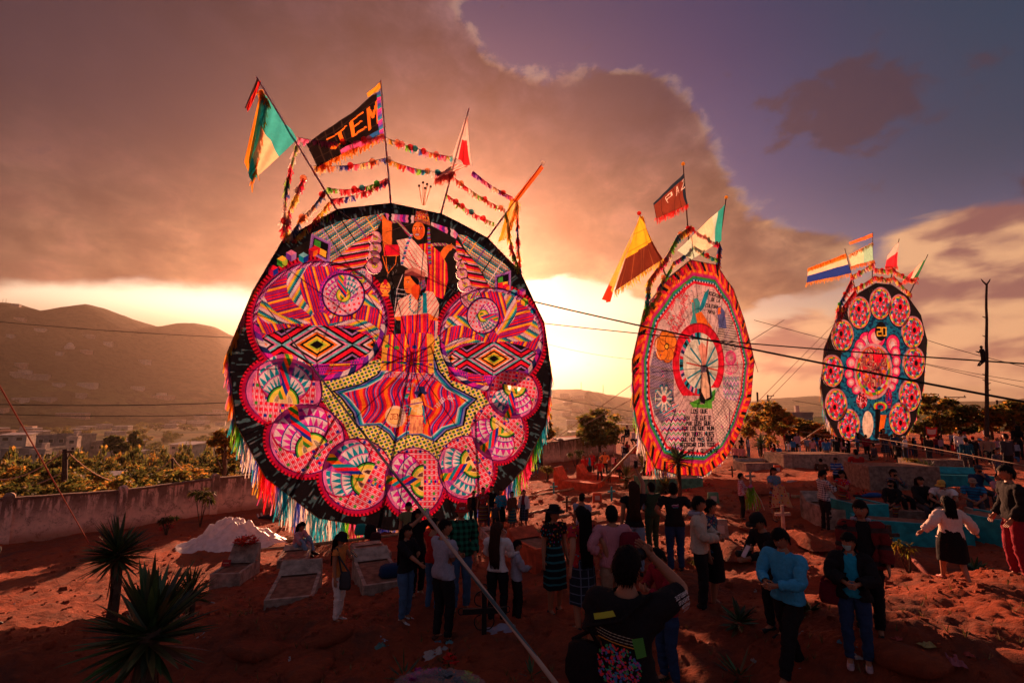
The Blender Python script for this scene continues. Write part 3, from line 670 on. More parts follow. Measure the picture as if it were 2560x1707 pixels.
def fans(cx, cy, rx, ry, A, va=0):
    def f(p, q):
        r = np.hypot(p-.34, q*1.05); th = np.arctan2(q, .34-p); k = fr(r*(3.9-.35*(va % 3))-.25-.1*va); up = (q > 0) if va % 3 == 0 else (q > 9*(va % 3-1.5)); t = np.abs(fr(th*(5.2-.4*(va % 2))+.15*va)-.5)*2
        c1 = np.where(up[..., None], np.array(MAG), np.array(TEA)); c2 = np.where(up[..., None], np.array(BLU), np.array((.55, .05, .40))); o = np.where((t < k*1.02)[..., None], np.array(WHT), c1); o = np.where((k < .10)[..., None], c2, o)
        wedge = (np.abs(np.abs(th)-1.25) < .13) | (np.abs(np.abs(th)-.16) < .10); return np.where(wedge[..., None], pick(np.floor(r*9), [(.30, .04, .44), (.55, .10, .46)]), o)
    a.ell(cx, cy, rx*.95, ry*.95, f, rot=A, cond=lambda p, q: p < .62)
def rope(cx, cy, rx, ry, A, w_=.15):
    pal = [RED, BLU, YEL, GRN, ORG, TEA]
    a.ell(cx, cy, rx, ry, lambda p, q: pick(np.floor((p*3.1+q*3.5*1.6)*1.6+20), pal), rot=A, cond=lambda p, q: (p > -.95) & (p < .22) & (np.abs(q-.05*np.sin(p*9)) < w_))
def petal(cx, cy, rx, ry, an, va=0):
    A = an*D2R
    a.ell(cx, cy, rx, ry, (.28, .05, .38)); a.ell(cx, cy, rx*.97, ry*.97, (.62, .13, .46)); fans(cx, cy, rx, ry, A, va)
    a.ell(cx, cy, rx*.97, ry*.97, (.64, .16, .50), r0=.90)
    def chk(p, q):
        u, v = fr(p*6.3+.1), fr(q*6.3+.2); sq = (np.abs(u-.5) < .26) & (np.abs(v-.5) < .28)
        ci = np.mod(np.floor(p*6.3+.1)*3+np.floor(q*6.3+.2)*5, 9); sc = np.where((ci == 0)[..., None], np.array(BLU), np.where((ci == 4)[..., None], np.array(GRN), np.array(RED)))
        return np.where(sq[..., None], sc, np.where((fr(q*19) < .48)[..., None], np.array((.80, .62, .72)), np.array((.68, .05, .24))))
    a.ell(cx, cy, rx*.96, ry*.96, chk, rot=A, cond=lambda p, q: ((p+.42)**2+q*q*.80 > .56) & (p < .90-.2*q*q))
    a.ell(cx, cy, rx*.99, ry*.99, np.array(CRI), rot=A, cond=lambda p, q: (np.abs(np.sqrt((p+.42)**2+q*q*.80)-.745) < .018) & (np.abs(q) > .45))
    a.ell(cx, cy, rx*.95, ry*.95, lambda p, q: pick(np.floor(p*14+40), [BLU, MAG, YEL, TEA, RED]), rot=A, cond=lambda p, q: (np.abs(q) < .045) & (p > .33))
    for k, c_ in ((.50, BLK), (.465, GRN), (.42, (.75, .70, .10)), (.30, CRM)):
        a.ell(cx, cy, rx, ry, c_, rot=A, cond=lambda p, q, k=k: ((p-.32)**2*1.15+q*q < k*k) & (p < .32))
    a.ell(cx, cy, rx, ry, None, rot=A, cond=lambda p, q: ((p-.32)**2*1.15+q*q < .27*.27) & (p < .30) & (np.abs(q) > .14))
    rope(cx, cy, rx, ry, A, .13)
for P_, va in zip(PET, (2, 1, 2, 1, 2, 1, 3)): petal(*P_, va)
# ring chains
for t in [(938, 596, 17), (938, 622, 16), (934, 645, 17), (936, 665, 20), (1147, 641, 13), (1154, 664, 14), (1154, 686, 14), (1161, 713, 17)]: donut(t[0], t[1], t[2], 60, big=False)
for t in [(902, 699, 30, 40), (858, 738, 52, 80)]: donut(*t)
donut(1176, 744, 25, 150, 27); donut(1207, 790, 40, 190, 44)
# textile bands in the crown
def TA(*p): return [(540+x/3.564, 480+y/3.564) for x, y in p]
def TB(*p): return [(960+x/3.564, 480+y/3.564) for x, y in p]
def zigcol(mir):
    def f(x, y):
        u = (x*mir*.55+y*.83); v = (x*mir*.83-y*.55)
        k = np.floor((u+2.6*np.abs(fr(v/6.5)-.5)*2)/2.7); c = pick(k, [TEA, (.03, .12, .16), CRM, TEA, ORG, CYA, (.30, .08, .02)])
        return np.where((fr(v/27) < .10)[..., None], pick(np.floor(v/27), [RED, LIL, WHT, BLK, PUR, YEL]), c)
    return f
def jag(mir):
    def f(x, y): k = np.floor(fr((y+mir*x*.18+2.2*np.abs(fr(x/4.)-.5))/19.)*9); return pick(k, [RED, RED, ORG, YEL, MAG, WHT, BLK, BLK, CRI])
    return f
a.poly(TA((1010, 660), (1100, 560), (1180, 480), (1290, 430), (1420, 330), (1370, 430), (1350, 620), (1290, 690), (1180, 720)), jag(1))
a.poly(TA((850, 370), (1100, 260), (1500, 190), (1440, 330), (1340, 400), (1255, 440), (1185, 500), (1100, 570), (1010, 640), (1030, 450)), zigcol(1))
a.poly(TB((640, 420), (730, 540), (830, 640), (880, 740), (930, 830), (985, 890), (860, 850), (770, 860), (740, 700), (640, 520)), jag(-1))
a.poly(TB((650, 380), (730, 390), (900, 500), (1060, 620), (1130, 690), (990, 740), (985, 890), (930, 820), (880, 720), (830, 640), (730, 520)), zigcol(-1))
for P_ in ((TA((1500, 190), (1568, 195))+TB((60, 195), (270, 210), (265, 280), (30, 250))), TB((420, 270), (620, 340), (660, 380), (640, 420), (420, 300))):
    a.poly(P_, lambda x, y: pick(np.floor((x+5*np.abs(fr(y/13)-.5))/7.), [WHT, PNK, LIL, MAG, PUR, PNK, BLK]))
def frame(P, pur=LIL):
    a.poly(P, pur); a.poly(shrink(P, .86), lambda x, y: pick(np.floor((x+y)/2.2), [PUR, LIL])); a.poly(shrink(P, .72), BLK)
    c = (sum(p[0] for p in P)/4, sum(p[1] for p in P)/4); S = shrink(P, .62)
    for i, cl in enumerate((GRN, BLK, YEL, RED)):
        p0 = S[i]; p1 = ((S[i][0]+S[(i+1) % 4][0])/2, (S[i][1]+S[(i+1) % 4][1])/2); p2 = c; p3 = ((S[i][0]+S[i-1][0])/2, (S[i][1]+S[i-1][1])/2)
        a.poly([p0, p1, p2, p3], cl)
frame(TA((850, 370), (1030, 450), (1010, 640), (825, 540))); frame(TB((990, 740), (1135, 695), (1130, 885), (990, 890)))
def cube(cx, cy, r, c3):
    h = [(cx+r*math.sin(k*math.pi/3), cy-r*math.cos(k*math.pi/3)) for k in range(6)]; c = (cx, cy)
    for i in range(3): a.poly([c, h[(2*i+5) % 6], h[(2*i) % 6], h[(2*i+1) % 6]], c3[i])
for (x, y), r, c3 in zip(TA((590, 622), (670, 570), (780, 588), (865, 535), (510, 700))+TB((1160, 900), (1250, 980), (1235, 890), (1325, 1060), (1090, 850)), (15, 15, 14, 13, 14, 10, 11, 9, 8, 10),
                        ((YEL, LIM, GRN), (PNK, LIL, PUR), (CYA, BLU, TEA), (RED, ORG, CRI), (RED, BLU, CRI), (CYA, BLU, TEA), (LIM, GRN, YEL), (PUR, PNK, MAG), (BLU, NVY, TEA), (RED, ORG, CRI))): cube(x, y, r, c3)
# figures
a.line(TB((60, 270), (130, 260), (190, 340), (240, 400)), 7, lambda x, y: pick(np.floor((x-y)/2.4), [RED, BLU, YEL, TEA])); a.line(TB((400, 480), (450, 470), (540, 470), (640, 500)), 7, lambda x, y: pick(np.floor((x-y)/2.4), [RED, BLU, YEL, TEA]))
a.poly(TA((1480, 200), (1525, 250), (1568, 270), (1568, 560), (1500, 560), (1482, 450)), SKN)
a.poly(TB((0, 270), (62, 280), (72, 330), (62, 470), (130, 480), (130, 570), (0, 570)), SKN); a.poly(TB((10, 470), (130, 470), (150, 560), (0, 565)), RED)
a.poly(TB((110, 430), (240, 408), (380, 560), (392, 760), (230, 690), (150, 640), (140, 500)), lambda x, y: np.where((fr((x-.75*y)/10) < .10)[..., None], np.array(RED), np.array((.88, .74, .70))))
for k in range(9): a.ell(1023+k*3.1, 628+k*5.2, 2.2, 1.6, RED, rot=k); a.ell(1014+k*2.8, 640+k*4.6, 2., 1.5, RED, rot=k*2)
a.poly(TB((300, 470), (400, 455), (500, 540), (560, 640), (572, 780), (530, 955), (455, 930), (370, 900), (400, 700), (380, 560)), lambda x, y: pick(np.floor(x/3.1), [RED, CRI, RED, ORG, RED, CRI, YEL, RED]))
a.poly(TB((500, 540), (535, 490), (600, 500), (560, 560), (530, 610)), SKN); a.ell(*TB((575, 500))[0], 9, 8, SKN)
for k in range(4): a.line(TB((575+8*k, 500), (600+10*k, 462+12*k)), 2.2, SKN)
a.line(TB((245, 380), (205, 470), (160, 640)), 6, lambda x, y: pick(np.floor(y/3.1), [BLU, WHT, MAG, TEA])); a.line(TB((395, 330), (400, 450), (410, 640)), 7, lambda x, y: pick(np.floor(y/3.1), [BLU, RED, GRN, LIL]))
a.ell(*TB((325, 330))[0], 18, 25, BLK); a.ell(*TB((308, 345))[0], 15.5, 23, SKN); a.ell(*TB((318, 350))[0], 10, 20, (.80, .10, .02), cond=lambda p, q: p > .1)
a.ell(*TB((280, 325))[0], 3.2, 1.5, WHT); a.ell(*TB((325, 325))[0], 3.2, 1.5, WHT); a.ell(*TB((281, 325))[0], 1.4, 1.6, BLK); a.ell(*TB((326, 325))[0], 1.4, 1.6, BLK); a.line(TB((265, 312), (290, 308)), 1.3, BLK); a.line(TB((312, 308), (342, 314)), 1.3, BLK)
a.line(TB((300, 330), (292, 358), (304, 362)), 1.2, CRI); a.ell(*TB((294, 382))[0], 5.2, 2.6, WHT); a.ell(*TB((294, 382))[0], 6.4, 3.4, CRI, r0=.78)
a.poly(TB((290, 170), (385, 165), (412, 290), (270, 250)), lambda x, y: pick(np.floor(vnoise(x/2.2, y/2.2, 8)*6), [CRI, (.2, .02, .03), YEL, RED, (.12, .02, .02), WHT])); a.poly(TB((272, 232), (410, 275), (412, 300), (268, 256)), (.35, .09, .08))
for x0 in (1036, 1045, 1054): a.line([(x0, 508), (x0+(x0-1045)*.8, 505)], 1.5, CRM)
a.line(TB((-12, 570), (30, 705)), 1.8, ORG); a.line(TB((112, 560), (105, 640), (40, 720)), 1.8, ORG); a.line(TB((20, 560), (25, 660), (40, 720), (30, 750)), 1.8, ORG)
bx, by = TB((15, 850))[0]; a.ell(bx, by, 13, 16, (.92, .42, .06)); a.ell(bx, by-14, 5, 7, RED); a.poly([(bx-12, by+22), (bx-4, by+12), (bx+4, by+12), (bx+11, by+21)], (.90, .30, .04)); a.line([(bx-13, by+1), (bx+13, by+4)], 2, CRI)
for q in ((-5, -7), (4, -6), (0, -1), (6, 8), (-6, 8)): a.ell(bx+q[0], by+q[1], 2, 2, CRI)
for k in range(14): x0, y0 = 968+R_.random()*26, 655+R_.random()*60; a.line([(x0, y0), (x0+2, y0+4), (x0-1, y0+8)], 1.1, (.16, .17, .20))
a.line(TB((170, 730), (120, 860), (95, 1060)), 1.6, WHT); [a.line(TB((115, y), (205, y+15)), 1.3, WHT) for y in (860, 900, 940, 980)]
a.poly(TB((190, 700), (260, 668), (370, 718), (365, 800), (330, 830), (300, 760), (180, 748)), (.55, .22, .20)); a.poly(TB((180, 730), (250, 700), (365, 760), (360, 810), (260, 750), (180, 752)), (.25, .05, .06))
a.poly(TB((185, 755), (245, 745), (290, 790), (325, 850), (320, 900), (290, 985), (245, 975), (238, 905), (200, 898), (182, 860), (178, 815)), SKN); a.poly(TB((245, 850), (300, 800), (330, 860), (315, 930), (270, 990), (245, 930)), (.80, .09, .02))
a.poly(TB((235, 742), (300, 765), (318, 810), (300, 830), (262, 790), (240, 760)), BLK); a.ell(*TB((215, 800))[0], 3, 1.2, WHT); a.ell(*TB((214, 800))[0], 1.2, 1.4, BLK); a.line(TB((190, 862), (215, 864)), 1.6, CRI); a.line(TB((195, 785), (228, 782)), 1.5, BLK)
a.poly(TB((310, 800), (365, 780), (380, 840), (330, 880)), lambda x, y: pick(np.floor(vnoise(x/2, y/2, 4)*7), [MAG, TEA, PUR, GRN, RED, BLU]))
a.poly(TB((130, 960), (240, 905), (300, 975), (370, 880), (440, 892), (490, 1000), (480, 1130), (380, 1110), (140, 1110), (92, 1112)), lambda x, y: np.where((fr((x*.8+.6*y)/9) < .13)[..., None], np.array(RED), np.array((.82, .66, .62))))
a.line(TB((235, 930), (230, 1040), (270, 1080), (315, 1040), (325, 930)), 5, lambda x, y: pick(np.floor((x+y)/2), [TEA, YEL, CYA, BLU])); a.poly(TB((345, 900), (378, 900), (385, 1080), (345, 1080)), TEA)
a.poly(TB((150, 1105), (395, 1082), (470, 1150), (465, 1300), (440, 1330), (150, 1275)), lambda x, y: pick(np.floor(x/2.6), [RED, RED, CRI, RED, BLU, RED, ORG]))
a.poly(TB((92, 1112), (145, 1108), (150, 1145), (110, 1140)), ORG); a.poly(TB((400, 1085), (478, 1130), (465, 1150), (410, 1140)), ORG); a.poly(TB((455, 1150), (480, 1150), (468, 1300), (445, 1320)), (.62, .48, .55))
SK = [(970, 836), (1078, 831), (1086, 850), (1079, 934), (1040, 932), (955, 926)]
a.poly(SK, stripes(4, 34, [RED, RED, PUR, RED, BLU, RED, RED, YEL, YEL, RED, CRI, BLU, RED, PUR, RED, RED])); a.poly([(958, 838), (972, 838), (964, 926), (951, 926)], (.9, .5, .08)); a.poly([(1066, 834), (1080, 836), (1084, 932), (1070, 933)], (.9, .5, .08))
a.poly([(955, 902), (1080, 909), (1080, 914), (955, 907)], lambda x, y: pick(np.floor(x/8), [GRN, BLU, CRI, ORG, PUR]))
for x, y, c_ in ((992, 870, GRN), (1036, 868, BLU), (968, 866, GRN), (1060, 872, PUR), (1018, 866, ORG)): a.poly([(x-6, y-3), (x, y-6), (x+6, y-3), (x+6, y+3), (x-6, y+3)], c_)
a.line([(950, 928), (1080, 935)], 1.2, WHT)
a.text('JUVENTUD', 964, 941, 10.5, 5, 2.0, (.52, .36, .68), .68); a.text('ESPIRITU', 1037, 947, 9.5, 4, 2.0, (.50, .30, .62), .62); a.text('MAYA', 1009, 966, 9.5, 2, 2.0, (.50, .32, .64), .66)
a.poly([(1020, 968), (1028, 969), (1017, 1000), (1010, 996)], lambda x, y: pick(np.floor((y+2*np.abs(fr(x/4)-.5))/3), [GRN, TEA, CYA, PUR, MAG, ORG, BLU]))
a.ell(988, 1041, 26, 27, (.86, .66, .52)); a.ell(987, 1041, 20, 20, (.80, .50, .14)); a.ell(987, 1041, 17.5, 17.5, (.92, .62, .26)); a.poly([(1004, 1022), (1011, 1024), (1005, 1065), (1000, 1064)], (.42, .30, .34)); a.text('JEM', 975, 1048, 13, -3, 1.6, (.28, .03, .02), .62, 1.2)
a.ell(1051, 982, 17, 5.2, NVY); a.poly([(1046, 966), (1061, 966), (1062, 982), (1044, 982)], NVY); a.ell(1051, 990, 7, 9, BLK); a.ell(1056, 993, 5, 9, ORG)
a.poly([(1026, 1000), (1048, 992), (1056, 1004), (1055, 1042), (1024, 1040)], lambda x, y: np.where((vnoise(x/5, y/3, 2) > .55)[..., None], np.array((.92, .55, .14)), np.array((.95, .74, .42))))
a.poly([(1024, 1040), (1057, 1042), (1057, 1083), (1022, 1084)], lambda x, y: np.where((vnoise(x/3, y/9, 3) > .6)[..., None], np.array((.72, .28, .18)), np.array((.93, .48, .24)))); a.line([(1024, 1038), (1055, 1040)], 2.4, RED); a.line([(1024, 1011), (1056, 1005)], 2.4, PUR)
a.line([(1014, 1014), (1026, 1020), (1022, 1036)], 4, TEA); a.line([(1056, 1015), (1062, 1058)], 4, TEA); a.line([(1058, 995), (1064, 1012), (1082, 1023)], 5, ORG)
for k in range(7): a.line([(1003, 1016+k*7), (1024, 1011+k*9)], .9, WHT)
a.text('TIAGO', 1092, 1021, 8.5, -48, 1.8, WHT, .6); a.text('SAC', 1117, 996, 8.5, 28, 1.8, WHT, .6)
IMG1 = a.image('big_kite_paper')
# ------------------------------------------------------------------ kite 2 art
K2 = Plane((1762, 918), 27.5, 40, -1, 7.3, 900)
O2 = [(1728, 650), (1670, 697), (1612, 775), (1583, 900), (1585, 1010), (1600, 1090), (1640, 1170), (1700, 1187), (1760, 1190), (1810, 1150), (1850, 1080), (1877, 1000), (1886, 905), (1862, 800), (1835, 722), (1790, 662)]
a = Art(K2.X, K2.Y)
def rings(k, f): a.poly([(1762+(x-1762)*k, 918+(y-918)*(k+.015*(1-k))) for x, y in O2], f)
def th2(x, y): return np.arctan2((y-918)/270, (x-1762)/150)
rings(1.0, lambda x, y: pick(np.floor((th2(x, y)*26+np.hypot((x-1762)/150, (y-918)/270)*16)), [RED, ORG, RED, BLK, ORG, CRI]))
rings(.915, lambda x, y: pick(np.floor(th2(x, y)*40), [ORG, (.95, .33, .03), ORG, RED])); rings(.885, (.70, .03, .22)); rings(.865, (.45, .02, .25)); rings(.85, GRN); rings(.83, TEA)
rings(.815, lambda x, y: pick(np.floor(th2(x, y)*36), [BLK, WHT])); rings(.80, RED); rings(.775, lambda x, y: np.where(((fr(th2(x, y)*16/3.14) < .05) | (vnoise(x/2.4, y/2.4, 6) > .80))[..., None], np.array((.40, .22, .30)), np.array((.72, .58, .64))))
def G(*p): return [(1480+x/3.564, 380+y/3.564) for x, y in p]
def H(*p): return [(1550+x/3.484, 780+y/3.484) for x, y in p]
# left stripe field, zigzag fields, rose field
a.poly(H((300, 330), (470, 430), (470, 740), (500, 900), (370, 985), (300, 880), (262, 700), (262, 480)), lambda x, y: np.where((fr((y-.2*x)/3.6) < .5)[..., None], pick(np.floor((y-.2*x)/9), [NVY, (.06, .05, .22), BLK]), np.array((.50, .40, .56))))
a.poly(H((345, 1000), (450, 880), (560, 850), (590, 1000), (520, 1240), (430, 1150)), lambda x, y: pick(np.floor((y+7*np.abs(fr((x)/11)-.5)*2)/3.0), [WHT, WHT, GRN, WHT, PNK, WHT, BLU, RED]))
a.poly(H((890, 560), (1040, 560), (1035, 760), (960, 900), (900, 760)), lambda x, y: pick(np.floor((y+11*np.abs(fr((x)/9)-.5)*2)/2.8), [WHT, PNK, BLU, WHT, GRN, LIL, WHT]))
a.poly(H((800, 720), (1030, 780), (960, 960), (860, 1170), (800, 1000)), lambda x, y: np.where(((fr((x+y)/9) < .16) | (fr((x-y)/9) < .16))[..., None], np.array((.25, .18, .25)), np.array((.80, .68, .68))))
a.poly(H((870, 60), (960, 30), (1010, 180), (1030, 330), (880, 350), (840, 230)), lambda x, y: np.where((fr((y+.12*x)/4.2) < .42)[..., None], pick(np.floor(x/12), [BLK, NVY, BLK]), np.array((.82, .72, .74))))
a.poly(H((370, 870), (450, 800), (520, 800), (440, 890), (400, 930)), stripes(60, 9, [RED, WHT, TEA, WHT]))
for st, p, an in (('SAN JUAN', (1665, 800), -62), ('CALA', (1676, 812), -60), ('SALI BARRIL', (1682, 828), -58), ('CURALES', (1690, 838), -58), ('ROQUEZ', (1703, 748), -60), ('BREAK', (1711, 762), -62)): a.text(st, p[0], p[1], 9, an, 1.7, RED, .62)
for st, p, an in (('DESCRIBEN', (1768, 735), 18), ('DE LA', (1778, 752), 10), ('CULTURA', (1764, 767), 8), ('MAYA', (1769, 783), 8)): a.text(st, p[0], p[1], 7.5, an, 1.7, BLK, .50)
# orange flower
fx, fy = H((405, 300))[0]
for k in range(6): t = k*math.pi/3+.3; a.ell(fx+15*math.cos(t), fy+22*math.sin(t), 15, 20, (.30, .06, .02)); a.ell(fx+15*math.cos(t), fy+22*math.sin(t), 13.5, 18, (.90, .28, .03))
a.ell(fx, fy, 6, 8, BLK); a.ell(fx, fy, 4, 5.5, YEL)
fx, fy = H((382, 755))[0]
for k in range(10):
    t = k*math.pi/5; a.line([(fx, fy), (fx+21*math.cos(t), fy+33*math.sin(t))], 8, TEA)
for k in range(10):
    t = k*math.pi/5; a.line([(fx, fy), (fx+19*math.cos(t), fy+30*math.sin(t))], 5.5, (.82, .78, .80))
a.ell(fx, fy, 6, 9, RED)
rx_, ry_ = H((965, 400))[0]
for k in range(4): a.ell(rx_, ry_, 14-3*k, 19-4*k, (.75, .05, .30), r0=.80)
for t in (-.6, .2, .9): a.ell(rx_+12*math.sin(t)-2, ry_+28, 9, 15, (.72, .10, .34), r0=.8, rot=t)
# bird
a.poly(G((900, 1310), (940, 1300), (965, 1340), (960, 1420), (990, 1480), (1040, 1520), (1060, 1568), (960, 1568), (900, 1560), (870, 1568), (905, 1450), (900, 1380)), (.06, .42, .50)); a.poly(G((960, 1390), (1000, 1260), (1040, 1215), (1030, 1290), (1000, 1380), (965, 1430)), TEA)
a.poly(G((930, 1440), (975, 1420), (1030, 1510), (1070, 1568), (940, 1568)), ORG); a.poly(G((1110, 1390), (1150, 1370), (1185, 1420), (1200, 1568), (1130, 1568)), (.10, .14, .45)); a.poly(G((1120, 1390), (1150, 1380), (1150, 1440), (1120, 1450)), ORG); a.poly(G((890, 1330), (905, 1310), (910, 1340)), ORG)
# text rows
for st, x, y, hh, g_ in (('LOS QUE', 625, 880, 30, 2), ('POR LOS QUE E', 560, 940, 30, 1.2), ('POR LOS QUE', 575, 985, 30, 1.8), ('POR LOS QUE NUN', 540, 1030, 30, 1.3), ('POR TODOS NUES', 548, 1080, 30, 1.5), ('QUE HOY MAS QUE', 530, 1125, 30, 1.4), ('RECORDAR CON TODO', 520, 1172, 30, 1.2), ('NTE A QUIEN SE', 590, 1228, 30, 1.5)):
    p = H((x, y))[0]; a.text(st, p[0], p[1], hh/3.3, -1, 2.1, (.01, .01, .02), .50, g_)
for k in range(16): t = k*math.pi/8+.1; a.line([(1762+52*math.cos(t), 918+84*math.sin(t)), (1762+100*math.cos(t), 918+200*math.sin(t))], 1.3, (.30, .16, .22))
for k in range(60):
    t = R_.uniform(0, 6.28); r_ = R_.uniform(.60, .76); x, y = 1762+(150 if math.cos(t) < 0 else 122)*r_*math.cos(t), 918+262*r_*math.sin(t); a.line([(x, y), (x+R_.uniform(-5, 5), y+R_.uniform(-6, 6))], 1.6, R_.choice([RED, NVY, TEA, MAG, GRN]))
# red ring and its scene
cx, cy = 1746, 908
a.ell(cx, cy, 64, 101, (.72, .84, .80), cond=lambda p, q: q < .75)
for k in range(12): t = k*math.pi/6+.15; a.line([(1762, 918), (1762+46*math.cos(t), 918+75*math.sin(t))], 4, TEA if k % 3 else (.55, .10, .08))
a.ell(cx, cy, 64, 101, lambda p, q: pick(np.floor(np.arctan2(q, p)*14), [RED, (.62, .01, .03), RED]), r0=.76, cond=lambda p, q: (q < .80) & ~((p > .2) & (q > .6)))
a.ell(cx, cy, 48, 77, lambda p, q: pick(np.floor(np.arctan2(q, p)*9), [TEA, RED, WHT, NVY, PNK, TEA, BLK]), r0=.82, cond=lambda p, q: p < .1)
a.poly(H((680, 300), (710, 260), (745, 300), (750, 450), (715, 470)), (.90, .42, .34)); a.poly(H((700, 460), (760, 470), (780, 560), (800, 760), (740, 800), (690, 780), (700, 600)), BLK); a.poly(H((705, 470), (752, 480), (745, 530), (708, 530)), (.30, .25, .40))
a.poly(H((705, 530), (750, 520), (775, 640), (780, 740), (740, 760), (705, 690)), (.90, .66, .50)); a.poly(H((610, 790), (690, 750), (700, 800), (745, 800), (740, 770), (800, 760), (800, 840), (640, 830)), (.10, .52, .05)); a.poly(H((800, 690), (830, 670), (820, 770), (795, 780)), GRN)
IMG2 = a.image('second_kite_paper')
# ------------------------------------------------------------------ kite 3 art
K3 = Plane((2196, 921), 40., 23, -2, 8.2, 760)
O3 = [(2190, 708), (2147, 733), (2100, 780), (2062, 870), (2052, 970), (2065, 1040), (2095, 1095), (2165, 1110), (2255, 1105), (2290, 1050), (2310, 960), (2318, 850), (2302, 788), (2272, 742), (2228, 712)]
a = Art(K3.X, K3.Y, (.012, .010, .014))
a.ell(2190, 935, 90, 165, lambda x, y: np.where((vnoise(x*22, y*40, 9) > .6)[..., None], np.array((.004, .04, .15)), np.array((.008, .19, .40))))
def Qk(x, y): return 1990+x/2.851, 570+y/2.851
def dots(p, q):
    r = np.hypot(p, q); th = np.arctan2(q, p); k = np.floor(th/6.2832*26+r*3); rr = np.floor(r*7.5)
    c = pick(np.abs(k*3+rr*5), [RED, MAG, TEA, RED, WHT, CRI, PNK, BLU, RED, ORG, GRN, CRI]); return np.where((r > .90)[..., None], np.array((.62, .34, .46)), np.where(((r > .76) & (r < .86))[..., None], pick(k, [LIM, YEL, GRN, ORG, LIM, RED]), c))
RO3 = [(600, 540, 0), (735, 590, .5), (830, 745, 1.0), (840, 965, 1.5), (810, 1195, 2.0), (735, 1360, 2.6), (375, 1405, -2.6), (285, 1260, -2.1), (258, 1020, -1.5), (330, 770, -1.), (450, 605, -.5)]
ROS = []
for i, (x, y, t) in enumerate(RO3):
    X, Y = Qk(x, y); ROS.append((X, Y, 28, 42)); a.ell(X, Y, 28, 42, dots); a.ell(X, Y, 28, 42, BLK, r0=.93, cond=lambda p, q: (q > .2))
    ox, oy = X+5*math.sin(t), Y-11*math.cos(t); a.ell(ox, oy, 7, 11, RED); a.ell(ox, oy, 4, 6.5, BLK)
for (x, y, rx, ry) in ((510, 810, 22, 26), (460, 850, 16, 22), (690, 830, 18, 26), (430, 900, 14, 18), (395, 960, 13, 16), (380, 1040, 12, 14), (395, 1100, 12, 14), (430, 1150, 11, 13), (710, 890, 13, 18), (715, 950, 12, 16), (712, 1020, 11, 15), (700, 1080, 11, 14), (680, 1130, 11, 13), (575, 780, 22, 26)):
    X, Y = Qk(x, y); a.ell(X, Y, rx, ry, BLK); a.ell(X, Y, rx*.93, ry*.93, (.85, .03, .22)); a.ell(X, Y, rx*.6, ry*.6, (.88, .45, .52)); a.ell(X, Y, rx*.3, ry*.3, WHT)
a.ell(2183, 928, 47, 70, dots); a.ell(2183, 920, 34, 52, lambda x, y: pick(np.floor(vnoise(x*6+3, y*5, 5)*8), [RED, (.35, .10, .10), (.80, .45, .35), BLK, RED, (.12, .12, .25), ORG, LIL]))
a.poly([Qk(540, 900), Qk(610, 900), Qk(600, 960), Qk(560, 960)], RED); a.ell(2202, 828, 14, 24, BLK); a.text('20', 2193.5, 839, 20, 0, 3.2, YEL, .52, 1.6)
a.ell(*Qk(600, 1270), 16, 12, LIM, r0=.6); a.ell(*Qk(600, 1275), 12, 10, RED, r0=.6); a.poly([Qk(565, 1290), Qk(600, 1290), Qk(595, 1500), Qk(560, 1500)], BLK); a.poly([Qk(600, 1330), Qk(640, 1330), Qk(620, 1450), Qk(590, 1450)], ORG); a.ell(*Qk(510, 1400), 14, 34, (.80, .70, .62)); a.ell(*Qk(470, 1230), 14, 20, lambda x, y: pick(np.floor(vnoise(x*5, y*5, 7)*5), [RED, BLK, RED, WHT])); a.ell(*Qk(660, 1210), 8, 26, lambda x, y: pick(np.floor(vnoise(x*5, y*5, 8)*5), [RED, BLK, CRI, BLU]))
IMG3 = a.image('third_kite_paper')
# ------------------------------------------------------------------ kite geometry
BAM = mat('bamboo', (.34, .20, .10), .6, .35, 9, bump=.2); ROPEM = mat('rope', (.30, .20, .14), .9, .3, 40); CORDM = mat('dark_cord', (.03, .02, .02), .8, .2)
FRG = mat_attr('fringe_paper', .6, .7, .2, .15, 3, .35); BALM = mat_attr('balloon_rubber', .35, .5, .4, .05, 3, .5); CABLE = mat('cable_black', (.012, .01, .01), .5, .2)
BRIGHT = [(.9, .35, .03), (.85, .60, .05), (.85, .03, .05), (.85, .10, .35), (.30, .70, .05), (.03, .45, .60), (.88, .80, .75), (.10, .15, .60), (.80, .30, .45)]
def streamer(mb, p, L, wd, col, dirv, sw=.25, seg=4):
    """a narrow tissue strip hanging from p"""
    side = Vector(dirv).normalized(); q = Vector(p); vs = []; d = Vector((R_.uniform(-sw, sw), R_.uniform(-sw, sw), -1)).normalized()
    for i in range(seg+1):
        w_ = wd*(1-.35*i/seg); vs += [q-side*w_/2, q+side*w_/2]; q = q+d*L/seg; d = (d+Vector((R_.uniform(-sw, sw)*.5, R_.uniform(-sw, sw)*.5, -.3))).normalized(); side = (side+Vector((R_.uniform(-.5, .5), R_.uniform(-.5, .5), 0))*.7).normalized()
    o = len(mb.v); mb.v.extend([tuple(v) for v in vs])
    for i in range(seg): mb.f.append((o+2*i, o+2*i+1, o+2*i+3, o+2*i+2)); mb.c.append(col)
def cut_image(art_img, pl, pieces, name):
    """the backing sheet is cut away where a separate paper piece closes the opening"""
    n = pl.N; px = np.empty(n*n*4, np.float32); art_img.pixels.foreach_get(px); px = px.reshape(n, n, 4); A = Art(pl.X, pl.Y)
    for nm, lab, pts, of in pieces:
        sl, m_ = A.pmask(shrink(pts, .97))
        if sl is not None: px[sl][..., 3][m_] = 0
    im = bpy.data.images.new(name, n, n, alpha=True); im.pixels.foreach_set(px.ravel()); im.update(); im.pack(); return im
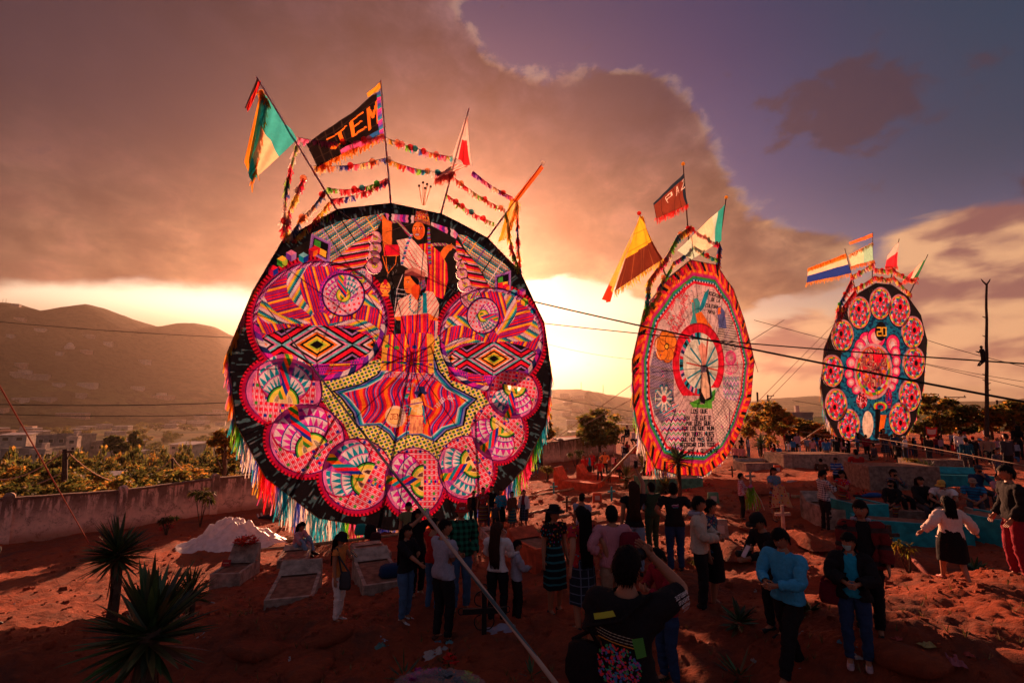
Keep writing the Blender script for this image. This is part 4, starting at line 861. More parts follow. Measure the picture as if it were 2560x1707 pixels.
def build_kite(name, pl, O, img, label, pieces, fringe, nfr=900, Lf=1.0, spars=9):
    base = Vector((pl.c[0], pl.c[1], 0)); base.z = min(pl.P(x, y).z for x, y in O); off = base
    k = empty(name, base); tag(k, label, 'kite', 'giant round paper kites standing in the cemetery')
    mt = paper_mat(name+'_paper', img); P = Plane.__new__(Plane); P.__dict__.update(pl.__dict__); P.c = pl.c-np.array(base)
    uvO = [pl.uv(x, y) for x, y in O]; mts = paper_mat(name+'_backing', cut_image(img, pl, pieces, img.name+'_cut'))
    if (sum(uvO[i][0]*uvO[(i+1) % len(uvO)][1]-uvO[(i+1) % len(uvO)][0]*uvO[i][1] for i in range(len(uvO)))) < 0: uvO = uvO[::-1]
    def loc(o): o.location = Vector(P.c); return o
    loc(sheet('sail', P, uvO, mts, k, 0, .12))
    for nm, lab, pts, of in pieces:
        u = [pl.uv(x, y) for x, y in pts]
        if (sum(u[i][0]*u[(i+1) % len(u)][1]-u[(i+1) % len(u)][0]*u[i][1] for i in range(len(u)))) < 0: u = u[::-1]
        o = loc(sheet(nm, P, u, mt, k, of))
        if lab: o['label'] = lab
    # spars behind: diameters crossing at the hub, and the rim
    n = spars; L = pl.R*.95; hub = pl.uv(*pl.cpx)
    for i in range(n):
        th = math.pi*i/n+.1; ends = []
        for sg in (0, math.pi):
            d = (math.cos(th+sg), math.sin(th+sg)); best = 9
            for j in range(len(uvO)):
                x1, y1 = uvO[j]; x2, y2 = uvO[(j+1) % len(uvO)]; x3, y3 = x2-x1, y2-y1; den = d[0]*y3-d[1]*x3
                if abs(den) < 1e-6: continue
                t = (x1*y3-y1*x3)/den; s_ = (x1*d[1]-y1*d[0])/den
                if t > 0 and 0 <= s_ <= 1: best = min(best, t)
            ends.append((d[0]*best, d[1]*best))
        z = -.07-.012*i; mb = MB(); mb.tube([P.W(*ends[0], z), P.W(0, 0, z-.05), P.W(*ends[1], z)], [.018, .022, .018], 7); mb.build('spar', BAM, k, True)
    mb = MB(); pp = [P.W(u, v, -.05) for u, v in uvO]; mb.tube(pp+[pp[0]], .035, 6); mb.build('rim', BAM, k, True)
    for q in (.55,):
        mb = MB(); pp = [P.W(u*q, v*q, -.22) for u, v in uvO]; mb.tube(pp+[pp[0]], .02, 5); mb.build('brace_ring', BAM, k, True)
    # back props and standing post
    zg = Ts(pl.c[0]-pl.n[0]*2, pl.c[1]-pl.n[1]*2)-base.z
    for u, zz in ((-.4, 5.), (.4, 5.), (0, 7.5)):
        top = P.W(pl.R*u, zz-pl.R, -.3); bt = Vector(P.c)+Vector(pl.e1)*pl.R*u*1.6-Vector(pl.n)*4.2; bt.z = Ts(bt.x+base.x, bt.y+base.y)-base.z; mb = MB(); mb.tube([bt, top], [.07, .05], 7); mb.build('prop_pole', BAM, k, True)
    mb = MB(); m_ = len(uvO)
    per = []
    for i in range(m_): x1, y1 = uvO[i]; x2, y2 = uvO[(i+1) % m_]; per.append((math.hypot(x2-x1, y2-y1), x1, y1, x2, y2))
    tot = sum(p[0] for p in per)
    for j in range(nfr):
        s_ = R_.random()*tot; q = 0
        for L_, x1, y1, x2, y2 in per:
            if s_ < L_: break
            s_ -= L_
        t = s_/L_; u, v = x1+(x2-x1)*t, y1+(y2-y1)*t; f = fringe(u/pl.R, v/pl.R)
        if f is None: continue
        ln, pal = f; cidx = int(vnoise(np.array([math.atan2(v, u)*9.]), np.array([.5]), 3)[0]*len(pal)*1.4+R_.random()*1.2) % len(pal)
        streamer(mb, P.W(u*1.0, v*1.0, R_.uniform(-.08, -.02)), ln*R_.uniform(.6, 1.15)*Lf, R_.uniform(.03, .07), pal[cidx], pl.e1)
    o = mb.build('fringe', FRG, k); o['kind'] = 'stuff'
    return k
def fr1(u, v):
    if v > .28: return (.25, BRIGHT) if u < 0 else (.12, BRIGHT)
    if u < 0: return (.45+.60*min(1, max(0, -v)), BRIGHT)
    return (.5+.35*(-v), BRIGHT)
pieces1 = [('medallion', None, ellpts(cx, cy, rx, ry), .012+.004*i) for i, (cx, cy, rx, ry, an) in enumerate(PET)]
pieces1 += [('textile_disc', None, ellpts(800, 803, 169, 150, 48), .045), ('textile_disc', None, ellpts(1227, 848, 130, 130, 48), .045)]
pieces1 += [('ring_disc', None, ellpts(x, y, r*1.05, (ry or r)*1.05, 24), .055+.003*i) for i, (x, y, r, ry) in enumerate([(938, 596, 17, 0), (938, 622, 16, 0), (934, 645, 17, 0), (936, 665, 20, 0), (1147, 641, 13, 0), (1154, 664, 14, 0), (1154, 686, 14, 0), (1161, 713, 17, 0)])]
pieces1 += [('star_panel', 'red striped panel with lettering and a drum', shrink(STAR, 1.04), .05)]
KITE1 = build_kite('giant_kite', K1, O1, IMG1, 'largest round kite, black rim, two queens and pink medallions, left of the others', pieces1, fr1, 2300, 1.2, 9)
KITE2 = build_kite('giant_kite', K2, O2, IMG2, 'orange rimmed round kite with lettering, orange flower and red ring, middle of the three', [('ring_panel', 'red ring round a kneeling figure', ellpts(1746, 908, 64, 101, 40), .02), ('flower_piece', 'orange poppy', ellpts(*H((405, 300))[0], 27, 38, 24), .015), ('flower_piece', 'white daisy', ellpts(*H((382, 755))[0], 22, 34, 24), .015)],
    lambda u, v: (.6+.5*max(0, -v) if u < -.1 else .2, BRIGHT), 650, 1.0, 8)
KITE3 = build_kite('giant_kite', K3, O3, IMG3, 'farthest round kite with eleven dotted rosettes on black and the number 20', [('rosette', None, ellpts(*q, 24), .015+.003*i) for i, q in enumerate(ROS)], lambda u, v: (.6+.5*max(0, -v) if u < 0 else .35, BRIGHT), 550, 1.1, 8)
# ================================================================== PEOPLE
def cloth(name, kind='plain', c=(.2, .2, .2), c2=(.02, .02, .02), s=14., rough=.9):
    if name in MC: return MC[name]
    m, t, b = bsdf_mat(name); g = t.node('ShaderNodeTexCoord').outputs['Object']; sp = t.node('ShaderNodeSeparateXYZ'); t.link(g, sp.inputs[0]); x, y, z = sp.outputs
    if kind == 'plain': col = t.mix(t.ss(t.noise(g, 30, 3, .6), .3, .7), tuple(k*.85 for k in c), c)
    elif kind == 'check':
        u = t.m('GREATER_THAN', t.m('FRACT', t.m('MULTIPLY', t.m('ADD', x, t.m('MULTIPLY', y, .6)), s)), .5); v = t.m('GREATER_THAN', t.m('FRACT', t.m('MULTIPLY', z, s)), .5)
        col = t.mix(t.m('MULTIPLY', t.m('ADD', u, v), .5), c, c2)
    elif kind == 'hstripe': col = t.mix(t.m('GREATER_THAN', t.m('FRACT', t.m('MULTIPLY', t.m('ADD', z, t.m('MULTIPLY', t.noise(g, 3, 2), .05)), s)), .72), c, c2)
    elif kind == 'bands': col = t.ramp(t.m('FRACT', t.m('MULTIPLY', z, s)), [(0, c), (.3, c2), (.45, tuple(k*.5 for k in c)), (.62, (.55, .35, .05)), (.7, c), (.85, (.02, .15, .2)), (.93, c2)], 'CONSTANT')
    elif kind == 'lines': col = t.mix(t.m('MAXIMUM', t.m('GREATER_THAN', t.m('FRACT', t.m('MULTIPLY', x, s)), .86), t.m('GREATER_THAN', t.m('FRACT', t.m('MULTIPLY', z, s)), .86)), c, c2)
    elif kind == 'flowers':
        vo = t.node('ShaderNodeTexVoronoi'); vo.inputs['Scale'].default_value = s; t.link(g, vo.inputs['Vector'])
        pc = t.ramp(vo.outputs['Color'], [(0, c2), (.3, (.55, .05, .04)), (.5, (.02, .25, .30)), (.68, (.6, .3, .03)), (.8, (.35, .03, .25)), (.92, c2)], 'CONSTANT')
        zone = t.m('GREATER_THAN', z, 1.12) if rough < .8 else 1.0
        f = t.m('MULTIPLY', t.m('LESS_THAN', vo.outputs['Distance'], .36), zone); col = t.mix(f, c, pc)
    t.link(col, b.inputs['Base Color']); b.inputs['Roughness'].default_value = rough; b.inputs['Specular IOR Level'].default_value = .12
    bp = t.node('ShaderNodeBump'); bp.inputs['Strength'].default_value = .9; bp.inputs['Distance'].default_value = .03; t.link(t.noise(t.v('MULTIPLY', g, (1, 1, .6)), 9, 4, .6, 1.), bp.inputs['Height']); t.link(bp.outputs[0], b.inputs['Normal'])
    MC[name] = m; return m
def skinmat():
    if 'skin' in MC: return MC['skin']
    m, t, b = bsdf_mat('skin'); a = t.node('ShaderNodeAttribute', attribute_name='Col').outputs['Color']; t.link(a, b.inputs['Base Color']); b.inputs['Roughness'].default_value = .5; b.inputs['Specular IOR Level'].default_value = .3; MC['skin'] = m; return m
HAIRM = mat('hair_black', (.007, .005, .005), .7, .4, 60, .12, .6); HAIRB = mat('hair_brown', (.05, .018, .010), .7, .4, 60, .15, .6)
SHOEC = {'black': mat('shoe_black', (.012, .011, .012), .6, .2), 'white': mat('shoe_white', (.45, .42, .42), .6, .2), 'brown': mat('shoe_brown', (.07, .02, .012), .5, .2), 'red': mat('shoe_red', (.3, .02, .02), .6, .2), 'pink': mat('shoe_pink', (.4, .26, .28), .6, .2)}
ARM = {'down': ((.235, -.04, .87), (0, 1, -.2)), 'relax': ((.22, -.13, .93), (.3, 1, 0)), 'front': ((.07, -.27, 1.12), (1, .5, -.6)), 'phone': ((.06, -.27, 1.28), (1, .2, -1)), 'photo': ((.10, -.27, 1.59), (1.2, -.4, -.7)),
       'up': ((.10, -.20, 1.86), (1, -.2, 0)), 'hips': ((.19, .03, 1.03), (1, .4, 0)), 'fold': ((-.09, -.17, 1.18), (.8, .3, -.6)), 'out': ((.48, -.05, 1.02), (0, 1, 0)), 'fwd': ((.16, -.46, 1.12), (.2, .6, -1)), 'back': ((.14, .20, 1.02), (1, .6, 0)),
       'hold': ((.05, -.25, 1.20), (1, .2, -1)), 'knee': ((.08, -.40, .62), (1, 0, 0)), 'lap': ((.08, -.26, .62), (1, .3, 0)), 'chin': ((.06, -.14, 1.40), (1, .1, -1)), 'behind': ((.06, .17, 1.0), (1, .6, 0)), 'side_back': ((.30, .22, .98), (.2, 1, 0))}
def ik(a, t, l1, l2, pole):
    d = t-a; L = d.length; L = min(L, (l1+l2)*.995); dn = d.normalized(); t = a+dn*L
    c = (l1*l1-l2*l2+L*L)/(2*L); h = math.sqrt(max(l1*l1-c*c, 0)); p = Vector(pole); p = (p-dn*p.dot(dn)).normalized(); return a+dn*c+p*h, t
SPECS = []
def person(px, py, top, yaw, label, name='person', sex='m', arms=('down', 'down'), legs='stand', lean=0, head=(0, 0), hair='short', shirt=None, sleeve=.55, loose=.014, pants=None, skirt=None, skirt_len=.48, shoe='black', hat=None, mask=None, fat=1., H=None, Y=None, skin=(.38, .155, .085), lod=1, hairL=.45, tgt=None, seat=.46, hairm=None, group=None, zoff=0., jacket=None, hood=None, tuck=False):
    SPECS.append(dict(locals())); return len(SPECS)-1
def skeleton(S):
    f = S['sex'] == 'f'; sw = .168 if f else .188; hw = .098 if f else .092
    J = {}; sit = S['legs']; pz = {'sit': S['seat']+.10, 'ground': .16, 'squat': .35}.get(sit, .95)
    def up(x, y, z): 
        a = S['lean']*D2R; dz = z-.95; return Vector((x, y-math.sin(a)*dz, pz+math.cos(a)*dz))
    J['pel'] = up(0, 0, .95); J['wst'] = up(0, -.005, 1.10); J['che'] = up(0, 0, 1.29); J['nb'] = up(0, .008, 1.44); J['nt'] = up(0, -.012, 1.52)
    J['head'] = up(0, -.018, 1.585)
    for s, k in ((1, 'L'), (-1, 'R')):
        J['sh'+k] = up(s*sw, .005, 1.405); J['hip'+k] = J['pel']+Vector((s*hw, 0, -.03))
        nm = S['arms'][0 if s == 1 else 1]
        if isinstance(nm, str): tg, pole = ARM[nm]
        else: tg, pole = nm, (1, .4, -.5)
        tz = Vector((tg[0]*s, tg[1], tg[2]))
        if isinstance(nm, str) and nm not in ('knee', 'lap'): tz = up(tz.x, tz.y, tz.z)
        elif isinstance(nm, str): tz = Vector((tz.x, tz.y, tz.z+pz-.56))
        el_, wr = ik(J['sh'+k], tz, .275, .245, (pole[0]*s, pole[1], pole[2])); J['el'+k] = el_; J['wr'+k] = wr
        if sit == 'stand': an = Vector((s*.10, .03 if s == 1 else -.02, .085))
        elif sit == 'wide': an = Vector((s*.19, .04, .085))
        elif sit == 'walk': an = Vector((s*.06, -.26 if s == 1 else .26, .085+(.0 if s == 1 else .05)))
        elif sit == 'walk2': an = Vector((s*.06, -.24 if s == -1 else .24, .085+(.0 if s == -1 else .05)))
        elif sit == 'sit': an = Vector((s*.11, -.46, .085 if S['seat'] < .8 else S['seat']-.40))
        elif sit == 'squat': an = Vector((s*.13, -.12, .085))
        else: an = Vector((s*.12, -.50, .085))
        kn, an = ik(J['hip'+k], an, .425, .415, (s*.12, -1, .3)); J['kn'+k] = kn; J['an'+k] = an
    return J
def headmesh(n, m, skin, sex, near):
    vs = []; cs = []
    for i in range(m+1):
        ph = -math.pi/2+math.pi*i/m
        for j in range(n):
            th = 2*math.pi*j/n-math.pi/2
            nx, ny, nz = math.cos(ph)*math.cos(th), math.cos(ph)*math.sin(th), math.sin(ph); lo = max(0, -nz)
            x = .074*nx*(1-.26*lo**1.3); y = .094*ny*(1-.12*lo if ny < 0 else 1-.25*lo); z = .118*nz
            if ny < 0:
                fr_ = -ny
                y -= .020*math.exp(-(x/.013)**2-((z+.026)/.022)**2)+.008*math.exp(-(x/.010)**2-((z-.002)/.022)**2)
                y += .009*math.exp(-((abs(x)-.030)/.015)**2-((z-.010)/.012)**2)*fr_; y -= .005*math.exp(-((z-.032)/.012)**2)*fr_
                y -= .006*math.exp(-(x/.022)**2-((z+.060)/.010)**2); y -= .010*math.exp(-(x/.03)**2-((z+.098)/.02)**2)
            vs.append(Vector((x, y, z)))
    fs = []; 
    for i in range(m):
        for j in range(n):
            f = (i*n+j, i*n+(j+1) % n, (i+1)*n+(j+1) % n, (i+1)*n+j); fs.append(f); c = sum((vs[k] for k in f), Vector())/4; col = skin
            if c.y < -.05 and near:
                if abs(c.z+.060) < .008 and abs(c.x) < .024: col = (skin[0]*.85, skin[1]*.42, skin[2]*.5)
                elif .026 < c.z < .040 and .012 < abs(c.x) < .048: col = (.02, .012, .01)
            cs.append(col)
    return vs, fs, cs
def hand(mb, wr, d, side, palm, skin, curl=.5):
    """palm and five fingers; d = along the hand, side = thumb side, palm = palm normal"""
    d = d.normalized(); side = (side-d*side.dot(d)).normalized(); pn = d.cross(side).normalized()
    if pn.dot(palm) < 0: pn = -pn
    mb.tube([wr-d*.02, wr+d*.03, wr+d*.065, wr+d*.085], [(.020, .022), (.020, .034), (.016, .038), (.012, .034)], 6, skin)
    for k, L in enumerate((.062, .072, .066, .052)):
        o = wr+d*.08+side*(.027-.018*k); dd = d; pts = [o-dd*.015]; q = o
        for j in range(3):
            q = q+dd*L/3; pts.append(q); dd = (dd+pn*curl*(.5+.3*j)).normalized()
        mb.tube(pts, [.0088, .0085, .0075, .005], 5, skin)
    o = wr+d*.025+side*.026; t1 = (side*.8+d*.6+pn*.3).normalized(); t2 = (d+pn*.5).normalized(); mb.tube([o-side*.01, o+t1*.03, o+t1*.03+t2*.028], [.012, .010, .007], 5, skin)
def make_people():
    tmp = []
    for S in SPECS:
        J = skeleton(S); S['J'] = J; f = S['sex'] == 'f'; ft = S['fat']
        N = [('pel', .122*ft), ('wst', (.098 if f else .108)*ft), ('che', .122*ft), ('nb', .066), ('nt', .052)]
        V = [J[k] for k, r in N]; Rr = [r for k, r in N]; E_ = [(0, 1), (1, 2), (2, 3), (3, 4)]; seg = [('torso', 0, 1), ('torso', 1, 2), ('torso', 2, 3), ('neck', 3, 4)]
        for k in 'LR':
            b = len(V); sh, el_, wr = J['sh'+k], J['el'+k], J['wr'+k]
            V += [sh, sh.lerp(el_, .5), el_, el_.lerp(wr, .35), wr, wr+(wr-el_).normalized()*.03]; Rr += [.060*ft**.5*(.92 if f else 1), .052*ft**.5, .042, .041, .027, .024]
            E_ += [(2, b), (b, b+1), (b+1, b+2), (b+2, b+3), (b+3, b+4), (b+4, b+5)]; seg += [('torso', 2, b), ('uarm', b, b+2), ('farm', b+2, b+4), ('hand', b+4, b+5)]
        for k in 'LR':
            b = len(V); hp, kn, an = J['hip'+k], J['kn'+k], J['an'+k]
            V += [hp, hp.lerp(kn, .45), kn, kn.lerp(an, .3), an, an+Vector((0, -.10, -.045))]; Rr += [.100*ft, .082*ft**.7, .058, .058, .038, .030]
            E_ += [(0, b), (b, b+1), (b+1, b+2), (b+2, b+3), (b+3, b+4), (b+4, b+5)]; seg += [('pelvis', 0, b), ('thigh', b, b+2), ('shin', b+2, b+4), ('foot', b+4, b+5)]
        me = bpy.data.meshes.new('tmp'); me.from_pydata(V, E_, []); o = bpy.data.objects.new('tmp', me); C.objects.link(o)
        md = o.modifiers.new('s', 'SKIN'); md.use_smooth_shade = True; md.branch_smoothing = .6
        sk = me.skin_vertices[0].data
        for i, r in enumerate(Rr): sk[i].radius = (r, r); sk[i].use_root = (i == 0)
        ss = o.modifiers.new('u', 'SUBSURF'); ss.levels = S['lod']; ss.render_levels = S['lod']
        S['seg'] = [(n, V[a_], V[b_]) for n, a_, b_ in seg]; tmp.append(o)
    bpy.context.view_layer.update(); dg = bpy.context.evaluated_depsgraph_get(); SKM = skinmat()
    for S, o in zip(SPECS, tmp):
        ev = o.evaluated_get(dg); em = ev.to_mesh(); nv = len(em.vertices); co = np.empty(nv*3, np.float32); em.vertices.foreach_get('co', co); co = co.reshape(-1, 3).astype(float)
        nr = np.array([v.normal[:] for v in em.vertices]); faces = [tuple(p.vertices) for p in em.polygons]; ev.to_mesh_clear()
        D = []; Tt = []
        for n, a_, b_ in S['seg']:
            a_, b_ = np.array(a_), np.array(b_); ab = b_-a_; t = np.clip(((co-a_)@ab)/(ab@ab+1e-9), 0, 1); D.append(np.linalg.norm(co-(a_+t[:, None]*ab), axis=1)-({'torso': .085, 'pelvis': .07, 'uarm': .035, 'farm': 0., 'hand': -.02, 'thigh': .03}.get(n, 0.))); Tt.append(t)
        D = np.array(D); SV = np.array([np.array(b_)-np.array(a_) for n, a_, b_ in S['seg']]); idx = D.argmin(0); tt = np.array(Tt)[idx, np.arange(nv)]; lab = np.array([s[0] for s in S['seg']])[idx]
        J = S['J']; f = S['sex'] == 'f'
        # widen and flatten the torso
        wgt = np.where((lab == 'torso') | (lab == 'pelvis'), 1., 0.); co[:, 0] *= 1+.06*wgt*(1 if not f else .8); ax = np.interp(co[:, 2], [J['pel'].z, J['nb'].z], [J['pel'].y, J['nb'].y]); co[:, 1] = ax+(co[:, 1]-ax)*(1-.14*wgt)
        # placement
        topz = J['head'].z+.118*math.cos(S['head'][1]*D2R)+(.02 if S['hat'] is None else .045)
        if S['Y'] and S['H'] and S['H'] > 1: P = at(S['px'], S['top'], S['Y']); P.z -= topz*S['H']/1.70; print('foreground figure', P, Ts(P.x, P.y))
        elif S['Y']: P = at(S['px'], S['py'], S['Y'])
        else: P = ground(S['px'], S['py'])
        if S['H']: sc = S['H']/1.70
        else:
            Yh = P.y-(0 if S['lean'] == 0 else 0); sc = (at(S['px'], S['top'], Yh).z-P.z)/topz; sc = min(max(sc, .45), 1.16)
        P.z += S['zoff']-.012
        e = empty('person', P, S['yaw']*D2R); e.scale = (sc,)*3; tag(e, S['label'], 'person', S['group'] or 'people among the graves'); S['obj'] = e; S['sc'] = sc
        Mw = Matrix.Translation(P) @ Matrix.Rotation(S['yaw']*D2R, 4, 'Z') @ Matrix.Scale(sc, 4); S['M'] = Mw
        near = S['lod'] > 1; skin = S['skin']
        # body = torso and limbs + head + hands in one mesh
        mb = MB(); mb.add([tuple(v) for v in co], faces, skin)
        HM = Matrix.Translation(J['head']) @ Matrix.Rotation(S['head'][0]*D2R, 4, 'Z') @ Matrix.Rotation((S['head'][1]+S['lean']*.4)*D2R, 4, 'X'); S['HM'] = HM
        n_, m_ = (26, 24) if near else (14, 12)
        hv, hf, hc = headmesh(n_, m_, skin, S['sex'], near); b0 = len(mb.v); mb.v += [tuple(HM @ v) for v in hv]; mb.f += [tuple(i+b0 for i in q) for q in hf]; mb.c += hc
        for s in (-1, 1):
            mb.ball(HM @ Vector((s*.073, .004, -.005)), (.010, .018, .028), 6, 5, skin, M=HM.to_3x3())
            if near:
                mb.ball(HM @ Vector((s*.029, -.078, .009)), (.012, .008, .007), 8, 6, (.42, .36, .32), M=HM.to_3x3()); mb.ball(HM @ Vector((s*.029, -.0845, .009)), (.0055, .003, .0055), 6, 4, (.01, .006, .004), M=HM.to_3x3())
        for s, k in ((1, 'L'), (-1, 'R')):
            d = J['wr'+k]-J['el'+k]; ref = Vector((-s, 0, 0)) if d.normalized().z > -.6 else Vector((0, -1, 0))
            hand(mb, J['wr'+k]+d.normalized()*.01, d, (Vector((0, 0, 1)) if d.normalized().z > -.6 else Vector((0, -1, 0))), Vector((-s, 0, 0)) if d.normalized().z <= -.6 else Vector((-s*.6, .3, -.5)), skin, .35 if S['arms'][0 if s == 1 else 1] in ('down', 'out', 'side_back') else .75)
        mb.build('body', SKM, e, True)
        # clothing: body faces pushed outward
        def garment(nm, sel, push, mt, rip=.006, seed=0, flare=None, hem=None, cut=None):
            keep = [fc for fc in faces if all(sel[i] for i in fc)]
            if hem is not None: keep = [fc for fc in keep if any(co[i, 2] > hem for i in fc)]
            if not keep: return
            used = sorted({i for fc in keep for i in fc}); mp = {i: j for j, i in enumerate(used)}; vv = []
            for i in used:
                p = Vector(co[i]); q = push+rip*noise.noise(p*11+Vector((seed, 0, 0)))*1.3+rip*.6*math.sin(p.z*38+3*noise.noise(p*5)*6)
                if flare: q += flare*max(0, (J['che'].z-p.z))
                if lab[i] in ('torso', 'uarm') and push > .015: q = .012+(q-.012)*(.35 if co[i, 2] > J['che'].z+.04 and S['lean'] < 20 else 1)
                pv = p+Vector(nr[i])*q
                if hem is not None and pv.z < hem: pv.z = hem
                if cut and lab[i] in cut and tt[i] > cut[lab[i]]: pv += Vector(SV[idx[i]])*(cut[lab[i]]-tt[i])
                vv.append(pv)
            g = MB(); g.add(vv, [tuple(mp[i] for i in fc) for fc in keep]); go = g.build(nm, mt, e, True)
            if near: sd = go.modifiers.new('cloth_thickness', 'SOLIDIFY'); sd.thickness = .006; sd.offset = 1
            return go
        tor = lab == 'torso'; ua = lab == 'uarm'; fa = lab == 'farm'; hemz = J['pel'].z-.05
        if S['shirt'] is not None:
            sl_ = S['sleeve']; sel = tor | (ua & (tt <= min(1, sl_*1.02+.02)) if sl_ > 0 else False) | (fa & (tt <= sl_-1) if sl_ > 1 else False)
            sel |= (lab == 'pelvis') | ((lab == 'thigh') & (tt < .3) & (S['legs'] in ('stand', 'walk', 'walk2', 'wide'))); sel &= co[:, 2] > hemz-.12; sel &= ~((lab == 'torso') & (co[:, 2] > J['nb'].z+.012) & (np.abs(co[:, 0]) < .085))
            garment('shirt', sel, S['loose'], S['shirt'], .011, 1, .02, hemz, {'uarm': sl_} if sl_ <= 1 else {'farm': sl_-1})
        if S['jacket'] is not None:
            sel = (tor | ua | (fa & (tt < .95)) | (lab == 'pelvis')) & (co[:, 2] > hemz-.12); front = (co[:, 1] < ax-.02) & (np.abs(co[:, 0]) < .045) & (tor | (lab == 'pelvis')); garment('jacket', sel & ~front, S['loose']+.022, S['jacket'], .012, 5, .03, hemz-.03)
        if S['pants'] is not None:
            sel = (lab == 'pelvis') | (lab == 'thigh') | ((lab == 'shin') & (tt < .97)) | (tor & (co[:, 2] < J['pel'].z+.10)); garment('trousers', sel, .011, S['pants'], .009, 2)
        if S['skirt'] is not None:
            g = MB(); z0 = J['pel'].z+.13; z1 = max(.12, J['pel'].z-S['skirt_len']); n = 22; rows = 9; vs = []
            kc = (J['knL']+J['knR'])/2
            for i in range(rows+1):
                u = i/rows; z = z0+(z1-z0)*u; c = Vector((0, J['wst'].y, z)).lerp(Vector((kc.x, kc.y*.5, z)), u); rx = (.135+.055*math.sin(min(1, u*1.8)*1.57)+.012*u)*S['fat']; ry = (.105+.055*math.sin(min(1, u*1.8)*1.57)+.02*u)*S['fat']
                for j in range(n):
                    th = 2*math.pi*j/n; k = 1+.05*u*math.sin(th*7+i*.15); vs.append(c+Vector((rx*k*math.cos(th), ry*k*math.sin(th), .01*u*math.sin(th*3))))
            g.add(vs, [(i*n+j, i*n+(j+1) % n, (i+1)*n+(j+1) % n, (i+1)*n+j) for i in range(rows) for j in range(n)]); g.build('skirt', S['skirt'], e, True)
        for k in 'LR':
            an = J['an'+k]; g = MB(); g.tube([an+Vector((0, .065, -.045)), an+Vector((0, .05, -.035)), an+Vector((0, -.02, -.035)), an+Vector((0, -.11, -.052)), an+Vector((0, -.17, -.06)), an+Vector((0, -.195, -.062))], [(.02, .02), (.036, .042), (.040, .042), (.045, .028), (.038, .022), (.018, .012)], 8)
            g.build('shoe', SHOEC[S['shoe']], e, True)
        # hair
        hm_ = S['hairm'] or HAIRM; hs = S['hair']
        if hs != 'none':
            g = MB(); L = []; keep = []
            for i, v in enumerate(hv):
                nn = Vector((v.x/.074, v.y/.094, v.z/.118)); hl = .30 if nn.y < -.2 else (-.15 if nn.y < .25 else -.62)
                edge = nn.z-(hl if nn.y < -.2 else hl+(.45*max(0, (-nn.y+.25)) if nn.y < .25 else 0))
                up_ = .017 if hs == 'short' else .022
                L.append(HM @ (v*1.0+nn.normalized()*(up_+.006*noise.noise(v*60)))); keep.append(edge > 0)
            fs = [q for q in hf if all(keep[i] for i in q)]; g.add(L, fs)
            if hs in ('long', 'pony', 'braid'):
                wd = {'long': .088, 'pony': .045, 'braid': .030}[hs]; HL = S['hairL']; dn = HM.to_3x3().inverted() @ Vector((0, 0, -1)); st = Vector((0, .060, .05)); bk = Vector((0, .118, -.06)); ys = max(.115, .0)
                pts = [HM @ Vector((0, .03, .085)), HM @ Vector((0, .085, .045)), HM @ Vector((0, .100, -.05))]; p = pts[-1]; hy = HM.to_3x3() @ Vector((0, 1, 0)); 
                ba = Vector((0, 1, 0)); p1 = p+Vector((0, .012, -.08)); pts.append(p1)
                for q in (.35, .7, 1.): pts.append(p1+Vector((.01*math.sin(q*5), .03*q*(1-q)+.015+math.sin(S['lean']*D2R)*q*HL*.4, -HL*q)))
                rs = [(wd*.75, .03), (wd, .032), (wd*1.02, .04), (wd*1.08, .045), (wd*1.12, .045), (wd*.98, .038), (wd*.55, .018)]
                if hs == 'long':
                    for s in (-1, 0, 1): g.tube([pt+HM.to_3x3() @ Vector((s*wd*.55, -abs(s)*.02, 0)) for pt in pts], [(a_*.52, b_*.85) for a_, b_ in rs], 8)
                    for s in range(-4, 5): g.tube([pt+HM.to_3x3() @ Vector((s*wd*.24+.006*math.sin(s*7+i), .030-abs(s)*.004, 0)) for i, pt in enumerate(pts)], [.012, .016, .018, .018, .018, .014, .004], 4)
                else: g.tube(pts, rs, 8)
            if hs == 'bun': g.ball(HM @ Vector((0, .115, .01)), .042, 8, 6)
            if near:
                rr = random.Random(int(S['px']))
                for i, v in enumerate(hv):
                    if keep[i]:
                        for q_ in range(2):
                            n3 = HM.to_3x3() @ v.normalized(); b0_ = L[i]; tg = (n3.cross(Vector((rr.gauss(0, 1), rr.gauss(0, 1), rr.gauss(0, 1))))).normalized(); dn_ = (n3*rr.uniform(.1, .45)+tg*.35+Vector((0, 0, -.9))).normalized(); g.add([b0_-tg*.006, b0_+tg*.006, b0_+dn_*rr.uniform(.015, .03)], [(0, 1, 2)])
            g.build('hair', hm_, e, True)
        if S['hat']:
            kind, hcm = S['hat']; g = MB(); M3 = HM.to_3x3(); c = HM @ Vector((0, .005, .055))
            if kind == 'brim': g.lathe([(.175, -.012), (.170, .0), (.10, .008), (.092, .012), (.088, .06), (.075, .095), (.02, .085), (0, .08)], c, 18, M=M3, sy=1.1)
            elif kind == 'bucket': g.lathe([(.135, -.055), (.10, .0), (.092, .05), (.07, .075), (0, .08)], c, 16, M=M3, sy=1.1)
            elif kind == 'cap':
                g.lathe([(.092, -.015), (.093, .02), (.080, .058), (.045, .080), (0, .086)], c, 14, M=M3, sy=1.15)
                bk = -1 if S['hat'][2:] == ('back',) else 1; vs = []
                for i in range(7):
                    th = -math.pi/2+(i-3)*.30
                    for r_, zz in ((.098, -.008), (.185, -.022), (.098, .0), (.185, -.014)): vs.append(HM @ (Vector((r_*math.cos(th)*.85, r_*math.sin(th)*bk*1.02, zz))+Vector((0, .005, .055))))
                fs = []
                for i in range(6): a_ = i*4; fs += [(a_, a_+1, a_+5, a_+4), (a_+2, a_+6, a_+7, a_+3), (a_+1, a_+3, a_+7, a_+5)]
                g.add(vs, fs)
            g.build('hat', hcm, e, True)
